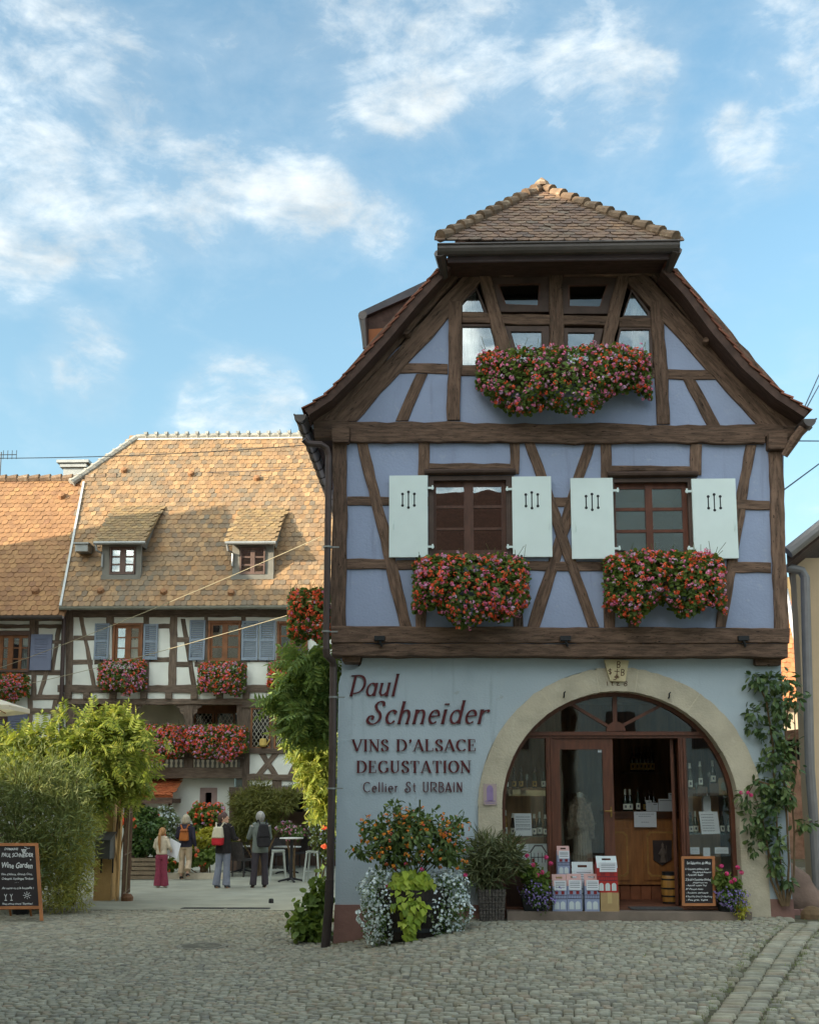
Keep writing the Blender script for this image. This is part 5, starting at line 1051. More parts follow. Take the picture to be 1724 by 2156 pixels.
# --- roof of the tall house
TANR = 1.6; ca, sa = math.cos(math.atan(TANR)), math.sin(math.atan(TANR)); Vr = np.array([0, ca, sa]); Ur = np.array([1., 0, 0]); Nr = np.array([0, -sa, ca])
def roofsheet(O, pts, m, name, parent, w=.175, ex=.20):
    """tiles over the polygon pts given in the (u, v) of the slope"""
    P = [((p - O) @ Ur, (p - O) @ Vr) for p in pts]
    def inside(u, v):
        c = False; j = len(P) - 1
        for i in range(len(P)):
            if (P[i][1] > v) != (P[j][1] > v) and u < (P[j][0] - P[i][0]) * (v - P[i][1]) / (P[j][1] - P[i][1]) + P[i][0]: c = not c
            j = i
        return c
    u0 = min(p[0] for p in P); u1 = max(p[0] for p in P); v1 = max(p[1] for p in P); mb = MB()
    tiles(mb, O + Ur * u0, Ur, Vr, Nr, w, ex, lambda u, v: inside(u + u0 + w * .4, max(v, .01)), int((u1 - u0) / w) + 2, int(v1 / ex) + 1, ln=ex * 1.6)
    mb.prism3(pts, -Nr * .05); return mb.build(name, m, parent)
EA = np.array(at(*Z6(312, 940), DL - .55)); ER = np.array(at(*Z6(1560, 936), DL - .55)); ER = np.array([EA[0] + 12.5, EA[1], EA[2]])
op = lambda x, y: onplane(*Z6(x, y), EA, Nr)
pR0, pR1 = op(702, 74), op(1545, 74); pR1 = np.array([ER[0], pR0[1], pR0[2]]); pH = op(432, 304); pE = op(372, 300)
roofA = roofsheet(EA, [EA, ER, pR1, pR0, pH], m_tile, 'roof', hA)
def roofA_extras():
    mb = MB(); n = 34
    for i in range(n): a = pR0 + (pR1 - pR0) * i / n; b = pR0 + (pR1 - pR0) * (i + 1.1) / n; mb.tube([a + (0, 0, .03), a + (b - a) * .82 + (0, 0, .05), a + (b - a) * .83 + (0, 0, .09), b + (0, 0, .09)], [.11, .11, .15, .14], 8)
    for i in range(9): a = pR0 + (pE - pR0) * i / 9; b = pR0 + (pE - pR0) * (i + 1.1) / 9; mb.tube([a, a + (b - a) * .8, a + (b - a) * .82, b], [.12, .12, .15, .15], 8)
    mb.build('ridge_tile', mat('grey_ridge_tile', S(150, 146, 136), .85, .2, 5, .3), roofA)
    mb = MB(); a = pR0 + (pR1 - pR0) * 0 + Nr * .03 - Vr * .12; mb.prism3([a, a + (pR1 - pR0), a + (pR1 - pR0) + Vr * .12, a + Vr * .12], Nr * .02); mb.build('mortar_bedding', m_white, roofA)
    bk = pR0 + np.array([0, 3.8, -6.1]); mb = MB(); mb.prism3([pE, pR0, np.array([pE[0], pE[1] + 4.5, pE[2]])], (0, 0, -.08)); mb.build('half_hip', m_tile, roofA)
    mb = MB(); mb.prism3([pE + (-.05, 0, -.05), pH + (0, -.02, -.05), pH + (-.2, .3, -.5), pE + (.1, .4, -.5)], (0, .3, 0)); mb.build('hip_eaves', m_orangewood, roofA)
    mb = MB(); w = np.array([.045, 0, 0]); mb.prism3([EA + Nr * .05 - w * .4, EA + Nr * .05 + w, pH + Nr * .05 + w, pH + Nr * .05 - w * .4], Nr * .03); mb.build('verge_flashing', mat('white_metal', S(186, 188, 184), .5, .05, 3, 0), roofA)
    mb = MB(); rb = pR1[1] + (pR1[1] - EA[1]); mb.add([pR0, pR1, (pR1[0], rb, EA[2]), (EA[0], rb, EA[2])], [(0, 1, 2, 3)]); mb.build('rear_roof', m_tile, roofA)
    mb = MB(); k = [(math.cos(t), math.sin(t)) for t in [math.pi + math.pi * i / 6 for i in range(7)]]; z = EA[2] - .0; ring = lambda x: [(x, EA[1] - .07 + c * .07, z + s * .1) for c, s in k]
    mb.strip(ring(EA[0]), ring(ER[0])); mb.add(ring(EA[0]), [list(range(7))]); x = EA[0] + .3
    while x < ER[0]: mb.tube([(x, EA[1] - .07 + c * .075, z + s * .105) for c, s in k], .012, 4); x += .62
    g = mb.build('gutter', mat('weathered_zinc', S(140, 138, 124), .55, .12, 3, .05, metallic=.3), roofA)
    for x, y in ((640, 245), (983, 262), (1320, 285), (520, 862), (843, 868), (1188, 872), (1506, 876)):
        p = op(x, y); mb = MB(); mb.lathe(0, 0, 0, [(.13, 0), (.1, .1), (.02, .12)], 8); v = mb.V[-1]; v[:] = p + v[:, 0:1] * Ur * .9 + v[:, 1:2] * Vr * .9 + v[:, 2:3] * Nr + Nr * .03; mb.build('vent_tile', mat('orange_vent_tile', S(146, 106, 74), .85, .15, 5, .2) if 'orange_vent_tile' not in bpy.data.materials else bpy.data.materials['orange_vent_tile'], roofA)
    p = op(447, 655); mb = MB(); mb.cbox(p[0], p[1] - .25, p[2] - .1, .38, .5, .22); mb.cbox(p[0], p[1] - .27, p[2] + .12, .46, .58, .04); mb.build('vent_box', m_grey, roofA)
roofA_extras()
def dormer(face, win, panes, rq):
    x0, x1, yt, yb = face; pb = op((x0 + x1) / 2, yb); d = pb[1]; fz0 = pb[2]; dm = None
    a0, a1, z0, z1 = rectpx(Z6, x0, x1, yt, yb, d)
    dm = holewall(Z6, x0, x1, yt, yb, [win], d, m_greyboard, 'dormer', hA, .12)
    casement(Z6, win, (win[0] + 8, win[1] - 8, win[2] + 8, win[3] - 8), panes[0], panes[1], d - .02, dm, m_sash2, fr=m_sash2, rec=.02)
    (ex0, ey0), (ex1, ey1), (tx1, ty1), (tx0, ty0) = rq; de = d - .22
    e0 = np.array(at(*Z6(ex0, ey0), de)); e1 = np.array(at(*Z6(ex1, ey1), de)); e1[2] = e0[2]; t0 = op(tx0, ty0); t1 = op(tx1, ty1); t0[1] = t1[1] = (t0[1] + t1[1]) / 2; t0[2] = t1[2]; 
    V = (t0 + t1) / 2 - (e0 + e1) / 2; V[0] = 0; H = np.linalg.norm(V); V /= H; N = np.cross(Ur, V); mb = MB()
    def test(u, v): f = v / H; return (t0[0] - e0[0]) * f <= u + .02 <= (e1[0] - e0[0]) + (t1[0] - e1[0]) * f and v < H
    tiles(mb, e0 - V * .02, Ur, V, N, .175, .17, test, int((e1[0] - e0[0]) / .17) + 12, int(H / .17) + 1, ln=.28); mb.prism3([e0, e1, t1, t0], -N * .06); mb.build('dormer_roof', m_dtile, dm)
    mb = MB()
    for x in (a0 + .005,): mb.prism3([(x, d + .02, z0), (x, d + .02, z1), (x, min(t0[1], d + (z1 - z0) / TANR + .1), z1)], (.095, 0, 0))
    e = e1 - (.05, 0, .05); mb.prism3([(a1 - .05, d, z1 - .02), (a1 - .05, d + .6, z1 - .02), t1 - (.12, 0, .12)], (.05, 0, 0)); mb.build('cheek', m_greyboard, dm)
    mb = MB(); mb.tube([e0 + (-.03, -.04, -.04), e1 + (.03, -.04, -.04)], .055, 8); mb.tube([e0 + (.02, -.04, -.07), e0 + (.05, .0, -.25), (a0 + .0, d - .05, z1 - .3), (a0 + .0, d - .05, z1 - .7)], .035, 8); mb.build('gutter', m_grey, dm)
    mb = MB(); mb.box(a0 - .02, a1 + .02, d - .06, d - .001, z0 - .02, z0 + .12); mb.build('apron', m_greyboard, dm)
m_greyboard = mat('weathered_grey_board', S(124, 120, 110), .8, .12, 3, .2, 20); m_sash2 = mat('purple_brown_sash', S(104, 82, 72), .6, .15, 4, .1); m_dtile = mat('shaded_dormer_tile', tile_cols[0], .85, .22, 5, .35, 24, island_cols=[S(140, 114, 80), S(126, 104, 76), S(148, 122, 84), S(116, 100, 76)])  # dormer roofs have their own, slightly darker tile mix
dormer((525, 726, 616, 796), (562, 697, 632, 772), ([(572, 618), (642, 688)], [(646, 676), (684, 716), (724, 756)]), ((490, 606), (745, 598), (843, 426), (592, 436)))
dormer((1193, 1404, 612, 796), (1230, 1362, 634, 772), ([(1240, 1286), (1306, 1352)], [(648, 678), (686, 718), (726, 756)]), ((1163, 606), (1412, 602), (1478, 436), (1232, 446)))
# --- upper floor of the tall house
WA = [(575, 737, 1022, 1216), (1065, 1238, 1008, 1218), (1420, 1580, 1012, 1220)]
holewall(Z6, 335, 1720, 945, 1420, WA, DL, m_white, 'upper_wall', hA)
for w, pc, pr in ((WA[0], [(600, 645), (668, 712)], [(1048, 1092), (1098, 1146), (1152, 1200)]), (WA[1], [(1088, 1142), (1166, 1224)], [(1032, 1082), (1090, 1140), (1148, 1200)]), (WA[2], [(1440, 1490), (1512, 1562)], [(1034, 1084), (1092, 1142), (1150, 1202)])):
    casement(Z6, w, (w[0] + 12, w[1] - 12, w[2] + 12, w[3] - 8), pc, pr, DL - .03, hA, m_orangewood, fr=m_orangewood, curtain=[((596, 714), (0, 0))] if 0 else None, rec=.03)
a0, a1, z0, z1 = rectpx(Z6, 592, 716, 1104, 1202, DL); mb = MB(); n = 26; A = [(a0 + (a1 - a0) * i / n, DL + .11 + .012 * math.sin(i * 2), z0) for i in range(n + 1)]; B = [(x, y, z1 + (.06 if i % 4 == 2 else .0)) for i, (x, y, _) in enumerate(A)]; mb.strip(A, B); mb.build('lace_curtain', m_curtain, hA)
for s in ((485, 567, 1025, 1210), (736, 816, 1028, 1211), (972, 1058, 1008, 1214), (1240, 1328, 1012, 1214), (1331, 1416, 1012, 1214)): louvre(Z6, *s, DL, hA)
for c in (vbeam(Z6, 955, 1345, 338, 382, 326, 372), vbeam(Z6, 990, 1345, 408, 430, 474, 494), vbeam(Z6, 985, 1030, 548, 586, 548, 586), vbeam(Z6, 985, 1345, 738, 768, 742, 766), vbeam(Z6, 985, 1348, 876, 912, 864, 904), vbeam(Z6, 1000, 1345, 928, 952, 984, 1010), vbeam(Z6, 985, 1345, 1050, 1068, 1050, 1066), vbeam(Z6, 1210, 1345, 1236, 1268, 1236, 1268), vbeam(Z6, 1210, 1345, 1388, 1420, 1388, 1420), vbeam(Z6, 985, 1030, 1238, 1262, 1238, 1262)): TA(c)
for c in (hbeam(Z6, 320, 1720, 952, 992), hbeam(Z6, 380, 486, 1086, 1110), hbeam(Z6, 372, 478, 1210, 1236), hbeam(Z6, 486, 584, 1212, 1234), hbeam(Z6, 735, 872, 1196, 1222), hbeam(Z6, 816, 876, 1026, 1050), hbeam(Z6, 908, 975, 1094, 1120), hbeam(Z6, 905, 990, 1220, 1246), hbeam(Z6, 1000, 1062, 1222, 1246), hbeam(Z6, 1055, 1250, 1216, 1240), hbeam(Z6, 560, 745, 1214, 1236), hbeam(Z6, 1240, 1420, 1210, 1222)): TA(c, proud=.012)
TA(hbeam(Z6, 300, 1720, 1340, 1378), proud=.05); TA(hbeam(Z6, 300, 1720, 1410, 1440), proud=.05)
for x in (355, 450, 585, 742, 870, 1000, 1130, 1266, 1400, 1530):
    a0, a1, z0, z1 = rectpx(Z6, x - 17, x + 17, 1377, 1411, DL); mb = MB(); mb.box(a0, a1, DL - .12, DL + .1, z0, z1); mb.build('joist_end', m_timber2, hA)
# --- gallery
DG = DL + 1.5
holewall(Z7, 318, 1218, 20, 420, [(480, 634, 30, 300), (968, 1200, 50, 280)], DG, mat('cream_render', S(226, 214, 186), .9, .06, 1.5, .2), 'gallery_back_wall', hA)
p0 = rectpx(Z7, 480, 634, 44, 300, DG); mb = MB(); cx = (p0[0] + p0[1]) / 2; r = (p0[1] - p0[0]) / 2; zc = p0[3] - r
for s, g in ((0, .0),):
    A = [(cx - r * math.cos(math.pi * i / 14), zc + r * math.sin(math.pi * i / 14)) for i in range(15)]; B = [(cx - (r - .14) * math.cos(math.pi * i / 14), zc + (r - .14) * math.sin(math.pi * i / 14)) for i in range(15)]
    for i in range(14): mb.prism([A[i], A[i + 1], B[i + 1], B[i]], DG - .03, DG + .2)
    for i in range(14): mb.prism([A[i], A[i + 1], (A[i + 1][0], p0[3] + .4), (A[i][0], p0[3] + .4)], DG - .005, DG + .2)
mb.box(cx - r, cx - r + .14, DG - .03, DG + .2, p0[2], zc); mb.box(cx + r - .14, cx + r, DG - .03, DG + .2, p0[2], zc); mb.build('arched_doorway', mat('ochre_stone', S(176, 128, 78), .9, .15, 3, .3), hA)
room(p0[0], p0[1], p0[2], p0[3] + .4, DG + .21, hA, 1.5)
m_lattice = mat('pale_lead', S(186, 178, 160), .6, .1, 5, 0)
def lattice(Z, x0, x1, y0, y1, d, parent, nx=5):
    a0, a1, z0, z1 = rectpx(Z, x0, x1, y0, y1, d); f = .05; mb = MB()
    mb.box(a0 - f, a1 + f, d - .05, d + .04, z0 - f, z0); mb.box(a0 - f, a1 + f, d - .05, d + .04, z1, z1 + f); mb.box(a0 - f, a0, d - .05, d + .04, z0, z1); mb.box(a1, a1 + f, d - .05, d + .04, z0, z1)
    w = mb.build('lattice_window', m_orangewood, parent); mb = MB(); W = a1 - a0; H = z1 - z0; st = W / nx; k = 1.55
    for sg in (1, -1):
        c = -int(H / st / k) - 2
        while c < nx + int(H / st / k) + 2:
            xb = a0 + c * st if sg > 0 else a1 - c * st; pts = []
            for z in (z0, z1):
                pts.append((xb + sg * (z - z0) / k, z))
            (xa, za), (xc, zc_) = pts
            t0 = 0; t1 = 1; dx = xc - xa
            for lim, sg2 in ((a0, 1), (a1, -1)):
                q0 = (xa - lim) * sg2; q1 = (xc - lim) * sg2
                if q0 < 0 and q1 < 0: t0, t1 = 1, 0; break
                if q0 < 0: t0 = max(t0, q0 / (q0 - q1))
                elif q1 < 0: t1 = min(t1, q0 / (q0 - q1))
            if t1 > t0 + .01: mb.tube([(xa + dx * t0, d - .012 + .004 * sg, za + H * t0), (xa + dx * t1, d - .012 + .004 * sg, za + H * t1)], .0085, 4, cap=False)
            c += 1
    mb.build('lead_lattice', m_lattice, w); mb = MB(); mb.box(a0, a1, d + .01, d + .015, z0, z1); mb.build('pane', m_glassdim, w); room(a0, a1, z0, z1, d + .04, w, .7)
for x0, x1 in ((978, 1066), (1086, 1172)): lattice(Z7, x0, x1, 88, 270, DG, hA, 4)
p = rectpx(Z7, 960, 1205, 46, 86, DG); mb = MB(); mb.box(p[0], p[1], DG - .03, DG + .05, p[2], p[3]); q = rectpx(Z7, 1066, 1086, 86, 280, DG); mb.box(q[0] + .05, q[1] - .05, DG - .035, DG + .05, q[2], q[3]); mb.build('window_surround', m_orangewood, hA)
LW = [(1264, 1352, 66, 256), (1382, 1466, 66, 256), (1500, 1580, 66, 256)]
holewall(Z7, 1216, 1720, 36, 450, LW, DL, m_white, 'bay_wall', hA)
for w in LW: lattice(Z7, *w, DL, hA, 4)
for c in (hbeam(Z7, 1216, 1720, 30, 60), hbeam(Z7, 1216, 1720, 262, 290), hbeam(Z7, 1240, 1720, 392, 424), hbeam(Z7, 1150, 1720, 456, 492)): TA(c, proud=.06)
for c in (vbeam(Z7, 36, 470, 1214, 1256, 1214, 1252), vbeam(Z7, 60, 262, 1352, 1382, 1352, 1382), vbeam(Z7, 60, 262, 1468, 1500, 1468, 1500), vbeam(Z7, 290, 394, 1298, 1332, 1362, 1396), vbeam(Z7, 290, 394, 1366, 1400, 1282, 1316), vbeam(Z7, 290, 394, 1462, 1496, 1518, 1552), vbeam(Z7, 290, 394, 1494, 1528, 1442, 1476), vbeam(Z7, 420, 460, 1366, 1412, 1366, 1412), vbeam(Z7, 420, 460, 1514, 1560, 1514, 1560)): TA(c)
for x0, x1, b in ((318, 378, 0), (634, 668, 1), (924, 968, 1), (1188, 1216, 0)):
    TA(vbeam(Z7, 38, 360, x0, x1, x0, x1), proud=.0)
    if b:
        for s in (-1, 1):
            mb = MB(); e = x0 if s < 0 else x1; mb.prism([xz(Z7(*q), DL) for q in ((e, 40), (e + s * 46, 40), (e + s * 40, 56), (e + s * 24, 62), (e + s * 20, 84), (e + s * 6, 92), (e, 110))], DL + .01, DL + .07); mb.build('carved_bracket', m_timber2, hA)
for c in (hbeam(Z7, 640, 1216, 358, 386), hbeam(Z7, 640, 1216, 384, 412), hbeam(Z7, 320, 1225, 306, 318)): TA(c, proud=.08)
for x in list(range(330, 640, 24)) + list(range(720, 920, 24)) + list(range(950, 1200, 24)):
    a0, a1, z0, z1 = rectpx(Z7, x, x + 15, 316, 360, DL); mb = MB(); c = (a0 + a1) / 2; h = z1 - z0; w = (a1 - a0) / 2; mb.prism([(c - w, z0), (c + w, z0), (c + w * .6, z0 + h * .2), (c + w, z0 + h * .55), (c + w * .5, z0 + h * .8), (c + w, z1), (c - w, z1), (c - w * .5, z0 + h * .8), (c - w, z0 + h * .55), (c - w * .6, z0 + h * .2)], DL + .0, DL + .03); mb.build('baluster', m_greyboard, hA)
q = rectpx(Z7, 318, 1216, 20, 380, DL); mb = MB(); mb.box(q[0], q[1], DL + .1, DG, q[2] - .06, q[2]); mb.box(q[0], q[1], DL + .09, DG, q[3] - .0, q[3] + .05); mb.build('gallery_floor', m_timber2, hA)
mb = MB(); mb.box(q[1] - .02, q[1] + .1, DL + .1, DG, q[2], q[3]); mb.box(q[0] - .1, q[0] + .02, DL + .1, DG, q[2], q[3]); mb.build('gallery_side_wall', m_white, hA)
# --- ground floor: white wall with niche, dark passage, porch roof
DQ = DL + .35
holewall(Z7, 560, 1175, 400, 905, [(1030, 1062, 484, 536), (622, 738, 520, 860)], DQ, m_white, 'ground_floor_wall', hA)
q = rectpx(Z7, 1002, 1090, 460, 552, DQ); i = rectpx(Z7, 1030, 1062, 484, 536, DQ); mb = MB(); mb.box(q[0], i[0], DQ - .03, DQ + .1, q[2], q[3]); mb.box(i[1], q[1], DQ - .03, DQ + .1, q[2], q[3]); mb.box(i[0], i[1], DQ - .03, DQ + .1, i[3], q[3]); mb.box(i[0], i[1], DQ - .03, DQ + .1, q[2], i[2]); mb.build('niche_surround', mat('mauve_stone', S(164, 138, 130), .9, .12, 4, .3), hA); room(*i, DQ + .1, hA, .4)
q = rectpx(Z7, 622, 738, 520, 862, DQ); room(*q, DQ + .2, hA, .5); mb = MB()
cx = (q[0] + q[1]) / 2; r = (q[1] - q[0]) / 2; A = [(cx - r * math.cos(math.pi * i / 12), q[3] - r + r * math.sin(math.pi * i / 12)) for i in range(13)]
for i in range(12): mb.prism([A[i], A[i + 1], (A[i + 1][0], q[3] + .01), (A[i][0], q[3] + .01)], DQ + .003, DQ + .19)
mb.build('arch_spandrel', m_white, hA); mb = MB(); mb.box(q[0], q[1], DQ + .18, DQ + .199, q[2], q[3]); mb.build('cellar_door', mat('dark_door', S(54, 40, 36), .6, .2, 3, .2, stretch=(8, 8, 1)), hA)
b = np.array(at(*Z7(636, 500), DQ - 1.0)); t = np.array(at(*Z7(690, 420), DQ)); e = np.array(at(*Z7(866, 500), DQ - 1.0)); tt = np.array(at(*Z7(872, 420), DQ)); t[2] = tt[2]; b[2] = e[2]; V = (tt - e); V[0] = 0; H = np.linalg.norm(V); V /= H; N = np.cross(Ur, V); b[0] = -9.2; mb = MB()
tiles(mb, b, Ur, V, N, .17, .15, lambda u, v: u < e[0] - b[0] and v < H, int((e[0] - b[0]) / .17) + 1, int(H / .15) + 1); mb.prism3([b, e, tt, (b[0], tt[1], tt[2])], -N * .06); pr = mb.build('porch_roof', mat('orange_porch_tile', tile_cols[0], .85, .15, 5, .3, island_cols=[S(184, 104, 62), S(172, 92, 56), S(192, 116, 72)]), hA)
mb = MB(); mb.box(b[0], e[0], e[1] - .02, e[1] + .06, e[2] - .22, e[2] - .06); mb.box(e[0] - .1, e[0], e[1], DQ, e[2] - .2, e[2] - .08); mb.tube([(e[0] - .1, e[1] + .1, e[2] - .2), (e[0] - .1, DQ, e[2] - .9)], .06, 6); mb.build('porch_beam', m_timber, pr)
q = rectpx(Z7, 1165, 1760, 488, 900, DL); mb = MB(); mb.box(q[0] + .0, q[1], DL + 2.6, DL + 2.7, -.1, q[3] + .2); mb.box(q[0] - .15, q[0] + .1, DL + .1, DL + 2.6, -.1, q[3]); mb.box(q[0], q[1], DL + .1, DL + 2.6, q[3] - .02, q[3] + .06); mb.build('passage_wall', mat('brown_render', S(112, 92, 80), .9, .15, 2, .3), hA)
mb = MB(); q2 = rectpx(Z7, 1465, 1520, 510, 580, DL + 2.6); mb.box(q2[0], q2[1], DL + 2.57, DL + 2.6, q2[2], q2[3]); mb.build('passage_opening', m_dark, hA)
q = rectpx(Z7, 318, 1720, 0, 900, DL); mb = MB(); mb.box(q[0], q[1], DL + 5, DL + 5.2, 0, q[3] + 2); mb.box(q[0] - .3, q[0], DL + .2, DL + 5, 0, q[3] + 3); mb.box(q[0] - .3, q[0], DL + 5, DL + 9, 0, q[3] + 3); mb.build('side_wall', m_white, hA)
# --- red roofed house at the left
EB = np.array(at(*Z6(330, 985), DL - .6)); EB0 = EB - (9.0, 0, 0); opB = lambda x, y: onplane(*Z6(x, y), EB, Nr); rB = opB(350, 287)
roofB = roofsheet(EB0, [EB0, EB, np.array([EB[0] + .35, rB[1], rB[2]]), np.array([EB0[0], rB[1], rB[2]])], m_redtile, 'roof', hB, .19, .19)
mb = MB(); a = np.array([EB0[0], rB[1], rB[2]]); b = np.array([EB[0] + .4, rB[1], rB[2]])
for i in range(26): p, q = a + (b - a) * i / 26, a + (b - a) * (i + 1.08) / 26; mb.tube([p + (0, 0, .02), q + (0, 0, .06)], [.12, .15], 8)
mb.build('ridge_tile', m_ridge, roofB); mb = MB(); mb.add([a, b, (b[0], b[1] + 4.5, EB[2]), (a[0], b[1] + 4.5, EB[2])], [(0, 1, 2, 3)]); mb.build('rear_roof', m_redtile, roofB)
mb = MB(); k = [(math.cos(t), math.sin(t)) for t in [math.pi + math.pi * i / 6 for i in range(7)]]; ring = lambda x: [(x, EB[1] - .07 + c * .07, EB[2] + s * .1) for c, s in k]; mb.strip(ring(EB0[0]), ring(EB[0])); mb.build('gutter', m_zinc, roofB)
for x, y in ((322, 376), (188, 862)):
    p = opB(x, y); mb = MB(); mb.lathe(0, 0, 0, [(.14, 0), (.1, .1), (.02, .12)], 8); v = mb.V[-1]; v[:] = p + v[:, 0:1] * Ur + v[:, 1:2] * Vr + v[:, 2:3] * Nr + Nr * .03; mb.build('vent_tile', bpy.data.materials['orange_vent_tile'], roofB)
WB = [(-160, 160, 1066, 1274), (-160, 40, 1500, 1720)]
holewall(Z6, -900, 336, 960, 2090, WB, DL - .05, m_white, 'wall', hB)
for w, pc, pr in ((WB[0], [(-140, -70), (-56, 0), (10, 44), (62, 100), (106, 146)], [(1098, 1146), (1152, 1202), (1208, 1256)]), (WB[1], [(-130, -60), (-40, 26)], [(1520, 1580), (1590, 1650), (1660, 1706)])):
    casement(Z6, w, (w[0] + 10, w[1] - 10, w[2] + 18, w[3] - 10), pc, pr, DL - .08, hB, m_orangewood, fr=m_sash2, rec=.03, curtain=[((108, 144), (0, 0))] if 0 else None)
a0, a1, z0, z1 = rectpx(Z6, 104, 142, 1100, 1256, DL); mb = MB(); A = [(a0 + (a1 - a0) * i / 10, DL + .1 + .02 * math.sin(i * 2), z0) for i in range(11)]; mb.strip(A, [(x, y, z1) for x, y, _ in A]); mb.build('curtain', m_curtain, hB)
m_bshut = mat('slate_blue_paint', S(118, 124, 144), .6, .08, 3, .1)
for s in ((155, 272, 1080, 1264), (84, 330, 1528, 1720)):
    a0, a1, z0, z1 = rectpx(Z6, s[0], s[1] if s[0] == 155 else 330, s[2], s[3], DL - .1); y = DL - .14; mb = MB(); mb.box(a0, a1, y, y + .045, z0, z1); zm = z1 - (z1 - z0) * .1
    for i in range(8): z = zm - i * .075 * (z1 - z0) / 1.1; mb.prism3([(a0 + .12, y - .018, z - .05), (a0 + .12, y + .001, z - .01), (a0 + .12, y + .001, z - .055)], (a1 - a0 - .24, 0, 0))
    mb.build('shutter', m_bshut, hB) if s[0] == 155 else None
a0, a1, z0, z1 = rectpx(Z7, 35, 142, 88, 266, DL - .1); y = DL - .14; mb = MB(); mb.box(a0, a1, y, y + .045, z0, z1)
for i in range(7): z = z1 - .1 - i * .075; mb.prism3([(a0 + .12, y - .018, z - .05), (a0 + .12, y + .001, z - .01), (a0 + .12, y + .001, z - .055)], (a1 - a0 - .24, 0, 0))
mb.build('shutter', m_bshut, hB)
TB = lambda c, **k: TA(c, par=hB, proud=k.pop('proud', .07))
for c in (hbeam(Z6, -600, 325, 985, 1012), hbeam(Z6, -600, 325, 1030, 1050), hbeam(Z6, -600, 160, 1062, 1078), hbeam(Z6, 168, 320, 1110, 1130), hbeam(Z6, -600, 315, 1264, 1290), hbeam(Z6, 150, 310, 1390, 1418), hbeam(Z6, -600, 320, 1460, 1490), hbeam(Z6, 60, 320, 1620, 1645)): TB(c)
for c in (vbeam(Z6, 990, 1110, 158, 184, 158, 184), vbeam(Z6, 1264, 1400, 166, 192, 166, 192), vbeam(Z6, 1050, 1264, 296, 320, 262, 284), vbeam(Z6, 1264, 1400, 236, 258, 196, 218), vbeam(Z6, 1000, 1110, 186, 204, 186, 204), vbeam(Z6, 1400, 1700, 148, 172, 148, 172), vbeam(Z6, 1418, 1620, 280, 304, 244, 268)): TB(c)
mb = MB(); mb.tube([at(*Z6(320, 955), DL - .2), at(*Z6(330, 1000), DL - .2), at(*Z6(318, 1380), DL - .2), at(*Z6(316, 1700), DL - .2)], .065, 8); mb.build('downpipe', m_pipe, hA)
# flue and aerials
p = rectpx(Z6, 362, 436, 206, 268, 37.5); o = thing('chimney', 'small grey metal chimney with flat cap rising behind the mottled roof', 'chimney', ((p[0] + p[1]) / 2, 37.5, p[2] - 2)); mb = MB(); c = (p[0] + p[1]) / 2; h = p[3] - p[2]; mb.cbox(c, 37.5, p[2] - 2, .75, .75, 2 + h * .45); mb.cbox(c, 37.5, p[2] + h * .45, .95, .95, .12); mb.build('stack', m_grey, o)
mb = MB(); mb.cbox(c, 37.5, p[3] - .1, 1.15, 1.1, .1)
for sx in (-.38, .38):
    for sy in (-.38, .38): mb.cbox(c + sx, 37.5 + sy, p[2] + h * .45 + .12, .06, .06, h * .5 - .1)
mb.build('cap', m_grey, o)
def aerial(x, y, d, h, n, w, L):
    p = at(*Z6(x, y), d); o = thing('tv_aerial', L, 'aerial', (p[0], d, p[2] - h)); mb = MB(); mb.tube([(p[0], d, p[2] - h), (p[0], d, p[2] + .1)], .02, 6); mb.tube([(p[0] - w, d, p[2]), (p[0] + w, d, p[2])], .015, 5)
    for i in range(n): xx = p[0] - w + 2 * w * i / (n - 1); mb.tube([(xx, d, p[2] - .16), (xx, d, p[2] + .16)], .012, 4)
    mb.build('mast', m_black, o)
aerial(1492, 50, 37, 1.2, 3, .38, 'small television aerial on the ridge of the mottled roof'); aerial(8, 158, 37, 1.6, 8, .55, 'television aerial above the red roof at the left edge')
# wires
def wire(pts, r, L, m, name='overhead_wire', sag=0):
    P = [at(*q) for q in pts]; a, b = np.array(P[0]), np.array(P[-1]); n = 14; Q = [tuple(a + (b - a) * i / n - np.array([0, 0, sag * 4 * (i / n) * (1 - i / n)])) for i in range(n + 1)]
    mb = MB(); mb.tube(Q, r, 5); tag(mb.build(name, m, loc=tuple((a + b) / 2)), L, 'wire')
m_string = mat('pale_rope', S(168, 156, 128), .8, .1, 5, 0)
wire([(-60, *[Z6(0, 176)[1]], 27), (*Z6(1620, 104), 27)], .011, 'black cable crossing the sky left of the shop, above the chimney', m_black, sag=.1)
wire([(*Z6(430, 258), 35), (*Z6(1620, 226), 33)], .012, 'thin dark cable crossing high over the mottled roof', m_zinc, sag=.05)
wire([(*Z6(-100, 1286), 30), (*Z6(1650, 578), 19)], .0075, 'upper pale rope slanting across the mottled roof to the shop', m_string, sag=.1)
wire([(*Z6(-100, 1385), 30), (*Z6(1650, 930), 19)], .0075, 'lower pale rope slanting across the white upper windows', m_string, sag=.1)
wire([(1660, 930, 16), (1790, 640, 40)], .012, 'dark cable rising steeply from the right eaves of the shop, upper of two', m_black)
wire([(1655, 935, 16), (1790, 690, 40)], .012, 'dark cable rising steeply from the right eaves of the shop, lower of two', m_black)
wire([(1640, 928, 16), (1800, 929, 25)], .012, 'short level dark cable leaving the right eaves of the shop', m_black)
wire([(1600, 1068, 17), (1800, 920, 25)], .014, 'dark cable climbing from the right corner post towards the neighbouring eaves', m_black)
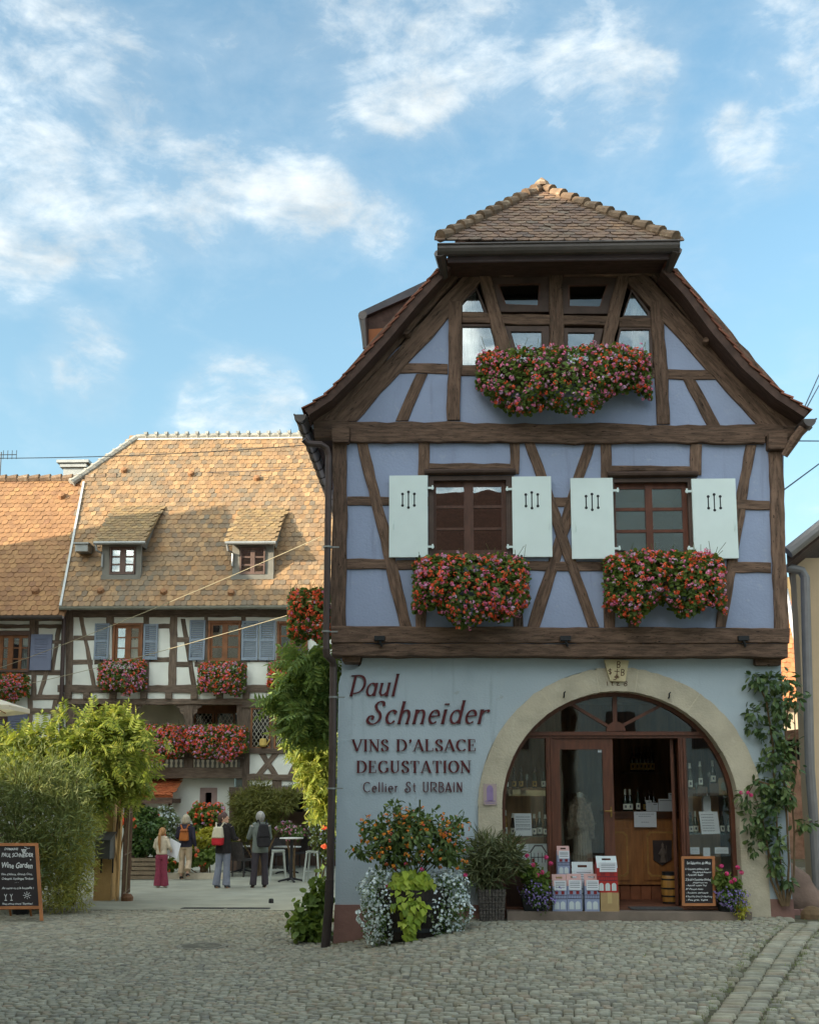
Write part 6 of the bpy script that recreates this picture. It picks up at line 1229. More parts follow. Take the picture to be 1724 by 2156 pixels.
# --- house at the right edge and the roofs beyond it
hC = thing('plastered_house', 'pale pink plastered house with grey gutter at the right edge', 'building', (7.4, 17, 0))
dC = 18.0; xc = at(1690, 1500, dC)[0]
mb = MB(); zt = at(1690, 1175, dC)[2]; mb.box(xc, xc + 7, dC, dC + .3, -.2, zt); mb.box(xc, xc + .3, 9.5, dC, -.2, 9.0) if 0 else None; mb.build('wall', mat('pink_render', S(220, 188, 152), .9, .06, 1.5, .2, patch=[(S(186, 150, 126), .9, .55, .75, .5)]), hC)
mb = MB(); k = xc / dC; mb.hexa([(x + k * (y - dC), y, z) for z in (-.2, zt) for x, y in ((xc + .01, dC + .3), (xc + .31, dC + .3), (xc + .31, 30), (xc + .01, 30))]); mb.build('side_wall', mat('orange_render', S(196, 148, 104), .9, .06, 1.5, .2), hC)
mb = MB(); e0 = np.array(at(1655, 1168, dC - .6)); e1 = np.array(at(1790, 1060, dC - .6)); up = (e1 - e0); mb.prism3([e0, e0 + (up * 2.5), e0 + up * 2.5 - (0, 0, .16), e0 - (0, 0, .16)], (4.1, 12, 0)); rc = mb.build('roof', m_barge, hC)
mb = MB(); mb.tube([e0 + (0, -.08, .02), e0 + up * 2.5 + (0, -.08, .02)], .1, 10); mb.tube([at(1655, 1196, dC - .3), at(1670, 1198, dC - .3), at(1686, 1202, dC - .3), at(1694, 1216, dC - .3), at(1696, 1300, dC - .3), at(1704, 1620, dC - .3), at(1712, 1720, dC - .3), (at(1712, 1720, dC - .3)[0], dC - .3, .3)], .075, 10); mb.build('gutter', mat('grey_metal_pipe', S(146, 138, 134), .5, .1, 3, .05, metallic=.3), rc)
hD = thing('distant_house', 'distant house with orange tiled slope seen between shop and right hand house', 'building', (9, 34, 0)); d = 34
pg = lambda pts, m, name, dd, par=hD, th=.3: poly(pts, dd, m, name, par, th)
pg([(1560, 1215), (1800, 1215), (1800, 1275), (1560, 1275)], mat('tan_tile', S(150, 128, 92), .85, .15, 5, .3), 'far_roof', 37)
def backroof(pts, cols, name, dE, label=None):
    mbb = MB(); P0 = np.array(at(*pts[0], dE)); Q = [onplane(*q, P0, Nr) for q in pts]; return roofsheet(P0, Q, mat(name + '_tile', cols[0], .85, .15, 5, .3, island_cols=cols), name, hD, .2, .19)
backroof([(1600, 1480), (1740, 1480), (1740, 1272), (1600, 1272)], [S(196, 122, 80), S(208, 140, 92), S(182, 112, 76)], 'roof', 33)
pgm = mat('cream_far_wall', S(212, 190, 160), .9, .08, 2, .2); pg([(1560, 1478), (1800, 1478), (1800, 1905), (1560, 1905)], pgm, 'wall', 33.4); pg([(1640, 1540), (1790, 1522), (1790, 1545), (1640, 1560)], m_timber, 'lean_to_roof', 30); pg([(1640, 1560), (1790, 1545), (1790, 1600), (1640, 1600)], m_dark, 'shed_opening', 30.3); pg([(1640, 1600), (1800, 1600), (1800, 1915), (1640, 1915)], mat('rubble_wall', S(168, 138, 120), .95, .3, 4, .6, 14), 'shed_wall', 30)
mb = MB(); mb.tube([at(1652, 1240, 30), at(1692, 1425, 30)], .07, 6); mb.build('white_pipe', mat('white_flue', S(222, 222, 224), .5, .05, 3, 0), hD)
# --- houses behind the camera and to the left: they shade the square and show in the windows
def backhouse(x, y, w, l, rot, hw, hr, label, col):
    o = thing('gabled_house', label, 'building', (0, 0, 0)); mb = MB(); mb.box(-w / 2, w / 2, -l / 2, l / 2, -.2, hw); mb.prism([(-w / 2, hw), (w / 2, hw), (0, hr)], -l / 2, l / 2); mb.build('wall', mat(label.split()[0] + '_house_render', col, .9, .08, 1, .2), o)
    mb = MB(); c = hr - hw; t = np.array([w / 2, c]); 
    for s in (-1, 1): mb.prism([(s * (w / 2 + .4), hw - .4 * c / (w / 2)), (0, hr + .02), (0, hr + .22), (s * (w / 2 + .4), hw - .4 * c / (w / 2) + .2)], -l / 2 - .3, l / 2 + .3)
    mb.build('roof', m_redtile_flat, o); n = max(2, int(l / 2.6)); m = max(2, int(w / 2.4))
    for fl in range(max(1, int(hw / 2.9))):
        for s in (-1, 1):
            for i in range(n): yy = -l / 2 + l * (i + .5) / n; mb = MB(); mb.box(min(s * w / 2, s * (w / 2 + .04)), max(s * w / 2, s * (w / 2 + .04)), yy - .5, yy + .5, .9 + fl * 2.9, 2.2 + fl * 2.9); mb.build('window', m_frame, o)
            for i in range(m): xx = -w / 2 + w * (i + .5) / m; mb = MB(); mb.box(xx - .5, xx + .5, min(s * l / 2, s * (l / 2 + .04)), max(s * l / 2, s * (l / 2 + .04)), .9 + fl * 2.9, 2.2 + fl * 2.9); mb.build('window', m_frame, o)
    o.location = (x, y, 0); o.rotation_euler = (0, 0, rot)
m_redtile_flat = mat('dull_red_tile', S(120, 78, 60), .85, .2, 5, .3)
dh = np.array([math.sin(SUN_AZ), math.cos(SUN_AZ)]); nh = np.array([-dh[1], dh[0]])
def sl(s, l): p = dh * s + nh * l; return p[0], p[1]     # s along the light, l across it
def bh(s, l, w, ln, ridge_across, hw, hr, label, col): x, y = sl(s, l); backhouse(x, y, w, ln, (R(90) - SUN_AZ) if ridge_across else -SUN_AZ, hw, hr, label, col)
bh(-4.5, 9.3, 7, 14.6, True, 12.0, 15.8, 'tall buff house behind the viewer whose ridge shades the shop front', S(214, 204, 184))
bh(-5.5, 19.6, 5, 6.0, True, 3.6, 4.9, 'low grey outbuilding left of the square that lets a strip of sun through', S(190, 186, 176))
bh(-8, 26.2, 7.2, 8, False, 12.6, 14.2, 'cream house beyond the left edge shading the courtyard', S(222, 212, 190))
bh(-8, 32.0, 5.0, 8, False, 12.4, 15.6, 'narrow gabled house beyond the left edge throwing the hump of shade on the mottled roof', S(200, 180, 160))
bh(-8, 36.6, 4.6, 8, False, 10.6, 13.2, 'small gabled house beyond the left edge throwing its point of shade on the red roof', S(210, 190, 170))
backhouse(9.4, -12, 9, 8, 0, 12.5, 17.5, 'pale house facing the shop across the street behind the viewer', S(226, 224, 214))
backhouse(-.6, -13, 8, 10, R(90), 9.0, 14.3, 'lower house behind the viewer whose roof shows in the left upper window', S(206, 190, 168))
# ------------------------------------------------------------------ leaves and flowers
def leafmat(name, cols, transl=.35, rough=.55):
    cols = [(c[0] * 1.12, c[1] * .98, c[2] * .82) if c[1] > c[0] and c[1] > c[2] * 1.15 else c for c in cols]
    return mat(name, cols[0], rough, .12, 8, 0, island_cols=cols, transl=transl, spec=.35)
L_OV = ([(0, 0, 0), (.35, .24, .05), (.7, .2, .04), (1, 0, -.06), (.7, -.2, .04), (.35, -.24, .05), (.5, 0, -.01)], [(0, 6, 1), (1, 6, 2), (2, 6, 3), (3, 6, 4), (4, 6, 5), (5, 6, 0)])
L_OV4 = ([(0, 0, 0), (.45, .26, .06), (1, 0, -.05), (.45, -.26, .06)], [(0, 2, 1), (0, 3, 2)])
L_LANCE = ([(0, 0, 0), (.4, .075, .02), (1, 0, -.06), (.4, -.075, .02)], [(0, 2, 1), (0, 3, 2)])
L_ROUND = ([(0, 0, 0), (.1, .42, .06), (.5, .55, .08), (.92, .3, .04), (.92, -.3, .04), (.5, -.55, .08), (.1, -.42, .06), (.45, 0, -.03)], [(7, (i + 1) % 7, i) if 0 else (7, i, (i + 1) % 7) for i in range(7)])
L_HEART = ([(0, 0, 0), (-.08, .3, .05), (.2, .45, .06), (.6, .28, .03), (1.05, 0, -.1), (.6, -.28, .03), (.2, -.45, .06), (-.08, -.3, .05), (.4, 0, -.02)], [(8, i, (i + 1) % 8) for i in range(8)])
def pinnate():
    v, f = [], []
    for k in range(5):
        for s in (1, -1):
            x = .16 + k * .17; o = len(v); dx, dy = .16, .40 * s; v += [(x, 0, 0), (x + .0, dy * .5, .03), (x + dx, dy, -.08), (x + .16, dy * .45, .03)]; f += [(o, o + 1, o + 2), (o, o + 2, o + 3)]
    o = len(v); v += [(.95, 0, 0), (1.12, .085, .0), (1.38, 0, -.08), (1.12, -.085, 0)]; f += [(o, o + 2, o + 1), (o, o + 3, o + 2)]; o = len(v); v += [(0, .006, 0), (1, .006, -.01), (1, -.006, -.01), (0, -.006, 0)]; f += [(o, o + 1, o + 2, o + 3)]
    return v, f
L_PIN = pinnate()
def umbel(n=9, r=.5, pr=.28, seed=1):
    rg = np.random.default_rng(seed); v, f = [], []
    for i in range(n):
        d = rg.normal(size=3); d[2] = abs(d[2]) + .25; d /= np.linalg.norm(d); a = np.cross(d, [.3, .5, .8]); a /= np.linalg.norm(a); b = np.cross(d, a); c = d * r; o = len(v); m = 5
        v += [tuple(c + (a * math.cos(2 * math.pi * k / m) + b * math.sin(2 * math.pi * k / m)) * pr * (1 if k % 2 else .8) + d * .06) for k in range(m)] + [tuple(c)]; f += [(o + m, o + k, o + (k + 1) % m) for k in range(m)]
    return v, f
UMB = [umbel(7, .42, .3, s) for s in (1, 2, 3)]
STAR = ([(math.cos(2 * math.pi * k / 10) * (1 if k % 2 == 0 else .62), math.sin(2 * math.pi * k / 10) * (1 if k % 2 == 0 else .62), .08) for k in range(10)] + [(0, 0, -.05)], [(10, k, (k + 1) % 10) for k in range(10)])
def rdir(n): return norm(rng.normal(size=(n, 3)))
def put(mb, tm, P, nrm, size, jit=.6, droop=.3, var=.3, out=.5):
    """leaves at P: blades run outwards and hang a little, faces look along nrm"""
    n = len(P); x = norm(nrm * out + rdir(n) * jit + np.array([0, 0, -droop])); z = norm(nrm + rdir(n) * .5 + np.array([0, 0, .5])); sc = size * (1 + rng.uniform(-var, var, n)); return mb.inst(tm, P, frames(x, z), sc)
def blobs(n, bl, shell=.45, lump=.22, fr=2.1):
    """points through the outer volume of overlapping rounded clumps (centre, radii); returns points and outward normals"""
    w = np.array([b[1][0] * b[1][1] + b[1][1] * b[1][2] + b[1][0] * b[1][2] for b in bl]); k = rng.choice(len(bl), n, p=w / w.sum()); d = rdir(n); C = np.array([b[0] for b in bl])[k]; Q = np.array([b[1] for b in bl])[k]
    ph = k * 1.7; l = 1 + lump * (np.sin(d[:, 0] * fr * 2.3 + ph) * np.sin(d[:, 1] * fr * 2 + 1.3 * ph) + np.sin(d[:, 2] * fr * 3 + ph) * .6)
    rr = (1 - shell * rng.uniform(0, 1, n) ** 1.7) * l; P = C + d * Q * rr[:, None]; N = norm(d / Q); return P, N
def keep(P, N, test): m = np.array([test(p) for p in P]); return P[m], N[m]
g_ger = leafmat('geranium_leaf', [S(92, 122, 60), S(108, 136, 68), S(78, 106, 54), S(126, 148, 80), S(66, 94, 50)])
g_ole = leafmat('oleander_leaf', [S(110, 130, 84), S(126, 144, 94), S(98, 118, 76), S(140, 152, 102), S(86, 106, 68)], .25)
g_wis = leafmat('wisteria_leaf', [S(126, 148, 70), S(146, 164, 80), S(104, 130, 62), S(170, 180, 98), S(92, 118, 58)], .42)
g_vine = leafmat('vine_leaf', [S(104, 134, 76), S(120, 148, 82), S(90, 120, 70), S(134, 156, 86), S(78, 108, 62)], .35)
g_lant = leafmat('lantana_leaf', [S(80, 104, 60), S(94, 120, 66), S(66, 90, 54), S(108, 128, 74)], .2)
g_lime = leafmat('lime_leaf', [S(158, 184, 62), S(124, 156, 50), S(184, 204, 92), S(92, 124, 42), S(166, 190, 72), S(140, 168, 56)], .3)
g_rose = leafmat('rose_leaf', [S(70, 98, 62), S(84, 112, 72), S(58, 84, 56), S(96, 118, 72), S(112, 134, 94)], .22, .4)
g_straw = leafmat('strawberry_leaf', [S(104, 130, 62), S(86, 114, 54), S(122, 146, 74), S(70, 98, 48)], .3)
g_wht = leafmat('fine_leaf', [S(86, 116, 62), S(70, 100, 54), S(104, 132, 74)], .3)
g_yel = leafmat('golden_leaf', [S(178, 176, 62), S(160, 164, 54), S(194, 186, 84), S(140, 150, 50)], .35)
f_red = leafmat('vermilion_petal', [S(242, 104, 62), S(246, 122, 74), S(232, 84, 56), S(248, 138, 92)], .25); f_pnk = leafmat('pink_petal', [S(236, 134, 168), S(226, 116, 160), S(240, 156, 186), S(216, 128, 182)], .25)
f_lil = leafmat('pale_petal', [S(216, 168, 206), S(228, 190, 214), S(200, 148, 196), S(232, 210, 222)], .25); f_wht = leafmat('white_petal', [S(226, 234, 236), S(214, 224, 232), S(236, 240, 236)], .2)
f_org = leafmat('orange_petal', [S(236, 148, 46), S(228, 124, 44), S(240, 172, 60), S(226, 100, 60)], .2); f_vio = leafmat('violet_petal', [S(140, 120, 180), S(156, 136, 196), S(124, 104, 168)], .2); f_mag = leafmat('magenta_petal', [S(220, 66, 130), S(232, 92, 150), S(204, 50, 112)], .2)
m_planter = mat('brown_planter', S(84, 60, 48), .7, .15, 5, .2); m_stem = mat('green_stem', S(92, 98, 58), .8, .2, 8, .2); m_twig = mat('brown_twig', S(112, 90, 66), .9, .2, 8, .3)

def flower_box(label, x, y, zt, w, h, dep, nl, nb, mixp=(.45, .4, .15), size=1.0, group='geranium boxes', skirt=0.25, seed=0, top=.12, box=True, gaps=1.0):
    o = thing('flower_box', label, 'flower box', (x, y, zt - .25), group)
    if box: mb = MB(); mb.box(x - w / 2 + .1, x + w / 2 - .1, y - .24, y - .02, zt - .34, zt - .12); mb.build('planter', m_planter, o)
    def shape(n, lo, hi, up):
        X = rng.uniform(-1, 1, n); X = np.sign(X) * np.abs(X) ** .85; t = rng.uniform(0, 1, n) ** .9
        e = (1 - np.abs(X) ** 3.2) ** .5; ho = h * (1 - skirt * (.5 + .5 * np.sin(X * 5.3 + seed) * np.cos(X * 2.1 + seed * 2)) - .18 * X ** 2)
        hump = 1 + .22 * np.sin(X * 7 + seed * 3 + t * 4) * np.sin(X * 11 + t * 5 + seed)
        ang = t * math.pi * .94; f = rng.uniform(lo, hi, n)
        Y = -dep * np.sin(ang) ** .7 * e * hump * f - .03; Z = np.where(t < .2, 0, 0) + zt + top * e - (1 - np.cos(ang)) / 2 * (ho + top * e) * (f * .12 + .88) + rng.normal(0, .02, n)
        P = np.stack([x + X * w / 2 * (1 + .0 * f), y + Y, Z], -1); N = norm(np.stack([X * .35, -np.sin(ang) - .25, np.cos(ang) * .8 + .15], -1)); return P, N
    mb = MB(); P, N = shape(int(nl * 1.4), .55, 1.02, 0); put(mb, L_ROUND, P, N, .050 * size, .6, .35); lf = mb.build('foliage', g_ger, o)
    for nm, m, p in (('red_blossom', f_red, mixp[0]), ('pink_blossom', f_pnk, mixp[1]), ('pale_blossom', f_lil, mixp[2])):
        n = int(nb * p * 1.6)
        if n < 2: continue
        mb = MB(); P, N = shape(n, .98, 1.2, 0); P = P + rng.normal(0, .02, P.shape); N = norm(N + rdir(n) * .35 + np.array([0, -.3, .1])); j = 0
        for u in UMB: sl_ = slice(j * n // 3, (j + 1) * n // 3); j += 1; mb.inst(u, P[sl_], frames(rdir(len(P[sl_])), N[sl_]), .051 * size * rng.uniform(.65, 1.3, len(P[sl_])))
        mb.build(nm, m, o)
    # a few sprays standing clear of the mass
    mb = MB(); n = 16
    for i in range(n): X = random.uniform(-.95, .95); p = np.array([x + X * w / 2, y - dep * .45, zt + top * .6]); q = p + np.array([random.gauss(0, .05), random.gauss(-.05, .05), random.uniform(.06, .2) * size]); mb.tube([p, q], .004, 4)
    mb.build('stalk', m_stem, o)
    return o
a = at(1183, 775, DU); flower_box('very wide red and pink geranium box under the gable windows of the blue house', a[0], DU - .06, at(1183, 766, DU)[2], 2.5, .98, .55, 3400, 430, (.36, .44, .2), seed=1, skirt=.42)
a = at(990, 1190, DU); flower_box('full red and pink geranium box under the left window of the blue house', a[0], DU - .06, at(990, 1196, DU)[2], 1.62, .95, .5, 2600, 360, (.5, .34, .16), seed=2, skirt=.3)
a = at(1391, 1190, DU); flower_box('full red and pink geranium box under the right window of the blue house', a[0], DU - .06, at(1391, 1190, DU)[2], 1.66, .98, .5, 2600, 340, (.54, .32, .14), seed=5, skirt=.42)
for zx, zt, w, h, L, mp, sd in ((632, 1240, 250, 160, 'pink and red geranium box below the lace curtained window across the courtyard', (.36, .3, .34), 3), (1142, 1248, 245, 165, 'red geranium box below the second window of the white house', (.52, .26, .22), 4), (1440, 1250, 120, 120, 'small red geranium box half hidden by the vine beside the blue house', (.6, .3, .1), 6), (40, 1312, 240, 130, 'red geranium box below the window of the red roofed house', (.6, .3, .1), 7)):
    a0, a1, z0, z1 = rectpx(Z6, zx - w / 2, zx + w / 2, zt, zt + h, DL - .15); flower_box(L, (a0 + a1) / 2, DL - .14, z1, a1 - a0, z1 - z0, .5, 1500, 260, mp, 1.15, seed=sd)
for x0, x1, L, sd in ((690, 935, 'left half of the long geranium row along the gallery rail', 8), (925, 1245, 'right half of the long geranium row along the gallery rail', 9)):
    a0, a1, z0, z1 = rectpx(Z7, x0, x1, 172, 338, DL - .2); flower_box(L, (a0 + a1) / 2, DL - .18, z1, a1 - a0, z1 - z0, .5, 2600, 480, (.56, .26, .18), 1.15, seed=sd, group='gallery geranium boxes')
# ---- shrubs and pots
def shrub(name, label, cat, base, bl, n, tm, m, size, group=None, flowers=(), stems=6, shell=.5, lump=.25, droop=.25, jit=.6, test=None, stemm=None, fsize=None, out=.5, part='foliage', stemr=.02):
    o = thing(name, label, cat, tuple(base), group); mb = MB(); P, N = blobs(n, bl, shell, lump)
    if test: P, N = keep(P, N, test)
    put(mb, tm, P, N, size, jit, droop, out=out); mb.build(part, m, o)
    for nm, fm, k, sz, ft in flowers:
        P, N = blobs(k, bl, .12, lump)
        if test: P, N = keep(P, N, test)
        mb = MB(); f = UMB[0] if ft == 'u' else STAR; mb.inst(f, P + N * sz * .6, frames(rdir(len(P)), norm(N + rdir(len(P)) * .4 + np.array([0, -.5, .2]))), sz * rng.uniform(.7, 1.25, len(P))); mb.build(nm, fm, o)
    if stems:
        mb = MB()
        for i in range(stems): c, q = bl[i % len(bl)]; b = np.array(base) + np.array([random.gauss(0, .05), random.gauss(0, .04), 0]); c = np.array(c) + np.array([random.uniform(-.5, .5) * q[0], random.uniform(-.4, .4) * q[1], random.uniform(-.1, .5) * q[2]]); md = (b + c) / 2 + np.array([random.gauss(0, .04), 0, .05]); mb.tube([b, md, c], [stemr, stemr * .8, stemr * .4], 6)
        mb.build('stem', stemm or m_twig, o)
    return o
def B(X, Y, d, rx, rz, ry=None): s = d / F_PX; p = at(X, Y, d); return (p, (rx * s, (ry or rx * .8) * s if ry is None else ry, rz * s))
# big oleander and willowy hedge at the left
shrub('oleander_bush', 'big dull green oleander bush behind the chalkboard at the left edge', 'bush', gp(70, 1905), [B(60, 1660, 19.6, 95, 95), B(20, 1720, 19.4, 90, 110), B(130, 1740, 19.8, 80, 110), B(50, 1820, 19.4, 110, 95), B(-70, 1700, 19.6, 110, 140), B(150, 1660, 20, 55, 60), B(40, 1770, 20.6, 110, 120), B(60, 1680, 20.8, 100, 90)], 14000, L_LANCE, g_ole, .17, stems=26, shell=.75, droop=-.15, jit=.55, stemr=.018, test=lambda p: p[1] > gp(60, 1941)[1] + .8)
shrub('willowy_shrub', 'feathery yellow green shrub spreading over the cobbles between oleander and gate pillar', 'bush', gp(150, 1905), [B(150, 1830, 20.2, 55, 70), B(110, 1790, 20, 60, 80), B(175, 1790, 20.6, 22, 60), B(130, 1880, 20, 62, 34), B(180, 1740, 20.6, 40, 50)], 6500, L_LANCE, leafmat('willowy_leaf', [S(160, 164, 86), S(146, 154, 80), S(178, 176, 98), S(124, 136, 70)], .35), .12, stems=14, shell=.8, droop=.2)
wb = [B(235, 1580, 21.6, 85, 78), B(170, 1620, 21.4, 90, 80), B(268, 1615, 21.8, 44, 50), B(215, 1530, 21.6, 34, 30), B(270, 1545, 21.8, 34, 30), B(60, 1590, 21.3, 75, 45), B(120, 1580, 21.3, 60, 45), B(275, 1655, 21.8, 34, 30), B(170, 1680, 21.3, 50, 40), B(10, 1600, 21, 70, 45)]
shrub('wisteria', 'bright yellow green wisteria spilling over the gate pillar on the left', 'climber', tuple(np.add(gp(205, 1898), (0, .9, 0))), wb, 1900, L_PIN, g_wis, .29, stems=8, shell=.75, lump=.5, droop=.3, jit=.7)
# climber on the side of the blue house
vb = [B(652, 1425, 17.6, 46, 58, .5), B(622, 1475, 17.8, 34, 48, .5), B(665, 1490, 17.5, 40, 56, .5), B(640, 1515, 17.7, 36, 30, .4), B(676, 1400, 17.2, 24, 50, .3)]
shrub('climbing_vine', 'green vine cascading beside the brown downpipe of the blue house', 'climber', (XL - .05, 17.6, 0), vb, 900, L_PIN, g_vine, .31, stems=0, shell=.75, droop=.45, jit=.6, lump=.45)
shrub('climbing_vine', 'lower yellow sunlit vine hanging behind the brown downpipe', 'climber', (XL - .1, 19.6, 0), [B(672, 1590, 19.8, 34, 46, .5), B(690, 1640, 19.8, 26, 54, .5), B(650, 1555, 19.8, 26, 28, .4), B(685, 1700, 19.8, 14, 22, .3)], 620, L_PIN, g_wis, .30, stems=0, shell=.6, droop=.4, jit=.6)
a0 = at(615, 1250, 17.4); a1 = at(690, 1250, 17.4); flower_box('red geranium basket hanging on the side wall above the green vine', (a0[0] + a1[0]) / 2 + .05, 17.4, at(650, 1262, 17.4)[2], .75, .85, .4, 1200, 150, (.8, .18, .02), 1.1, seed=11)
p = gp(652, 1982); shrub('strawberry_plant', 'low round leaved green plant at the foot of the downpipe', 'plant', p, [B(655, 1925, p[1] + .2, 34, 50, .3), B(672, 1890, p[1] + .3, 22, 40, .3), B(640, 1950, p[1], 30, 30, .3), B(670, 1960, p[1], 26, 34, .3)], 900, L_ROUND, g_straw, .085, stems=6, shell=.6, droop=.1, stemm=m_stem, stemr=.008)
p = gp(682, 1905); o = shrub('red_geranium', 'two bright red geranium heads on tall stalks behind the downpipe', 'plant', p, [B(682, 1860, p[1], 8, 50, .1)], 50, L_ROUND, g_ger, .07, stems=3, stemm=m_stem, stemr=.008); mb = MB()
for X, Y in ((684, 1716), (684, 1740), (681, 1782)): q = np.array([at(X, Y, p[1])]); [mb.inst(u, q + rng.normal(0, .02, (1, 3)), frames(rdir(1), np.array([[0, -1., .2]])), np.array([.085])) for u in UMB]
mb.build('red_blossom', f_red, o)
# courtyard planting
mid = 28.0
def CB(x, y, rx, rz, d=mid, ry=None): X, Y = Z7(x, y); return B(X, Y, d, rx * .42, rz * .42, ry)
def cbase(x, d=mid): X, _ = Z7(x, 800); p = at(X, 1800, d); return (p[0], d, .01)
def woodbox(x, y, w, d, h, L, n=5, m=None):
    o = thing('planter_box', L, 'planter', (x, y, 0)); mb = MB()
    for i in range(n): z = h * i / n; mb.cbox(x, y - d / 2, z + .02, w, .03, h / n - .025); mb.cbox(x, y + d / 2, z + .02, w, .03, h / n - .025); mb.cbox(x - w / 2 + .015, y, z + .02, .03, d - .035, h / n - .025); mb.cbox(x + w / 2 - .015, y, z + .02, .03, d - .035, h / n - .025)
    mb.build('slats', m or mat('grey_wood_slats', S(140, 122, 100), .8, .15, 5, .3) if 'grey_wood_slats' not in bpy.data.materials else bpy.data.materials['grey_wood_slats'], o); mb = MB(); mb.cbox(x, y, h - .08, w - .08, d - .08, .04); mb.build('soil', m_soil, o)
p = cbase(738, 28.4); woodbox(p[0], 28.4, .78, .6, .55, 'low slatted wooden planter under the dark green shrub in the courtyard')
shrub('laurel_shrub', 'dark glossy round shrub in the slatted planter of the courtyard', 'shrub', (p[0], 28.4, .48), [CB(740, 670, 82, 90, 28.4), CB(715, 740, 60, 60, 28.4), CB(770, 720, 50, 70, 28.4), CB(730, 600, 46, 40, 28.4)], 3000, L_OV, leafmat('laurel_leaf', [S(70, 100, 54), S(84, 116, 62), S(56, 84, 46), S(100, 126, 74)], .2, .35), .12, flowers=(('red_blossom', f_red, 8, .09, 'u'),))
p = cbase(655, 27.2); shrub('red_geranium', 'tall red geranium beside the gate pillar', 'plant', (p[0], 27.2, .3), [CB(650, 620, 26, 30, 27.2)], 120, L_ROUND, g_ger, .09, flowers=(('red_blossom', f_red, 26, .1, 'u'),), stems=4)
shrub('white_flowered_shrub', 'grey green shrub dotted with small white flowers near the white courtyard wall', 'shrub', cbase(840, 29.6), [CB(840, 640, 46, 80, 29.6), CB(860, 710, 40, 60, 29.6), CB(820, 590, 26, 36, 29.6)], 1700, L_OV4, leafmat('grey_leaf', [S(120, 140, 110), S(104, 126, 96), S(136, 152, 124)], .3), .1, flowers=(('white_blossom', f_wht, 420, .035, 's'),))
shrub('geranium_shrub', 'tall mound of red and pink geraniums before the wall niche', 'shrub', cbase(1030, 29.4), [CB(1035, 620, 72, 66, 29.4), CB(1000, 590, 50, 42, 29.4), CB(1080, 590, 44, 40, 29.4)], 1900, L_ROUND, g_ger, .09, flowers=(('red_blossom', f_red, 210, .075, 'u'), ('pink_blossom', f_lil, 40, .07, 'u')))
shrub('golden_shrub', 'yellow leaved shrub in the middle of the courtyard planting', 'shrub', cbase(1030, 28.8), [CB(1035, 720, 62, 46, 28.8), CB(1010, 760, 44, 36, 28.8), CB(1060, 690, 36, 30, 28.8)], 1700, L_OV4, g_yel, .1)
shrub('red_geranium', 'low red geranium clump below the yellow shrub in the courtyard', 'plant', cbase(1020, 28.5), [CB(1000, 805, 52, 34, 28.5), CB(1050, 800, 36, 36, 28.5), CB(860, 845, 30, 24, 28.5)], 900, L_ROUND, g_ger, .09, flowers=(('red_blossom', f_red, 22, .09, 'u'),))
p = cbase(1010, 28.7); mb = MB(); mb.box(p[0] - .9, p[0] + .75, 28.3, 28.45, 0, .16); tag(mb.build('stone_kerb', m_sand, loc=(p[0], 28.4, 0)), 'low stone edging round the courtyard flower bed', 'edging')
shrub('oleander_bush', 'tall slender leaved oleander spreading over the courtyard tables', 'bush', cbase(1290, 29.6), [CB(1290, 560, 110, 90, 29.6), CB(1240, 640, 80, 70, 29.6), CB(1380, 540, 90, 60, 29.6), CB(1220, 540, 60, 70, 29.6), CB(1460, 500, 46, 36, 29.6), CB(1300, 480, 60, 50, 29.6), CB(1180, 690, 40, 50, 29.6), CB(1330, 640, 60, 50, 29.6)], 6500, L_LANCE, leafmat('olive_leaf', [S(112, 122, 66), S(98, 108, 58), S(128, 134, 76), S(82, 94, 52)], .3), .2, stems=14, shell=.8, droop=.1, stemr=.03)
shrub('white_flowered_shrub', 'pale flowered shrub behind the bar stools near the downpipe', 'shrub', cbase(1600, 27.6), [CB(1610, 660, 60, 110, 27.6), CB(1660, 620, 46, 110, 27.6), CB(1600, 560, 50, 50, 27.6), CB(1640, 760, 50, 50, 27.6)], 2600, L_OV4, leafmat('sage_leaf', [S(112, 132, 74), S(96, 118, 66), S(132, 148, 90), S(140, 140, 84)], .3), .1, flowers=(('white_blossom', f_wht, 330, .034, 's'), ('violet_blossom', f_vio, 120, .035, 's')))
shrub('pink_flowers', 'small pink flowering plants behind the high round table', 'plant', cbase(1470, 28.6), [CB(1470, 680, 60, 30, 28.6), CB(1430, 660, 40, 26, 28.6)], 500, L_OV4, g_wht, .09, flowers=(('pink_blossom', f_pnk, 60, .05, 'u'), ('pale_blossom', f_lil, 60, .05, 'u')))
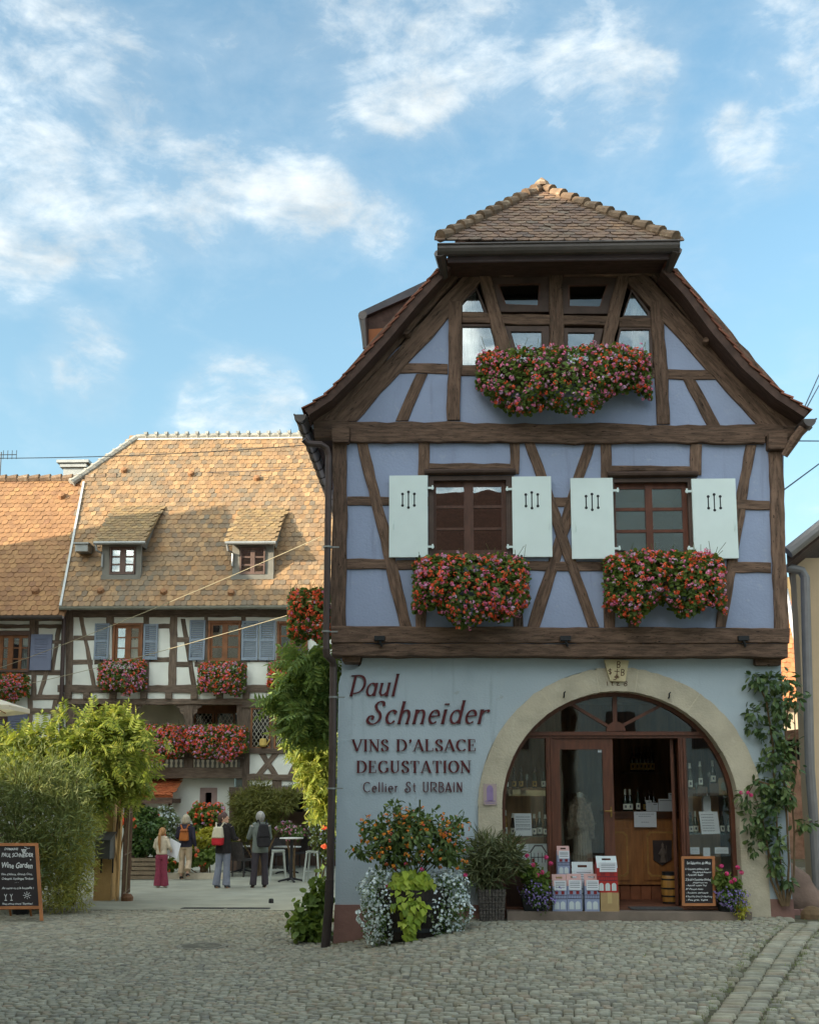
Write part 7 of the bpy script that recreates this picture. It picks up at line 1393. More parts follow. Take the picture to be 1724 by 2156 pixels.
# ---- big tub in front of the shop
def tub():
    c = gp(868, 1982); x, y, z = c[0] + .0, c[1] + .45, c[2]
    o = thing('flower_tub', 'large dark wooden tub of orange, white and lime green plants before the pale wall', 'flower tub', (x, y, z)); mb = MB(); mb.lathe(x, y, z, [(.40, .0), (.46, .25), (.48, .5), (.47, .62), (.42, .62), (.42, .55)], 28); tb = mb.build('tub', mat('dark_tub_wood', S(46, 38, 34), .8, .25, 3, .3, stretch=(8, 8, 1)), o)
    mb = MB(); [mb.lathe(x, y, z + h, [(r, 0), (r, .05)], 28) for h, r in ((.1, .436), (.42, .484))]; mb.build('hoop', m_black, tb)
    d = y; T = lambda X, Y, rx, rz, dd=0, ry=None: B(*Z3(X, Y), d + dd, rx * .3125, rz * .3125, ry)
    mb = MB(); bl = [T(900, 1330, 240, 150, .1, .5), T(740, 1330, 150, 120, 0, .4), T(1090, 1340, 150, 130, 0, .4), T(900, 1220, 170, 90, .1, .3), T(620, 1260, 90, 60, 0, .2), T(560, 1420, 70, 50, 0, .2), T(1150, 1460, 120, 70, -.1, .3), T(760, 1450, 120, 70, -.1, .3), T(780, 1120, 40, 60, 0, .1), T(1200, 1240, 50, 50, 0, .15)]
    P, N = blobs(2500, bl, .8, .45); put(mb, L_OV, P, N, .085, .6, .25); mb.build('lantana_foliage', g_lant, o)
    mb = MB(); P, N = blobs(230, bl, .1, .3); P, N = keep(P, N, lambda p: p[1] < d + .2); n = len(P); mb.inst(UMB[0], P + N * .03, frames(rdir(n), norm(N + np.array([0, -.5, .4]))), .05 * rng.uniform(.7, 1.2, n)); mb.build('orange_blossom', f_org, o)
    mb = MB(); P, N = blobs(24, bl[:3] + bl[8:], .05, .3); mb.inst(UMB[1], P + N * .03, frames(rdir(24), norm(N + np.array([0, -.5, .4]))), np.full(24, .042)); mb.build('coral_blossom', leafmat('coral_petal', [S(226, 96, 80), S(232, 120, 96)], .2), o)
    mb = MB(); b0 = np.array([x, y, z + .6])
    for i in range(22): cc, q = bl[i % len(bl)]; e = np.array(cc) + np.array([random.uniform(-.8, .8) * q[0], 0, random.uniform(.2, .95) * q[2]]); mb.tube([b0 + (random.gauss(0, .1), 0, 0), (b0 + e) / 2 + (0, 0, .08), e], [.012, .009, .004], 5)
    s0 = at(*Z3(938, 1300), d); s1 = at(*Z3(942, 1075), d); mb.tube([s0, s1], .012, 6); mb.build('lantana_stem', m_stem, o)
    wl = [T(640, 1700, 100, 150, -.12, .3), T(620, 1850, 90, 150, -.15, .28), T(660, 1960, 70, 90, -.15, .22), T(700, 1600, 80, 60, -.1, .25), T(715, 1860, 60, 150, -.32, .16)]; wr = [T(1160, 1680, 110, 130, -.12, .3), T(1200, 1820, 90, 130, -.15, .28), T(1130, 1900, 80, 120, -.15, .25), T(1090, 1620, 80, 70, -.1, .25), T(1060, 1980, 30, 60, -.2, .1), T(1055, 1840, 60, 140, -.32, .16)]
    for w, nb in ((wl, 1250), (wr, 950)):
        P, N = blobs(1700, w, .6, .2); mb = MB(); put(mb, L_OV4, P, N, .04, .6, .4); f = mb.build('trailing_foliage', g_wht, o)
        P, N = blobs(nb, w, .16, .2); mb = MB(); mb.inst(STAR, P + N * .012, frames(rdir(len(P)), norm(N + rdir(len(P)) * .35 + np.array([0, -.4, .1]))), .021 * rng.uniform(.7, 1.25, len(P))); mb.build('white_blossom', f_wht, f)
    lb = [T(800, 1660, 60, 60, -.3, .15), T(960, 1640, 70, 60, -.3, .15), T(880, 1620, 120, 70, -.28, .2), T(860, 1720, 120, 70, -.36, .18), T(900, 1800, 105, 70, -.42, .16), T(880, 1900, 62, 70, -.46, .13), T(880, 1975, 42, 40, -.46, .1)]
    P, N = blobs(560, lb, .45, .3); P, N = keep(P, N, lambda p: p[1] < d - .12); n = len(P); mb = MB(); x_ = norm(np.stack([rng.normal(0, .5, n), -.35 + rng.normal(0, .2, n), -.9 + rng.normal(0, .25, n)], -1)); nn = norm(np.stack([rng.normal(0, .3, n), np.full(n, -1.0), .9 + rng.normal(0, .35, n)], -1)); mb.inst(L_HEART, P, frames(x_, nn), .082 * rng.uniform(.7, 1.2, n)); mb.build('lime_foliage', g_lime, o)
    mb = MB()
    for X, Y in ((848, 1510), (955, 1545), (1248, 1585), (720, 1655)): q = np.array([at(*Z3(X, Y), d - .3)]); [mb.inst(u, q, frames(rdir(1), np.array([[0, -1., .3]])), np.array([.05])) for u in UMB[:2]]
    mb.build('pink_blossom', f_mag, o)
tub()
# ---- oleander pot by the pier
def wicker(x, y, z, w, h, L, name='square_planter'):
    o = thing(name, L, 'planter', (x, y, z)); mb = MB(); n = 9; t = w / 2
    for i in range(n):
        z0 = z + h * i / n; k = t * (.86 + .14 * i / n)
        for j in range(8):
            f0 = -1 + j / 4; o_ = .006 if (i + j) % 2 else 0
            mb.box(x + f0 * k + .003, x + (f0 + .25) * k - .003, y - k - o_, y - k + .02, z0 + .002, z0 + h / n - .002); mb.box(x + f0 * k + .003, x + (f0 + .25) * k - .003, y + k - .02, y + k + o_, z0 + .002, z0 + h / n - .002)
            mb.box(x - k - o_, x - k + .02, y + f0 * k + .003, y + (f0 + .25) * k - .003, z0 + .002, z0 + h / n - .002); mb.box(x + k - .02, x + k + o_, y + f0 * k + .003, y + (f0 + .25) * k - .003, z0 + .002, z0 + h / n - .002)
    mb.build('woven_side', mat('grey_wicker', S(92, 84, 78), .75, .2, 12, .3), o); mb = MB(); mb.cbox(x, y, z + h - .05, w * .9, w * .9, .02); mb.build('soil', m_soil, o); return o
c = gp(1036, 1940); c = (c[0], c[1] + .18, c[2]); wicker(*c, .37, .42, 'tall grey woven square planter standing at the left foot of the arch')
OB = lambda X, Y, rx, rz, dd=0: B(*Z4(X, Y), c[1] + dd, rx * .3713, rz * .3713, .25)
shrub('oleander_bush', 'narrow grey green oleander growing in the woven planter by the arch', 'bush', (c[0], c[1], c[2] + .38), [OB(100, 1160, 90, 110), OB(40, 1180, 60, 100), OB(170, 1230, 60, 70), OB(90, 1280, 90, 80), OB(20, 1260, 40, 60), OB(220, 1150, 60, 60, -.1), OB(240, 1220, 40, 50, -.1)], 1500, L_LANCE, leafmat('grey_green_leaf', [S(104, 116, 86), S(90, 102, 76), S(122, 132, 98), S(74, 88, 64)], .2), .17, stems=10, shell=.85, droop=-.1, jit=.6, stemr=.009)
# ---- petunia pots on the step
for X, Yb, L1, s in ((352, 1472, 'pink geranium and violet lobelia in a dark trough left of the cartons', 1.0), (1440, 1466, 'pink geranium and violet lobelia in a dark pot beside the leaning chalkboard', .82)):
    q = at(*Z4(X, Yb), D - .2); x, y, z = q[0], D - .2, ZS - .012; o = thing('flower_pot', L1, 'flower pot', (x, y, z)); mb = MB(); mb.lathe(x, y, z, [(.13 * s, 0), (.17 * s, .2 * s), (.18 * s, .21 * s), (.15 * s, .2 * s)], 4 if s == 1 else 16, a0=math.pi / 4, sx=1.5 if s == 1 else 1.0); mb.build('pot', m_black, o)
    PB = lambda dx, dz, rx, rz, dy=0: ((x + dx * s, y + dy - .04, z + dz * s), (rx * s, .16 * s, rz * s))
    mb = MB(); P, N = blobs(500, [PB(0, .42, .16, .2), PB(-.08, .5, .12, .14), PB(.1, .36, .14, .14)], .6); put(mb, L_ROUND, P, N, .055, .6, .2); mb.build('geranium_foliage', g_ger, o)
    mb = MB()
    for dx, dz in ((-.02, .62), (.1, .52), (.16, .72), (-.1, .74), (.04, .48), (.22, .64)):
        for u in UMB: mb.inst(u, np.array([(x + dx * s, y - .16, z + dz * s)]), frames(rdir(1), np.array([[0, -1., .3]])), np.array([.058]))
    mb.build('pink_blossom', f_mag, o)
    vb_ = [PB(.05, .26, .24, .16, -.08), PB(.1, .14, .18, .12, -.1)]; mb = MB(); P, N = blobs(420, vb_, .5); put(mb, L_OV4, P, N, .035, .6, .4); mb.build('lobelia_foliage', g_wht, o); mb = MB(); P, N = blobs(300, vb_, .1); mb.inst(STAR, P, frames(rdir(300), norm(N + np.array([0, -.6, .2]))), np.full(300, .016)); mb.build('violet_blossom', f_vio, o)
    if s < 1: mb = MB(); P, N = blobs(260, [PB(.2, .12, .12, .14, -.08), PB(.18, .0, .1, .08, -.1)], .5); P, N = keep(P, N, lambda p: p[2] > z - .1); put(mb, L_OV4, P, N, .045, .6, .4); mb.build('yellow_foliage', g_yel, o)
# ---- climbing rose at the right corner
def rose():
    Z = lambda x, y: Z5(x, y); b = gp(*Z5(340, 1912)); y = D - .1; base = (b[0], y, b[2]); RBl = lambda x, yy, rx, rz, dd=0: B(*Z5(x, yy), y + dd, rx * .4534, rz * .4534, .18)
    bl = [RBl(200, 850, 46, 36), RBl(260, 870, 60, 50), RBl(340, 860, 56, 50), RBl(370, 940, 60, 56), RBl(290, 960, 56, 50), RBl(185, 1010, 36, 30), RBl(195, 1075, 40, 22), RBl(270, 1090, 60, 56), RBl(330, 1010, 50, 44), RBl(280, 1180, 50, 54), RBl(350, 1170, 56, 50), RBl(232, 1240, 18, 26), RBl(330, 1260, 70, 46), RBl(230, 1350, 46, 36), RBl(300, 1350, 70, 50), RBl(260, 1440, 60, 50), RBl(340, 1400, 50, 40), RBl(180, 1500, 40, 70), RBl(250, 1540, 56, 50), RBl(200, 1610, 44, 50), RBl(300, 1620, 40, 50), RBl(290, 1710, 30, 44), RBl(420, 1520, 50, 24), RBl(150, 1400, 30, 40), RBl(340, 1790, 30, 26)]
    o = shrub('climbing_rose', 'tall leafy rose climbing the right corner of the pale wall', 'climber', base, bl, 1650, L_OV, g_rose, .105, stems=0, shell=.8, droop=.45, jit=.55)
    mb = MB()
    for pts in (((330, 1905), (290, 1760), (262, 1660), (230, 1500), (200, 1400)), ((335, 1905), (320, 1740), (300, 1560), (290, 1350), (280, 1150), (250, 950), (200, 850)), ((345, 1905), (355, 1700), (345, 1500), (330, 1300), (340, 1100), (360, 900)), ((350, 1905), (378, 1760), (380, 1560), (370, 1420), (390, 1250), (380, 1000)), ((380, 1560), (440, 1530), (460, 1510)), ((325, 1905), (270, 1780), (255, 1640)), ((290, 1350), (200, 1320), (160, 1390))): mb.tube([at(*Z5(*q), y + (.02 if i else 0)) for i, q in enumerate(pts)], [.022] + [.014] * (len(pts) - 2) + [.006], 6)
    mb.ball(base, (.16, .12, .14)); mb.build('stem', m_twig, o); mb = MB()
    for X, Y in ((132, 1378), (165, 1378), (180, 1390)): [mb.inst(u, np.array([at(*Z5(X, Y), y - .1)]), frames(rdir(1), np.array([[0, -1., .3]])), np.array([.05])) for u in UMB]
    mb.build('rose_blossom', f_mag, o)
rose()
# ------------------------------------------------------------------ things standing about
def text_mesh(txt, shear=.2, off=0.0):
    cu = bpy.data.curves.new('t', 'FONT'); cu.body = txt; cu.shear = shear; cu.offset = off; cu.resolution_u = 2; o = bpy.data.objects.new('t', cu); COL.objects.link(o)
    dg = bpy.context.evaluated_depsgraph_get(); me = bpy.data.meshes.new_from_object(o.evaluated_get(dg)); V = np.array([v.co[:] for v in me.vertices]); F = [list(p.vertices) for p in me.polygons]
    bpy.data.objects.remove(o); bpy.data.curves.remove(cu); bpy.data.meshes.remove(me); return V, F
m_chalk = mat('chalk', S(216, 216, 214), .95, .12, 20, 0); m_slate = mat('chalkboard', S(48, 42, 42), .85, .15, 3, .05); m_boardwood = mat('orange_board_wood', S(168, 108, 66), .6, .15, 4, .15, 30)
def chalkline(mb, txt, u0, u1, v, h, face, shear=.25, off=.016):
    V, F = text_mesh(txt, shear, off); V = V - V.min(0) * [1, 0, 1]; w = V[:, 0].max(); hh = .72
    U = u0 + V[:, 0] / w * (u1 - u0); W = v + V[:, 1] / hh * h + .1 * h * np.sin(V[:, 0] * 2.1); mb.add([face(a, b) for a, b in zip(U, W)], F)
def chalkboard(name, label, P0, P1, Q0, Q1, fw, lines, extra=None, legs=0, back=True):
    """face corners: bottom left, bottom right, top left, top right"""
    P0, P1, Q0, Q1 = map(np.array, (P0, P1, Q0, Q1)); nn = norm(np.cross(P1 - P0, Q0 - P0)); nn = nn if nn[1] < 0 else -nn
    face = lambda u, v, o=.0015: tuple((P0 * (1 - u) + P1 * u) * (1 - v) + (Q0 * (1 - u) + Q1 * u) * v + nn * o); W = np.linalg.norm(P1 - P0); H = np.linalg.norm(Q0 - P0); fu, fv = fw / W, fw / H
    o = thing(name, label, 'chalkboard', (float((P0[0] + P1[0]) / 2), float(P0[1]), float(min(P0[2], P1[2]) - legs)))
    mb = MB(); mb.prism3([face(0, 0, 0), face(1, 0, 0), face(1, 1, 0), face(0, 1, 0)], -nn * .015); mb.build('board', m_slate, o)
    mb = MB(); lg = legs / H
    for u0, u1, v0, v1 in ((-fu, 0, -lg - fv, 1 + fv), (1, 1 + fu, -lg - fv, 1 + fv), (0, 1, -fv, 0), (0, 1, 1, 1 + fv)): mb.prism3([face(u0, v0, .012), face(u1, v0, .012), face(u1, v1, .012), face(u0, v1, .012)], -nn * .035)
    mb.build('frame', m_boardwood, o)
    if legs:
        mb = MB()
        for u in (.08, .62): a = np.array(face(u, .95, -.03)); b = a + np.array([0, .62, 0]); b[2] = ground(b[0], b[1]) - .0; mb.tube([a, b], .02, 4)
        mb.build('rear_leg', m_boardwood, o)
    mb = MB()
    for txt, u0, u1, v, h in lines: chalkline(mb, txt, u0, u1, v, h, face)
    def chalk(pts, w=.008):
        for a, b in zip(pts, pts[1:]): a, b = np.array(a) * (W, H), np.array(b) * (W, H); t = (b - a) / max(1e-6, np.linalg.norm(b - a)); n = np.array([-t[1], t[0]]) * w / 2; mb.add([face(*(q / (W, H)), .0018) for q in (a - n, b - n, b + n, a + n)], [(0, 1, 2, 3)])
    if extra: extra(chalk)
    mb.build('chalk_writing', m_chalk, o); return o
K9 = lambda x, y: (.0898 * x, 1760.2 + .0898 * y)
gl = gp(60, 1941); dB = gl[1]; dT = dB + .28
def extra_left(c):
    for x in (.19, .33): c([(x - .03, .2), (x, .155), (x + .03, .2)]); c([(x, .155), (x, .1)]); c([(x - .03, .097), (x + .03, .097)], .012)
    c([(.72 + .035 * math.cos(a), .175 + .022 * math.sin(a)) for a in np.linspace(0, 6.3, 13)])
    for a in np.linspace(0, 6.28, 9)[:-1]: c([(.72 + .055 * math.cos(a), .175 + .036 * math.sin(a)), (.72 + .1 * math.cos(a), .175 + .062 * math.sin(a))])
    c([(.72, .985), (.8, .96), (.86, .965)]); c([(.8, .96), (.74, .93)])
    for i in range(3):
        for j in range(3 - i // 2): c([(.64 + j * .04 + i * .015, .945 - i * .022), (.66 + j * .04 + i * .015, .93 - i * .022)], .02)
    c([(.0, .77), (.03, .76)], .015); c([(.85, .775), (.87, .76)], .018)
chalkboard('pavement_chalkboard', 'tall wooden A-board with white chalk writing at the left edge before the bushes', at(*K9(-30, 1650), dB), at(*K9(925, 1640), dB), at(*K9(-70, 236), dT), at(*K9(835, 236), dT), .052,
           [('DOMAINE', .2, .56, .93, .04), ('PAUL SCHNEIDER', .12, .93, .815, .068), ('Wine Garden', .12, .9, .63, .095), ('Vins d\u2019Alsace, Grands Crus,', .1, .88, .51, .035), ('Cr\u00e9mants, Vendanges Tardives', .11, .9, .435, .038), ('. . .', .43, .52, .385, .03), ('Au verre ou \u00e0 la bouteille !', .1, .9, .28, .036), ('Nous sommes ouverts ! Bienvenue !', .1, .85, .025, .034)], extra_left, legs=.2)
mb = MB(); q = gp(33, 1928); mb.lathe(q[0], q[1] + .25, 0, [(.14, 0), (.18, .3), (.165, .3)], 14); tag(mb.build('plastic_pot', m_black, loc=(q[0], q[1] + .25, 0)), 'black plant pot half hidden behind the tall wooden A-board', 'pot')
K8 = lambda x, y: (1153.8 + .21 * x, 1734.9 + .21 * y)
yb = D - .26
chalkboard('menu_chalkboard', 'small wood framed chalkboard with a wine list leaning at the right shop window', at(*K8(1366, 796), yb), at(*K8(1648, 796), yb), at(*K8(1358, 350), yb + .12), at(*K8(1640, 350), yb + .12), .035,
           [('La S\u00e9lection du Mois', .1, .95, .88, .06), ('1/ Cr\u00e9mant d\u2019Alsace brut', .04, .88, .75, .042), ('Chardonnay & Auxerrois', .3, .96, .68, .038), ('- Ap\u00e9ritif, Sushi', .06, .68, .62, .04), ('2/ Jo & le Dompeter Riesling', .04, .95, .51, .05), ('pamplemousse, rose', .3, .82, .45, .032), ('- Ap\u00e9ritif, cuisine Tha\u00ef', .06, .8, .385, .036), ('3/ Pinot noir', .04, .68, .3, .04), ('- Bordeaux, charcuterie', .06, .84, .22, .036), ('4/ Pinot Gris Grand Cru Mambourg', .04, .98, .135, .04), ('- Foie gras, Tajine', .06, .82, .06, .038)])
# ---- wine cartons shaped like little houses
m_card = mat('brown_cardboard', S(176, 146, 104), .85, .1, 5, .1); m_lilac = mat('lilac_print_card', S(152, 160, 188), .7, .06, 5, 0); m_pinkc = mat('pink_print_card', S(196, 156, 150), .7, .06, 5, 0); m_dprint = mat('dark_print', S(66, 52, 66), .8, .1, 5, 0); m_redp = mat('red_print', S(140, 48, 48), .7, .1, 5, 0); m_whc = mat('white_card', S(206, 212, 212), .7, .04, 5, 0)
def carton(x0, x1, yt, yb_, d, label, dep=.16, body=None, roof=None, arches=2, z=None):
    a = at(*K8(x0, yb_), d); b = at(*K8(x1, yt), d); X0, X1 = a[0], b[0]; z = ZS - .011 if z is None else z; H = b[2] - z if z else b[2] - a[2]; W = X1 - X0; o = thing('wine_carton', label, 'carton', ((X0 + X1) / 2, d, z), 'wine cartons on the step')
    S_ = H * .68; mb = MB(); c = d + dep / 2; prof = [(d, z), (d, z + S_), (c - .012, z + H * .86), (c + .012, z + H * .86), (d + dep, z + S_), (d + dep, z)]
    mb.prism3([(X0, y, q) for y, q in prof], (W, 0, 0)); mb.build('body', body or m_lilac, o)
    mb = MB(); k = (c - .012 - d) / (H * .18); t0 = z + S_; y = lambda q: d + (q - t0) * k - .003; zt = z + H; s = W * .28; hz0, hz1 = z + H * .885, z + H * .935
    sl = lambda xa, xb, q0, q1: mb.prism3([(xa, y(q0), q0), (xb, y(q0), q0), (xb, y(q1), q1), (xa, y(q1), q1)], (0, .004, 0))
    kk = k; k = min(k, (c - d) / (zt - t0)); sl(X0, X1, t0, hz0); sl(X0, X0 + s, hz0, hz1); sl(X1 - s, X1, hz0, hz1); sl(X0, X1, hz1, zt); mb.build('roof_flap', roof or m_pinkc, o)
    mb = MB(); f = lambda q: z + H * q; yy = d - .0025
    for i in range(arches): cx = X0 + W * (i + .5 + (.08 if i == 0 else -.08 if i == arches - 1 else 0)) / arches; w = W * .32 / arches * 1.05; mb.prism([(cx - w, f(.05)), (cx + w, f(.05))] + [(cx + w * math.cos(R(t)), f(.2) + w * math.sin(R(t))) for t in range(0, 181, 30)], yy, d)
    mb.build('arch_print', m_whc, o)
    mb = MB()
    for q in (.33, .43): mb.box(X0 + .002, X1 - .002, d - .0018, d, f(q), f(q + .015))
    for i in range(9): xx = X0 + W * (i + .5) / 9; mb.box(xx - .002, xx + .002, d - .0014, d, f(.345), f(.43))
    mb.build('timber_print', m_dprint, o); mb = MB()
    for fx in (.28, .72): mb.box(X0 + W * fx - W * .11, X0 + W * fx + W * .11, yy, d, f(.46), f(.55))
    mb.build('window_print', m_redp, o)
    mb = MB(); q0, q1 = f(.57), f(.84); xa, xb = X0 + W * .12, X1 - W * .04; mb.box(xa, xb, d - .008, d - .0065, q0, q1); nt = mb.build('price_notice', m_paper, o)
    mb = MB()
    for fz in (.25, .45, .62, .78): q = q0 + (q1 - q0) * fz; yq = d - .0085; mb.add([(xa + W * .08, yq, q), (xb - W * .08, yq, q), (xb - W * .08, yq + .0003, q + .006), (xa + W * .08, yq + .0003, q + .006)], [(0, 1, 2, 3)])
    mb.build('print', m_ink, nt); return o
yc = D - .28
carton(46, 182, 508, 815, yc, 'lilac house shaped wine carton, leftmost of the front three on the step'); carton(192, 332, 503, 815, yc + .01, 'lilac house shaped wine carton in the middle of the front three'); carton(368, 508, 503, 815, yc, 'lilac house shaped wine carton, third of the front row beside the brown box')
a = at(*K8(95, 510), yc + .26); mb = MB(); b_ = at(*K8(212, 510), yc + .26); mb.box(a[0] - .02, b_[0] + .02, yc + .22, yc + .42, ZS + .001, a[2]); tag(mb.build('cardboard_box', m_card, loc=((a[0] + b_[0]) / 2, yc + .3, ZS)), 'brown box supporting the raised lilac carton by the door post', 'box')
carton(95, 212, 222, 510, yc + .24, 'lilac house shaped wine carton raised behind the others by the door post', z=a[2])
carton(248, 450, 383, 800, yc + .2, 'broad white wine carton printed with a half timbered house behind the front row', .17, m_whc, m_whc, 3)
a = at(*K8(522, 690), yc - .02); b_ = at(*K8(710, 818), yc - .02); o = thing('cardboard_box', 'plain brown cardboard box carrying the red carton on the step', 'box', ((a[0] + b_[0]) / 2, yc, ZS)); mb = MB(); mb.box(a[0], b_[0], yc - .02, yc + .24, ZS - .011, a[2]); mb.build('box', m_card, o); mb = MB(); c = (a[0] + b_[0]) / 2; mb.box(c - .03, c + .03, yc - .0215, yc + .2, a[2] - .14, a[2] + .0015); mb.build('tape', mat('clear_brown_tape', S(196, 170, 120), .3, .05, 5, 0), o)
carton(494, 690, 325, 688, yc + .0, 'red house shaped wine carton with white roof on the plain brown box', .24, mat('red_card', S(176, 52, 48), .7, .08, 5, 0), m_whc, 3, z=a[2] + .002)
# pictures of the house in the left window
for x0, x1, y0, y1, L in ((322, 426, 1112, 1222, 'white wine carton with printed timbered house inside the left window'),):
    a = at(*Z4(x0, y1), DS + .1); b_ = at(*Z4(x1, y0), DS + .1); o = thing('printed_carton', L, 'carton', ((a[0] + b_[0]) / 2, DS + .1, a[2])); mb = MB(); mb.box(a[0], b_[0], DS + .1, DS + .26, ZS + .4, b_[2]); mb.build('body', m_whc, o); w = b_[0] - a[0]; h = b_[2] - a[2]; X = lambda f: a[0] + w * f; Zq = lambda f: a[2] + h * f; mb = MB()
    mb.prism([(X(.02), Zq(.55)), (X(.3), Zq(.95)), (X(.72), Zq(.95)), (X(.98), Zq(.55)), (X(.9), Zq(.55)), (X(.68), Zq(.88)), (X(.34), Zq(.88)), (X(.1), Zq(.55))], DS + .097, DS + .1)
    for f in (.12, .3, .5, .7, .86): mb.box(X(f) - .004, X(f) + .004, DS + .098, DS + .1, Zq(.05), Zq(.55))
    mb.box(X(.1), X(.9), DS + .0975, DS + .1, Zq(.3), Zq(.34)); mb.build('house_print', m_dprint, o); mb = MB(); mb.box(X(.16), X(.28), DS + .0972, DS + .1, Zq(.06), Zq(.26)); mb.build('door_print', m_redp, o)
# ---- little barrel on the shop floor
a = at(*K8(1218, 738), DS + .5); o = thing('wine_barrel', 'small varnished wooden barrel with black hoops beside the counter', 'barrel', (a[0], DS + .5, ZS)); hb = .31; x, y = a[0], DS + .5
mb = MB(); n = 20; pr = [(.1 + .022 * math.sin(math.pi * i / 8), .42 * i / 8) for i in range(9)]; mb.lathe(x, y, ZS, pr, n); mb.build('staves', mat('varnished_oak', S(178, 128, 62), .4, .2, 4, .15, 20, stretch=(8, 8, 1), spec=.5), o, smooth=True)
for f in (.04, .26, .52, .82, .98): mb = MB(); r = .1025 + .022 * math.sin(math.pi * f); z_ = .42 * f; mb.lathe(x, y, ZS + z_ - .012, [(r, 0), (r + .0005, .024)], n); mb.build('hoop', m_black, o)
mb = MB(); mb.lathe(x, y, ZS + .42, [(.103, 0), (.105, .03), (.095, .03), (.0, .012)], n); mb.build('lid', m_black, o)
# ---- gate pillar, post, letter box
def gate():
    b = gp(223, 1897); d = b[1]; x0, x1, _, zt = rectpx(Z7, 468, 575, 470, 1030, d); o = thing('gate_pillar', 'rendered ochre gate pillar under the wisteria with a wooden post at its edge', 'pillar', ((x0 + x1) / 2, d, 0)); mb = MB(); mb.box(x0, x1, d, d + .55, -.05, zt); mb.box(x0 - .05, x1 + .02, d - .04, d + .6, zt, zt + .08); mb.build('pillar', mat('ochre_render', S(190, 152, 100), .9, .12, 2, .4, 24, patch=[(S(150, 110, 70), 1.2, .5, .72, .6)]), o)
    p0, p1, _, _ = rectpx(Z7, 576, 610, 470, 1030, d - .03); mb = MB(); mb.prism3([(p0, d - .03, -.02), (p1, d - .03, -.02), (p1 + .02, d - .03, zt + .1), (p0 + .02, d - .03, zt + .1)], (0, .12, 0)); mb.build('post', mat('tan_post', S(198, 156, 104), .7, .15, 4, .2, stretch=(6, 6, 1)), o)
    m0, m1, _, mz = rectpx(Z7, 520, 552, 545, 568, d - .01); mb = MB(); mb.box(m0, m1, d - .012, d + .01, mz - .1, mz); np_ = mb.build('number_plate', mat('dark_enamel', S(52, 56, 66), .4, .1, 4, 0), o); mb = MB(); c = (m0 + m1) / 2; mb.box(c - .008, c + .008, d - .014, d - .0115, mz - .08, mz - .02); mb.prism([(c - .008, mz - .02), (c - .03, mz - .04), (c - .024, mz - .047), (c - .008, mz - .034)], d - .014, d - .0115); mb.build('number', m_paper, np_)
    a0, a1, z0, z1 = rectpx(Z7, 482, 560, 690, 815, d - .3); l = thing('letter_box', 'grey metal letter box with sloping lid on the gate pillar', 'letter box', ((a0 + a1) / 2, d - .2, z0)); mb = MB(); mb.prism3([(a0, d - .36, z0), (a0, d - .02, z0), (a0, d - .02, z1), (a0, d - .36, z1 - .14)], (a1 - a0, 0, 0)); mb.build('box', mat('grey_letterbox', S(96, 94, 90), .5, .12, 4, .05), l)
    mb = MB(); mb.prism3([(a0 - .02, d - .4, z1 - .14), (a0 - .02, d - .0, z1 + .01), (a0 - .02, d - .0, z1 + .03), (a0 - .02, d - .4, z1 - .12)], (a1 - a0 + .04, 0, 0)); mb.build('lid', bpy.data.materials['grey_letterbox'], l)
    for xx in (a0 + .03, a1 - .03): mb = MB(); mb.box(xx - .012, xx + .012, d - .3, d - .01, z0 - .02, z0 - .001); mb.box(xx - .012, xx + .012, d - .035, d - .01, z0 - .3, z0 - .02); mb.build('bracket', m_black, l)
    g = thing('iron_gate', 'open rusty iron gate leaf seen edge on beside the tan post', 'gate', (p1 + .08, d + .1, 0)); mb = MB(); gx = p1 + .06; L = 1.35
    for z in (.12, .9, 1.75): mb.tube([(gx, d + .1, z), (gx - .24, d + .1 + L, z)], .018, 6)
    for i in range(9): f = i / 8; mb.tube([(gx - .24 * f, d + .1 + L * f, .05), (gx - .24 * f, d + .1 + L * f, 2.0)], .012 if 0 < i < 8 else .022, 6)
    mb.build('bars', mat('rusty_iron', S(96, 74, 58), .7, .3, 6, .2), g)
    w = thing('hanging_rope', 'rope with a block weight hanging by the open gate', 'rope', (gx + .1, d - .02, .02)); mb = MB(); mb.tube([(gx + .1, d, .14), (gx + .12, d, 1.9)], .01, 6); mb.build('rope', m_string, w); mb = MB(); mb.lathe(gx + .13, d, 0, [(.12, 0), (.13, .08), (.08, .14), (.02, .15)], 10); mb.build('weight', mat('brown_weight', S(110, 78, 56), .8, .2, 6, .2), w)
gate()
# ---- parasol at the left edge
def parasol():
    c = at(-95, 1440, 24.5); o = thing('parasol', 'cream parasol whose rim shows at the left edge', 'parasol', (c[0], c[1], 0)); r = 1.55; e = at(42, 1489, 24.5); k = 8; zr = e[2]
    rim = [(c[0] + r * math.cos(2 * math.pi * (i + .5) / k) * 1.08, c[1] + r * math.sin(2 * math.pi * (i + .5) / k), zr) for i in range(k)]; mb = MB(); mb.add([c] + rim, [(0, i + 1, (i + 1) % k + 1) for i in range(k)]); mb.add(rim + [(x, y, z - .1) for x, y, z in rim], [(i, (i + 1) % k, k + (i + 1) % k, k + i) for i in range(k)]); mb.build('canopy', mat('cream_canvas', S(224, 214, 196), .9, .05, 3, .1, transl=.3), o)
    mb = MB(); mb.tube([(c[0], c[1], 0), (c[0], c[1], c[2] + .1)], .03, 8); mb.build('pole', m_boardwood, o); mb = MB(); [mb.tube([(c[0], c[1], c[2] - .05), tuple(np.array(q) - (0, 0, .03))], .012, 4) for q in rim]; mb.build('ribs', m_boardwood, o)
parasol()
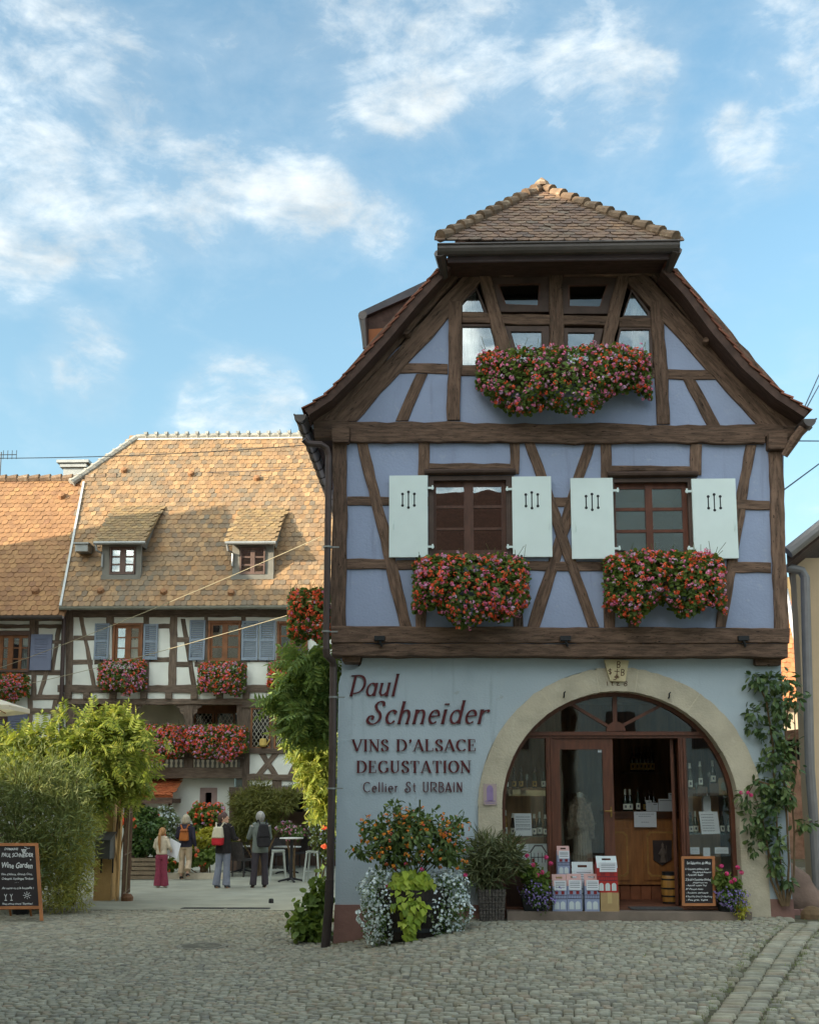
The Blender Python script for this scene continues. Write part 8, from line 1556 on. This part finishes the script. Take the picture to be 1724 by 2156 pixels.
# ---- cafe tables, stools and chairs
m_top = mat('pale_table_top', S(206, 204, 196), .5, .05, 4, 0); m_rattan = mat('dark_rattan', S(66, 60, 58), .7, .25, 14, .4, 60); m_stool = mat('grey_painted_metal', S(176, 180, 172), .45, .05, 4, 0); m_leg = mat('dark_metal_leg', S(50, 48, 50), .5, .1, 4, 0)
def table(x, y, h, r, L):
    o = thing('cafe_table', L, 'table', (x, y, 0), 'round cafe tables in the courtyard'); mb = MB(); mb.lathe(x, y, h - .03, [(r - .01, 0), (r, .015), (r - .01, .03)], 24); mb.build('table_top', m_top, o); mb = MB(); mb.lathe(x, y, .05, [(.04, 0), (.035, h - .09)], 10); mb.build('column', m_leg, o)
    for i in range(4): t = i * math.pi / 2 + .4; mb = MB(); mb.tube([(x, y, .09), (x + .3 * math.cos(t), y + .3 * math.sin(t), .03)], [.03, .022], 6); mb.lathe(x + .3 * math.cos(t), y + .3 * math.sin(t), 0, [(.03, 0), (.03, .04)], 8); mb.build('foot', m_leg, o)
def zpos(zx, zy): X, Y = Z7(zx, zy); return gp(X, Y)
p = zpos(1458, 932); table(p[0], p[1], 1.08, .3, 'tall round cafe table between the two grey bar stools'); p = zpos(1430, 900); table(p[0] - .05, p[1] + .7, .74, .38, 'low round cafe table behind the tall one'); p = zpos(1205, 890); table(p[0], p[1] + .3, .74, .36, 'low round cafe table between the two standing adults')
def stool(L):
    o = thing('bar_stool', L, 'stool', (0, 0, 0), 'grey bar stools'); mb = MB(); mb.cbox(0, 0, .73, .32, .32, .025); mb.cbox(0, 0, .7, .3, .3, .03); mb.build('seat', m_stool, o)
    for sx in (-1, 1):
        for sy in (-1, 1): mb = MB(); mb.hexa([(sx * a + p, sy * a + q, z) for z, a in ((0, .2), (.71, .135)) for p, q in ((-.02, -.02), (.02, -.02), (.02, .02), (-.02, .02))]); mb.build('leg', m_stool, o)
    mb = MB(); 
    for s in (-1, 1): mb.tube([(-.175, s * .175, .26), (.175, s * .175, .26)], .011, 6); mb.tube([(s * .175, -.175, .26), (s * .175, .175, .26)], .011, 6)
    mb.build('stretcher', m_stool, o); return o
s1 = stool('grey metal bar stool just right of the man in the grey jacket'); p = zpos(1392, 926); s1.location = (p[0], p[1], .006); s1.rotation_euler = (0, 0, .2); p = zpos(1570, 932); dup(s1, (p[0], p[1], .006), -.15, 'grey metal bar stool close to the downpipe')
def chair(L):
    o = thing('rattan_chair', L, 'chair', (0, 0, 0), 'dark rattan chairs'); mb = MB(); mb.cbox(0, 0, .41, .48, .46, .055); mb.build('seat', m_rattan, o); mb = MB(); mb.hexa([(-.23, .19, .46), (.23, .19, .46), (.23, .23, .46), (-.23, .23, .46), (-.24, .29, .9), (.24, .29, .9), (.24, .32, .9), (-.24, .32, .9)]); mb.build('backrest', m_rattan, o)
    for sx in (-1, 1):
        for sy, t in ((-1, .42), (1, .62)): mb = MB(); mb.tube([(sx * .21, sy * .21, 0), (sx * .21, sy * .2, .4), (sx * .22, sy * .2 + (.04 if sy > 0 else 0), t)], .02, 6); mb.build('leg', m_rattan, o)
    return o
c1 = chair('dark rattan chair with its back to the viewer between the two standing adults'); p = zpos(1222, 905); c1.location = (p[0], p[1], .006); c1.rotation_euler = (0, 0, 2.5)
for zx, zy, rz, L in ((1085, 872, 1.3, 'dark rattan chair left of the woman with the red and white backpack'), (1265, 868, -.4, 'dark rattan chair half hidden behind the man in the grey jacket'), (1405, 872, .5, 'dark rattan chair behind the left bar stool'), (1490, 862, -.9, 'dark rattan chair turned sideways behind the tall table')): p = zpos(zx, zy); dup(c1, (p[0], p[1], .006), rz, L)
p = zpos(1325, 250); q = at(*Z7(1318, 255), DL - .1); mb = MB(); mb.lathe(q[0], DL - .09, q[2], [(.07, 0), (.11, .05), (.1, .2), (.06, .24)], 12); mb.tube([(q[0] + .1, DL - .09, q[2] + .05), (q[0] + .2, DL - .09, q[2] + .22)], .02, 6); tag(mb.build('watering_can', mat('yellow_enamel', S(206, 176, 96), .5, .1, 4, 0), loc=(q[0], DL - .09, q[2])), 'small pale yellow watering can on the sill of the lattice window', 'watering can')
m_rock = mat('pinkish_boulder', S(142, 116, 102), .95, .2, 3, .7, 14)
b = gp(1712, 1914); mb = MB(); mb.lathe(b[0], b[1] + .3, b[2] - .05, [(.30, 0), (.29, .16), (.25, .34), (.19, .52), (.10, .64), (.02, .67)], 11); V = mb.V[-1]; V[:, 0] -= (V[:, 2] - b[2]) * .34; V += rng.normal(0, .022, V.shape); tag(mb.build('guard_stone', m_rock, loc=(b[0], b[1] + .4, b[2]), smooth=True), 'pinkish guard stone leaning at the foot of the right corner behind the rose', 'stone')
b = gp(1640, 1922); o = thing('stone_edging', 'row of small stones edging the rose bed at the right corner', 'edging', (b[0], b[1], b[2]), None); mb = MB()
for i in range(12): x = b[0] - .62 + i * .13; mb.box(x, x + .115, b[1] - .05 + random.gauss(0, .008), b[1] + .06, b[2] - .1, b[2] + .05 + random.gauss(0, .008))
mb.build('stones', m_pink, o)
# ------------------------------------------------------------------ the four visitors, seen from behind
def fuse(o, vox, it=4):
    m = o.modifiers.new('r', 'REMESH'); m.mode = 'VOXEL'; m.voxel_size = vox; m.use_smooth_shade = True; s = o.modifiers.new('s', 'SMOOTH'); s.iterations = it; s.factor = .5
    dg = bpy.context.evaluated_depsgraph_get(); me = bpy.data.meshes.new_from_object(o.evaluated_get(dg)); o.modifiers.clear(); old = o.data; me.name = old.name; o.data = me; bpy.data.meshes.remove(old)
    if not me.materials: pass
    return o
m_skin = mat('skin', S(206, 160, 134), .6, .06, 8, 0)
def hand(mb, w, d, side):
    """palm, four unequal curled fingers and a thumb at the end of a forearm; w wrist, d pointing direction"""
    w = np.array(w); d = norm(np.array(d, float)); a = norm(np.cross(d, [0, 1, .2])); n = np.cross(a, d); mb.tube([w, w + d * .05, w + d * .09], [.024, .034, .032], 8, sq=.6)
    for k, l in enumerate((.066, .076, .07, .055)): b = w + d * .085 + a * (k - 1.5) * .018; mb.tube([b, b + d * l * .55 + n * .006, b + d * l * .95 + n * .022], [.0095, .0088, .0065], 6)
    b = w + d * .03 - a * side * .026; mb.tube([b, b + d * .035 - a * side * .022 + n * .01, b + d * .062 - a * side * .026 + n * .022], [.012, .010, .008], 6)
def person(label, base, H, yaw, head, arms, legs, top, bottom, hairf, shoe, jw=1.0, flare=.0, lean=0, jl=.47, hems=.05, trim=None):
    o = thing('person', label, 'person', (0, 0, 0)); h = H; s = h / 1.7
    hip = [np.array([sx * .085 * s, 0, .52 * h]) for sx in (-1, 1)]; sh = [np.array([sx * .165 * s * jw, lean * .5, .812 * h]) for sx in (-1, 1)]
    K = [np.array([hip[i][0] + legs[i][0][0] * s, legs[i][0][1] * s, .285 * h]) for i in (0, 1)]; A = [np.array([hip[i][0] + legs[i][1][0] * s, legs[i][1][1] * s, legs[i][1][2] * s + .045 * h]) for i in (0, 1)]
    E = [sh[i] + np.array(arms[i][0]) * (.55 * s, s, 1.12 * s) for i in (0, 1)]; W = [sh[i] + np.array(arms[i][1]) * (.7 * s, s, 1.05 * s) for i in (0, 1)]; hc = np.array([0, lean * .5 + .01, .925 * h]); hr = .066 * h
    fw = np.array([math.sin(head), math.cos(head), 0]); rt = np.array([math.cos(head), -math.sin(head), 0])
    mb = MB()
    for i in (0, 1):
        mb.tube([hip[i], K[i], A[i]], [.07 * s, .048 * s, .034 * s], 10); mb.tube([A[i] + (0, -.03 * s, -.01), A[i] + (0, .03, -.05 * s), A[i] + np.array([0, .15 * s, -.055 * s])], [.035 * s, .036 * s, .028 * s], 8)
        mb.tube([sh[i], E[i], W[i]], [.045 * s, .036 * s, .025 * s], 10); hand(mb, W[i], norm(W[i] - E[i]) * .7 + np.array([0, .1, -.4]), -1 if i else 1)
    mb.lathe(0, lean * .25, 0, [(.12 * s, .49 * h), (.125 * s, .56 * h), (.11 * s, .64 * h), (.13 * s, .74 * h), (.12 * s, .80 * h), (.05 * s, .84 * h), (.045 * s, .9 * h)], 14, sx=1.25, sy=.8)
    mb.ball(hc, (hr * .82, hr * .92, hr * 1.18), 14, 10); mb.tube([hc + fw * hr * .7 + (0, 0, .01), hc + fw * hr * 1.12 - (0, 0, .012)], [.012, .013], 6); mb.ball(hc + fw * hr * .45 - (0, 0, hr * .75), (hr * .5, hr * .5, hr * .35))
    for q in (-1, 1): mb.ball(hc + rt * q * hr * .84 - fw * .005, (.012, .02, .03), 8, 6); mb.ball(hc + fw * hr * .85 + rt * q * hr * .34 + (0, 0, hr * .12), (.012, .012, .008), 6, 5)
    mb.ball(hc + fw * hr * .88 - (0, 0, hr * .5), (.02, .014, .006), 8, 5)
    fuse(mb.build('body', m_skin, o), .0075 * s, 3)
    ey = MB(); [ey.ball(hc + fw * hr * .93 + rt * q * hr * .34 + (0, 0, hr * .12), .008, 6, 5) for q in (-1, 1)]; ey.build('eyes', m_black, o)
    mb = MB()       # trousers
    for i in (0, 1): e = A[i] + np.array([0, 0, hems * h]); mb.tube([hip[i] + (0, 0, .02), (hip[i] + K[i]) / 2, K[i], (K[i] + e) / 2, e], [.098 * s, .088 * s, (.066 + flare * .3) * s, (.062 + flare * .7) * s, (.06 + flare) * s], 14)
    mb.lathe(0, 0, 0, [(.115 * s, .475 * h), (.132 * s, .52 * h), (.122 * s, .6 * h)], 14, sx=1.25, sy=.92); fuse(mb.build('trousers', bottom, o), .011, 3)
    mb = MB()       # jacket
    mb.lathe(0, lean * .25, 0, [(.15 * s, jl * h), (.152 * s, (jl + .04) * h), (.138 * s, .62 * h), (.152 * s, .74 * h), (.145 * s, .80 * h), (.075 * s, .845 * h), (.066 * s, .865 * h)], 16, sx=1.22 * jw, sy=.88)
    mb.tube([sh[0], (0, lean * .5, .832 * h), sh[1]], [.07 * s, .085 * s, .07 * s], 12)
    for i in (0, 1): mb.tube([sh[i] * (1, 1, .998), (sh[i] + E[i]) / 2, E[i], (E[i] + W[i]) / 2, W[i]], [.074 * s, .066 * s, .06 * s, .052 * s, .044 * s], 12)
    fuse(mb.build('jacket', top, o), .011, 3)
    for i in (0, 1): mb = MB(); mb.tube([A[i] + np.array([0, -.045 * s, -.012]), A[i] + np.array([0, .0, -.02 * s]), A[i] + np.array([0, .1 * s, -.045 * s]), A[i] + np.array([0, .18 * s, -.052 * s])], [.034 * s, .05 * s, .043 * s, .03 * s], 10, sq=.8); fuse(mb.build('shoe', shoe, o), .008, 2)
    hairf(o, hc, hr, fw, rt); o.location = base; o.rotation_euler = (0, 0, yaw); return o, s
def hair(m, kind):
    def f(o, hc, hr, fw, rt):
        mb = MB(); mb.ball(hc - fw * hr * .14 + (0, 0, hr * .12), (hr * .94, hr * .98, hr * 1.16), 14, 10)
        if kind == 'bob': mb.ball(hc - fw * hr * .3 - (0, 0, hr * .35), (hr * 1.0, hr * .8, hr * .95), 12, 8); [mb.tube([hc + rt * q * hr * .85 + (0, 0, hr * .3), hc + rt * q * hr * .9 - (0, 0, hr * .9)], [hr * .25, hr * .2], 8) for q in (-1, 1)]
        if kind == 'pony': p = hc - fw * hr * 1.0 + (0, 0, hr * .15); mb.tube([p, p - fw * hr * .7 - (0, 0, hr * .8), p - fw * hr * .75 - (0, 0, hr * 3.0), p - fw * hr * .5 + rt * .02 - (0, 0, hr * 5.4)], [hr * .35, hr * .42, hr * .38, hr * .1], 10)
        if kind == 'up': mb.ball(hc - fw * hr * .85 + (0, 0, hr * .05), (hr * .6, hr * .6, hr * .8), 10, 8); mb.tube([hc - fw * hr * .8, hc - fw * hr * 1.1 - (0, 0, hr * 1.1)], [hr * .4, hr * .25], 8)
        fuse(mb.build('hair', m, o), .009, 2)
    return f
hm = lambda n, c: mat(n, c, .6, .25, 5, .5, 30, stretch=(8, 8, 1))
cloth = lambda n, c, **k: mat(n, c, .9, .1, 5, .35, 22, **k)
def pack(o, s, label, x, zc, w, h, dep, m, parts, name='backpack'):
    """worn on the back: built in the wearer's frame, then placed like the wearer"""
    b = thing(name, label, 'backpack', (0, 0, 0)); mb = MB(); y = -.15 * s
    def sec(z0, z1, m_, nm, k0=1, k1=1, dy=0): q = MB(); q.hexa([(x - w / 2 * k0, y - dep - dy, z0), (x + w / 2 * k0, y - dep - dy, z0), (x + w / 2 * k0, y + .03, z0), (x - w / 2 * k0, y + .03, z0), (x - w / 2 * k1, y - dep * .8 - dy, z1), (x + w / 2 * k1, y - dep * .8 - dy, z1), (x + w / 2 * k1, y + .03, z1), (x - w / 2 * k1, y + .03, z1)]); ob = q.build(nm, m_, b); bv = ob.modifiers.new('b', 'BEVEL'); bv.width = .035; bv.segments = 3; return ob
    for z0, z1, m_, nm, k0, k1, dy in parts: sec(zc + h * z0, zc + h * z1, m_, nm, k0, k1, dy)
    for q in (-1, 1): mb.tube([(x + q * w * .2, y - .02, zc + h * .95), (x * .5 + q * .1, y - .0, zc + h * 1.0 + .1), (x * .5 + q * .12, .02, .84 * 1.7 * s)], .018, 6, sq=.5)
    mb.build('strap', m, b); b.location = o.location; b.rotation_euler = o.rotation_euler
STAND = [((-.0, .0), (-.02, -.02, 0)), ((.0, .02), (.03, .03, 0))]
pg_ = zpos(806, 962); o, s = person('girl in cream sweater and wide burgundy trousers with a long ponytail', pg_, 1.37, -.1, .1, [((-.12, .0, -.2), (-.07, .16, -.3)), ((.13, .0, -.2), (.10, .18, -.3))], [((0, 0), (-.01, -.02, 0)), ((0, .02), (.02, .06, 0))], cloth('cream_knit', S(206, 190, 166)), cloth('burgundy_cloth', S(138, 60, 78)), hair(hm('light_brown_hair', S(166, 120, 76)), 'pony'), cloth('white_shoe', S(206, 200, 194)), .88, .05, jl=.555, hems=-.01)
a, b_, c, d_ = [np.array(at(*Z7(*q), pg_[1] + dd)) for q, dd in (((855, 712), .18), ((908, 740), .05), ((888, 815), .05), ((838, 795), .2))]; mb = MB(); mb.prism3([a, b_, c, d_], (0, .006, 0)); mp_ = thing('town_map', 'large unfolded white sheet held by the girl in burgundy trousers', 'map', tuple(d_)); mb.build('sheet', m_paper, mp_); mb = MB(); [mb.add([a + (b_ - a) * .12 + (d_ - a) * f + (0, -.004, 0), a + (b_ - a) * .8 + (d_ - a) * f + (0, -.004, 0), a + (b_ - a) * .8 + (d_ - a) * (f + .02) + (0, -.004, 0), a + (b_ - a) * .12 + (d_ - a) * (f + .02) + (0, -.004, 0)], [(0, 1, 2, 3)]) for f in (.2, .34, .5, .66)]; mb.build('print', mat('faint_blue_print', S(186, 194, 210), .9, .05, 5, 0), mp_)
o, s = person('woman with grey blond bob walking away in dark padded jacket and beige cropped trousers', zpos(925, 921), 1.63, -.05, .0, [((-.13, .02, -.24), (-.06, .2, -.3)), ((.11, -.02, -.27), (.12, .06, -.48))], [((-.01, .06), (-.02, .04, 0)), ((.02, .03), (.05, -.22, .09))], cloth('navy_padding', S(54, 50, 62)), cloth('beige_cloth', S(190, 166, 138)), hair(hm('grey_blond_hair', S(184, 170, 146)), 'bob'), cloth('black_sneaker', S(52, 48, 48)), 1.0, .028, jl=.5, hems=.05)
tanl = mat('tan_leather', S(176, 100, 44), .5, .12, 5, .15); pack(o, s, 'tan leather backpack worn by the woman with the blond bob', .01, .98, .25, .3, .11, tanl, [(0, .78, tanl, 'bag', 1, .8, 0), (.74, 1.0, mat('tan_flap', S(158, 88, 40), .5, .1, 5, .1), 'flap', .84, .72, .012)])
o, s = person('woman in black jacket and pale jeans looking right, dark hair pinned up', zpos(1115, 964), 1.72, -.25, 1.45, [((-.1, .06, -.25), (.02, .22, -.28)), ((.14, .05, -.24), (.08, .25, -.26))], [((-.02, -.0), (-.06, -.03, 0)), ((.0, .02), (.01, -.0, 0))], cloth('black_jacket_cloth', S(42, 38, 38)), cloth('pale_denim', S(128, 132, 146)), hair(hm('dark_brown_hair', S(84, 62, 56)), 'up'), cloth('grey_shoe', S(92, 92, 100)), 1.03, .03, jl=.46, hems=-.005)
mb = MB(); z_ = .86 * 1.72; mb.lathe(0, 0, 0, [(.075, z_ - .04), (.09, z_), (.07, z_ + .03)], 14); mb.build('scarf', cloth('pink_scarf', S(206, 120, 124)), o)
wh = cloth('cream_canvas_bag', S(206, 196, 172)); rd = cloth('red_canvas', S(186, 40, 48)); pack(o, s, 'cream and red canvas backpack worn by the woman in the black jacket', -.05, .98, .27, .42, .13, wh, [(.38, 1.0, wh, 'bag', 1, .72, 0), (0, .42, rd, 'red_pocket', .9, 1.03, .008)])
o, s = person('grey haired man standing in grey green jacket and dark trousers', zpos(1300, 962), 1.74, .35, .5, [((-.14, .08, -.24), (-.02, .26, -.2)), ((.12, .08, -.25), (.02, .26, -.22))], [((-.03, .0), (-.06, -.0, 0)), ((.03, .01), (.05, .03, 0))], cloth('grey_green_jacket', S(112, 118, 112)), cloth('charcoal_trouser', S(66, 60, 66)), hair(hm('silver_hair', S(160, 156, 150)), 'short'), cloth('brown_shoe', S(58, 46, 42)), 1.02, .02, jl=.46, hems=-.005)
bk = cloth('black_nylon', S(40, 38, 40)); pack(o, s, 'black hiking backpack worn by the grey haired man', .03, .94, .3, .52, .2, bk, [(0, .45, bk, 'lower_pocket', .85, 1, .02), (.42, 1.0, bk, 'bag', 1, .6, 0)])
for q in bpy.data.objects:
    if q.type == 'MESH' and q.modifiers:      # bake the rounded bag edges
        dg = bpy.context.evaluated_depsgraph_get(); me = bpy.data.meshes.new_from_object(q.evaluated_get(dg)); q.modifiers.clear(); q.data = me
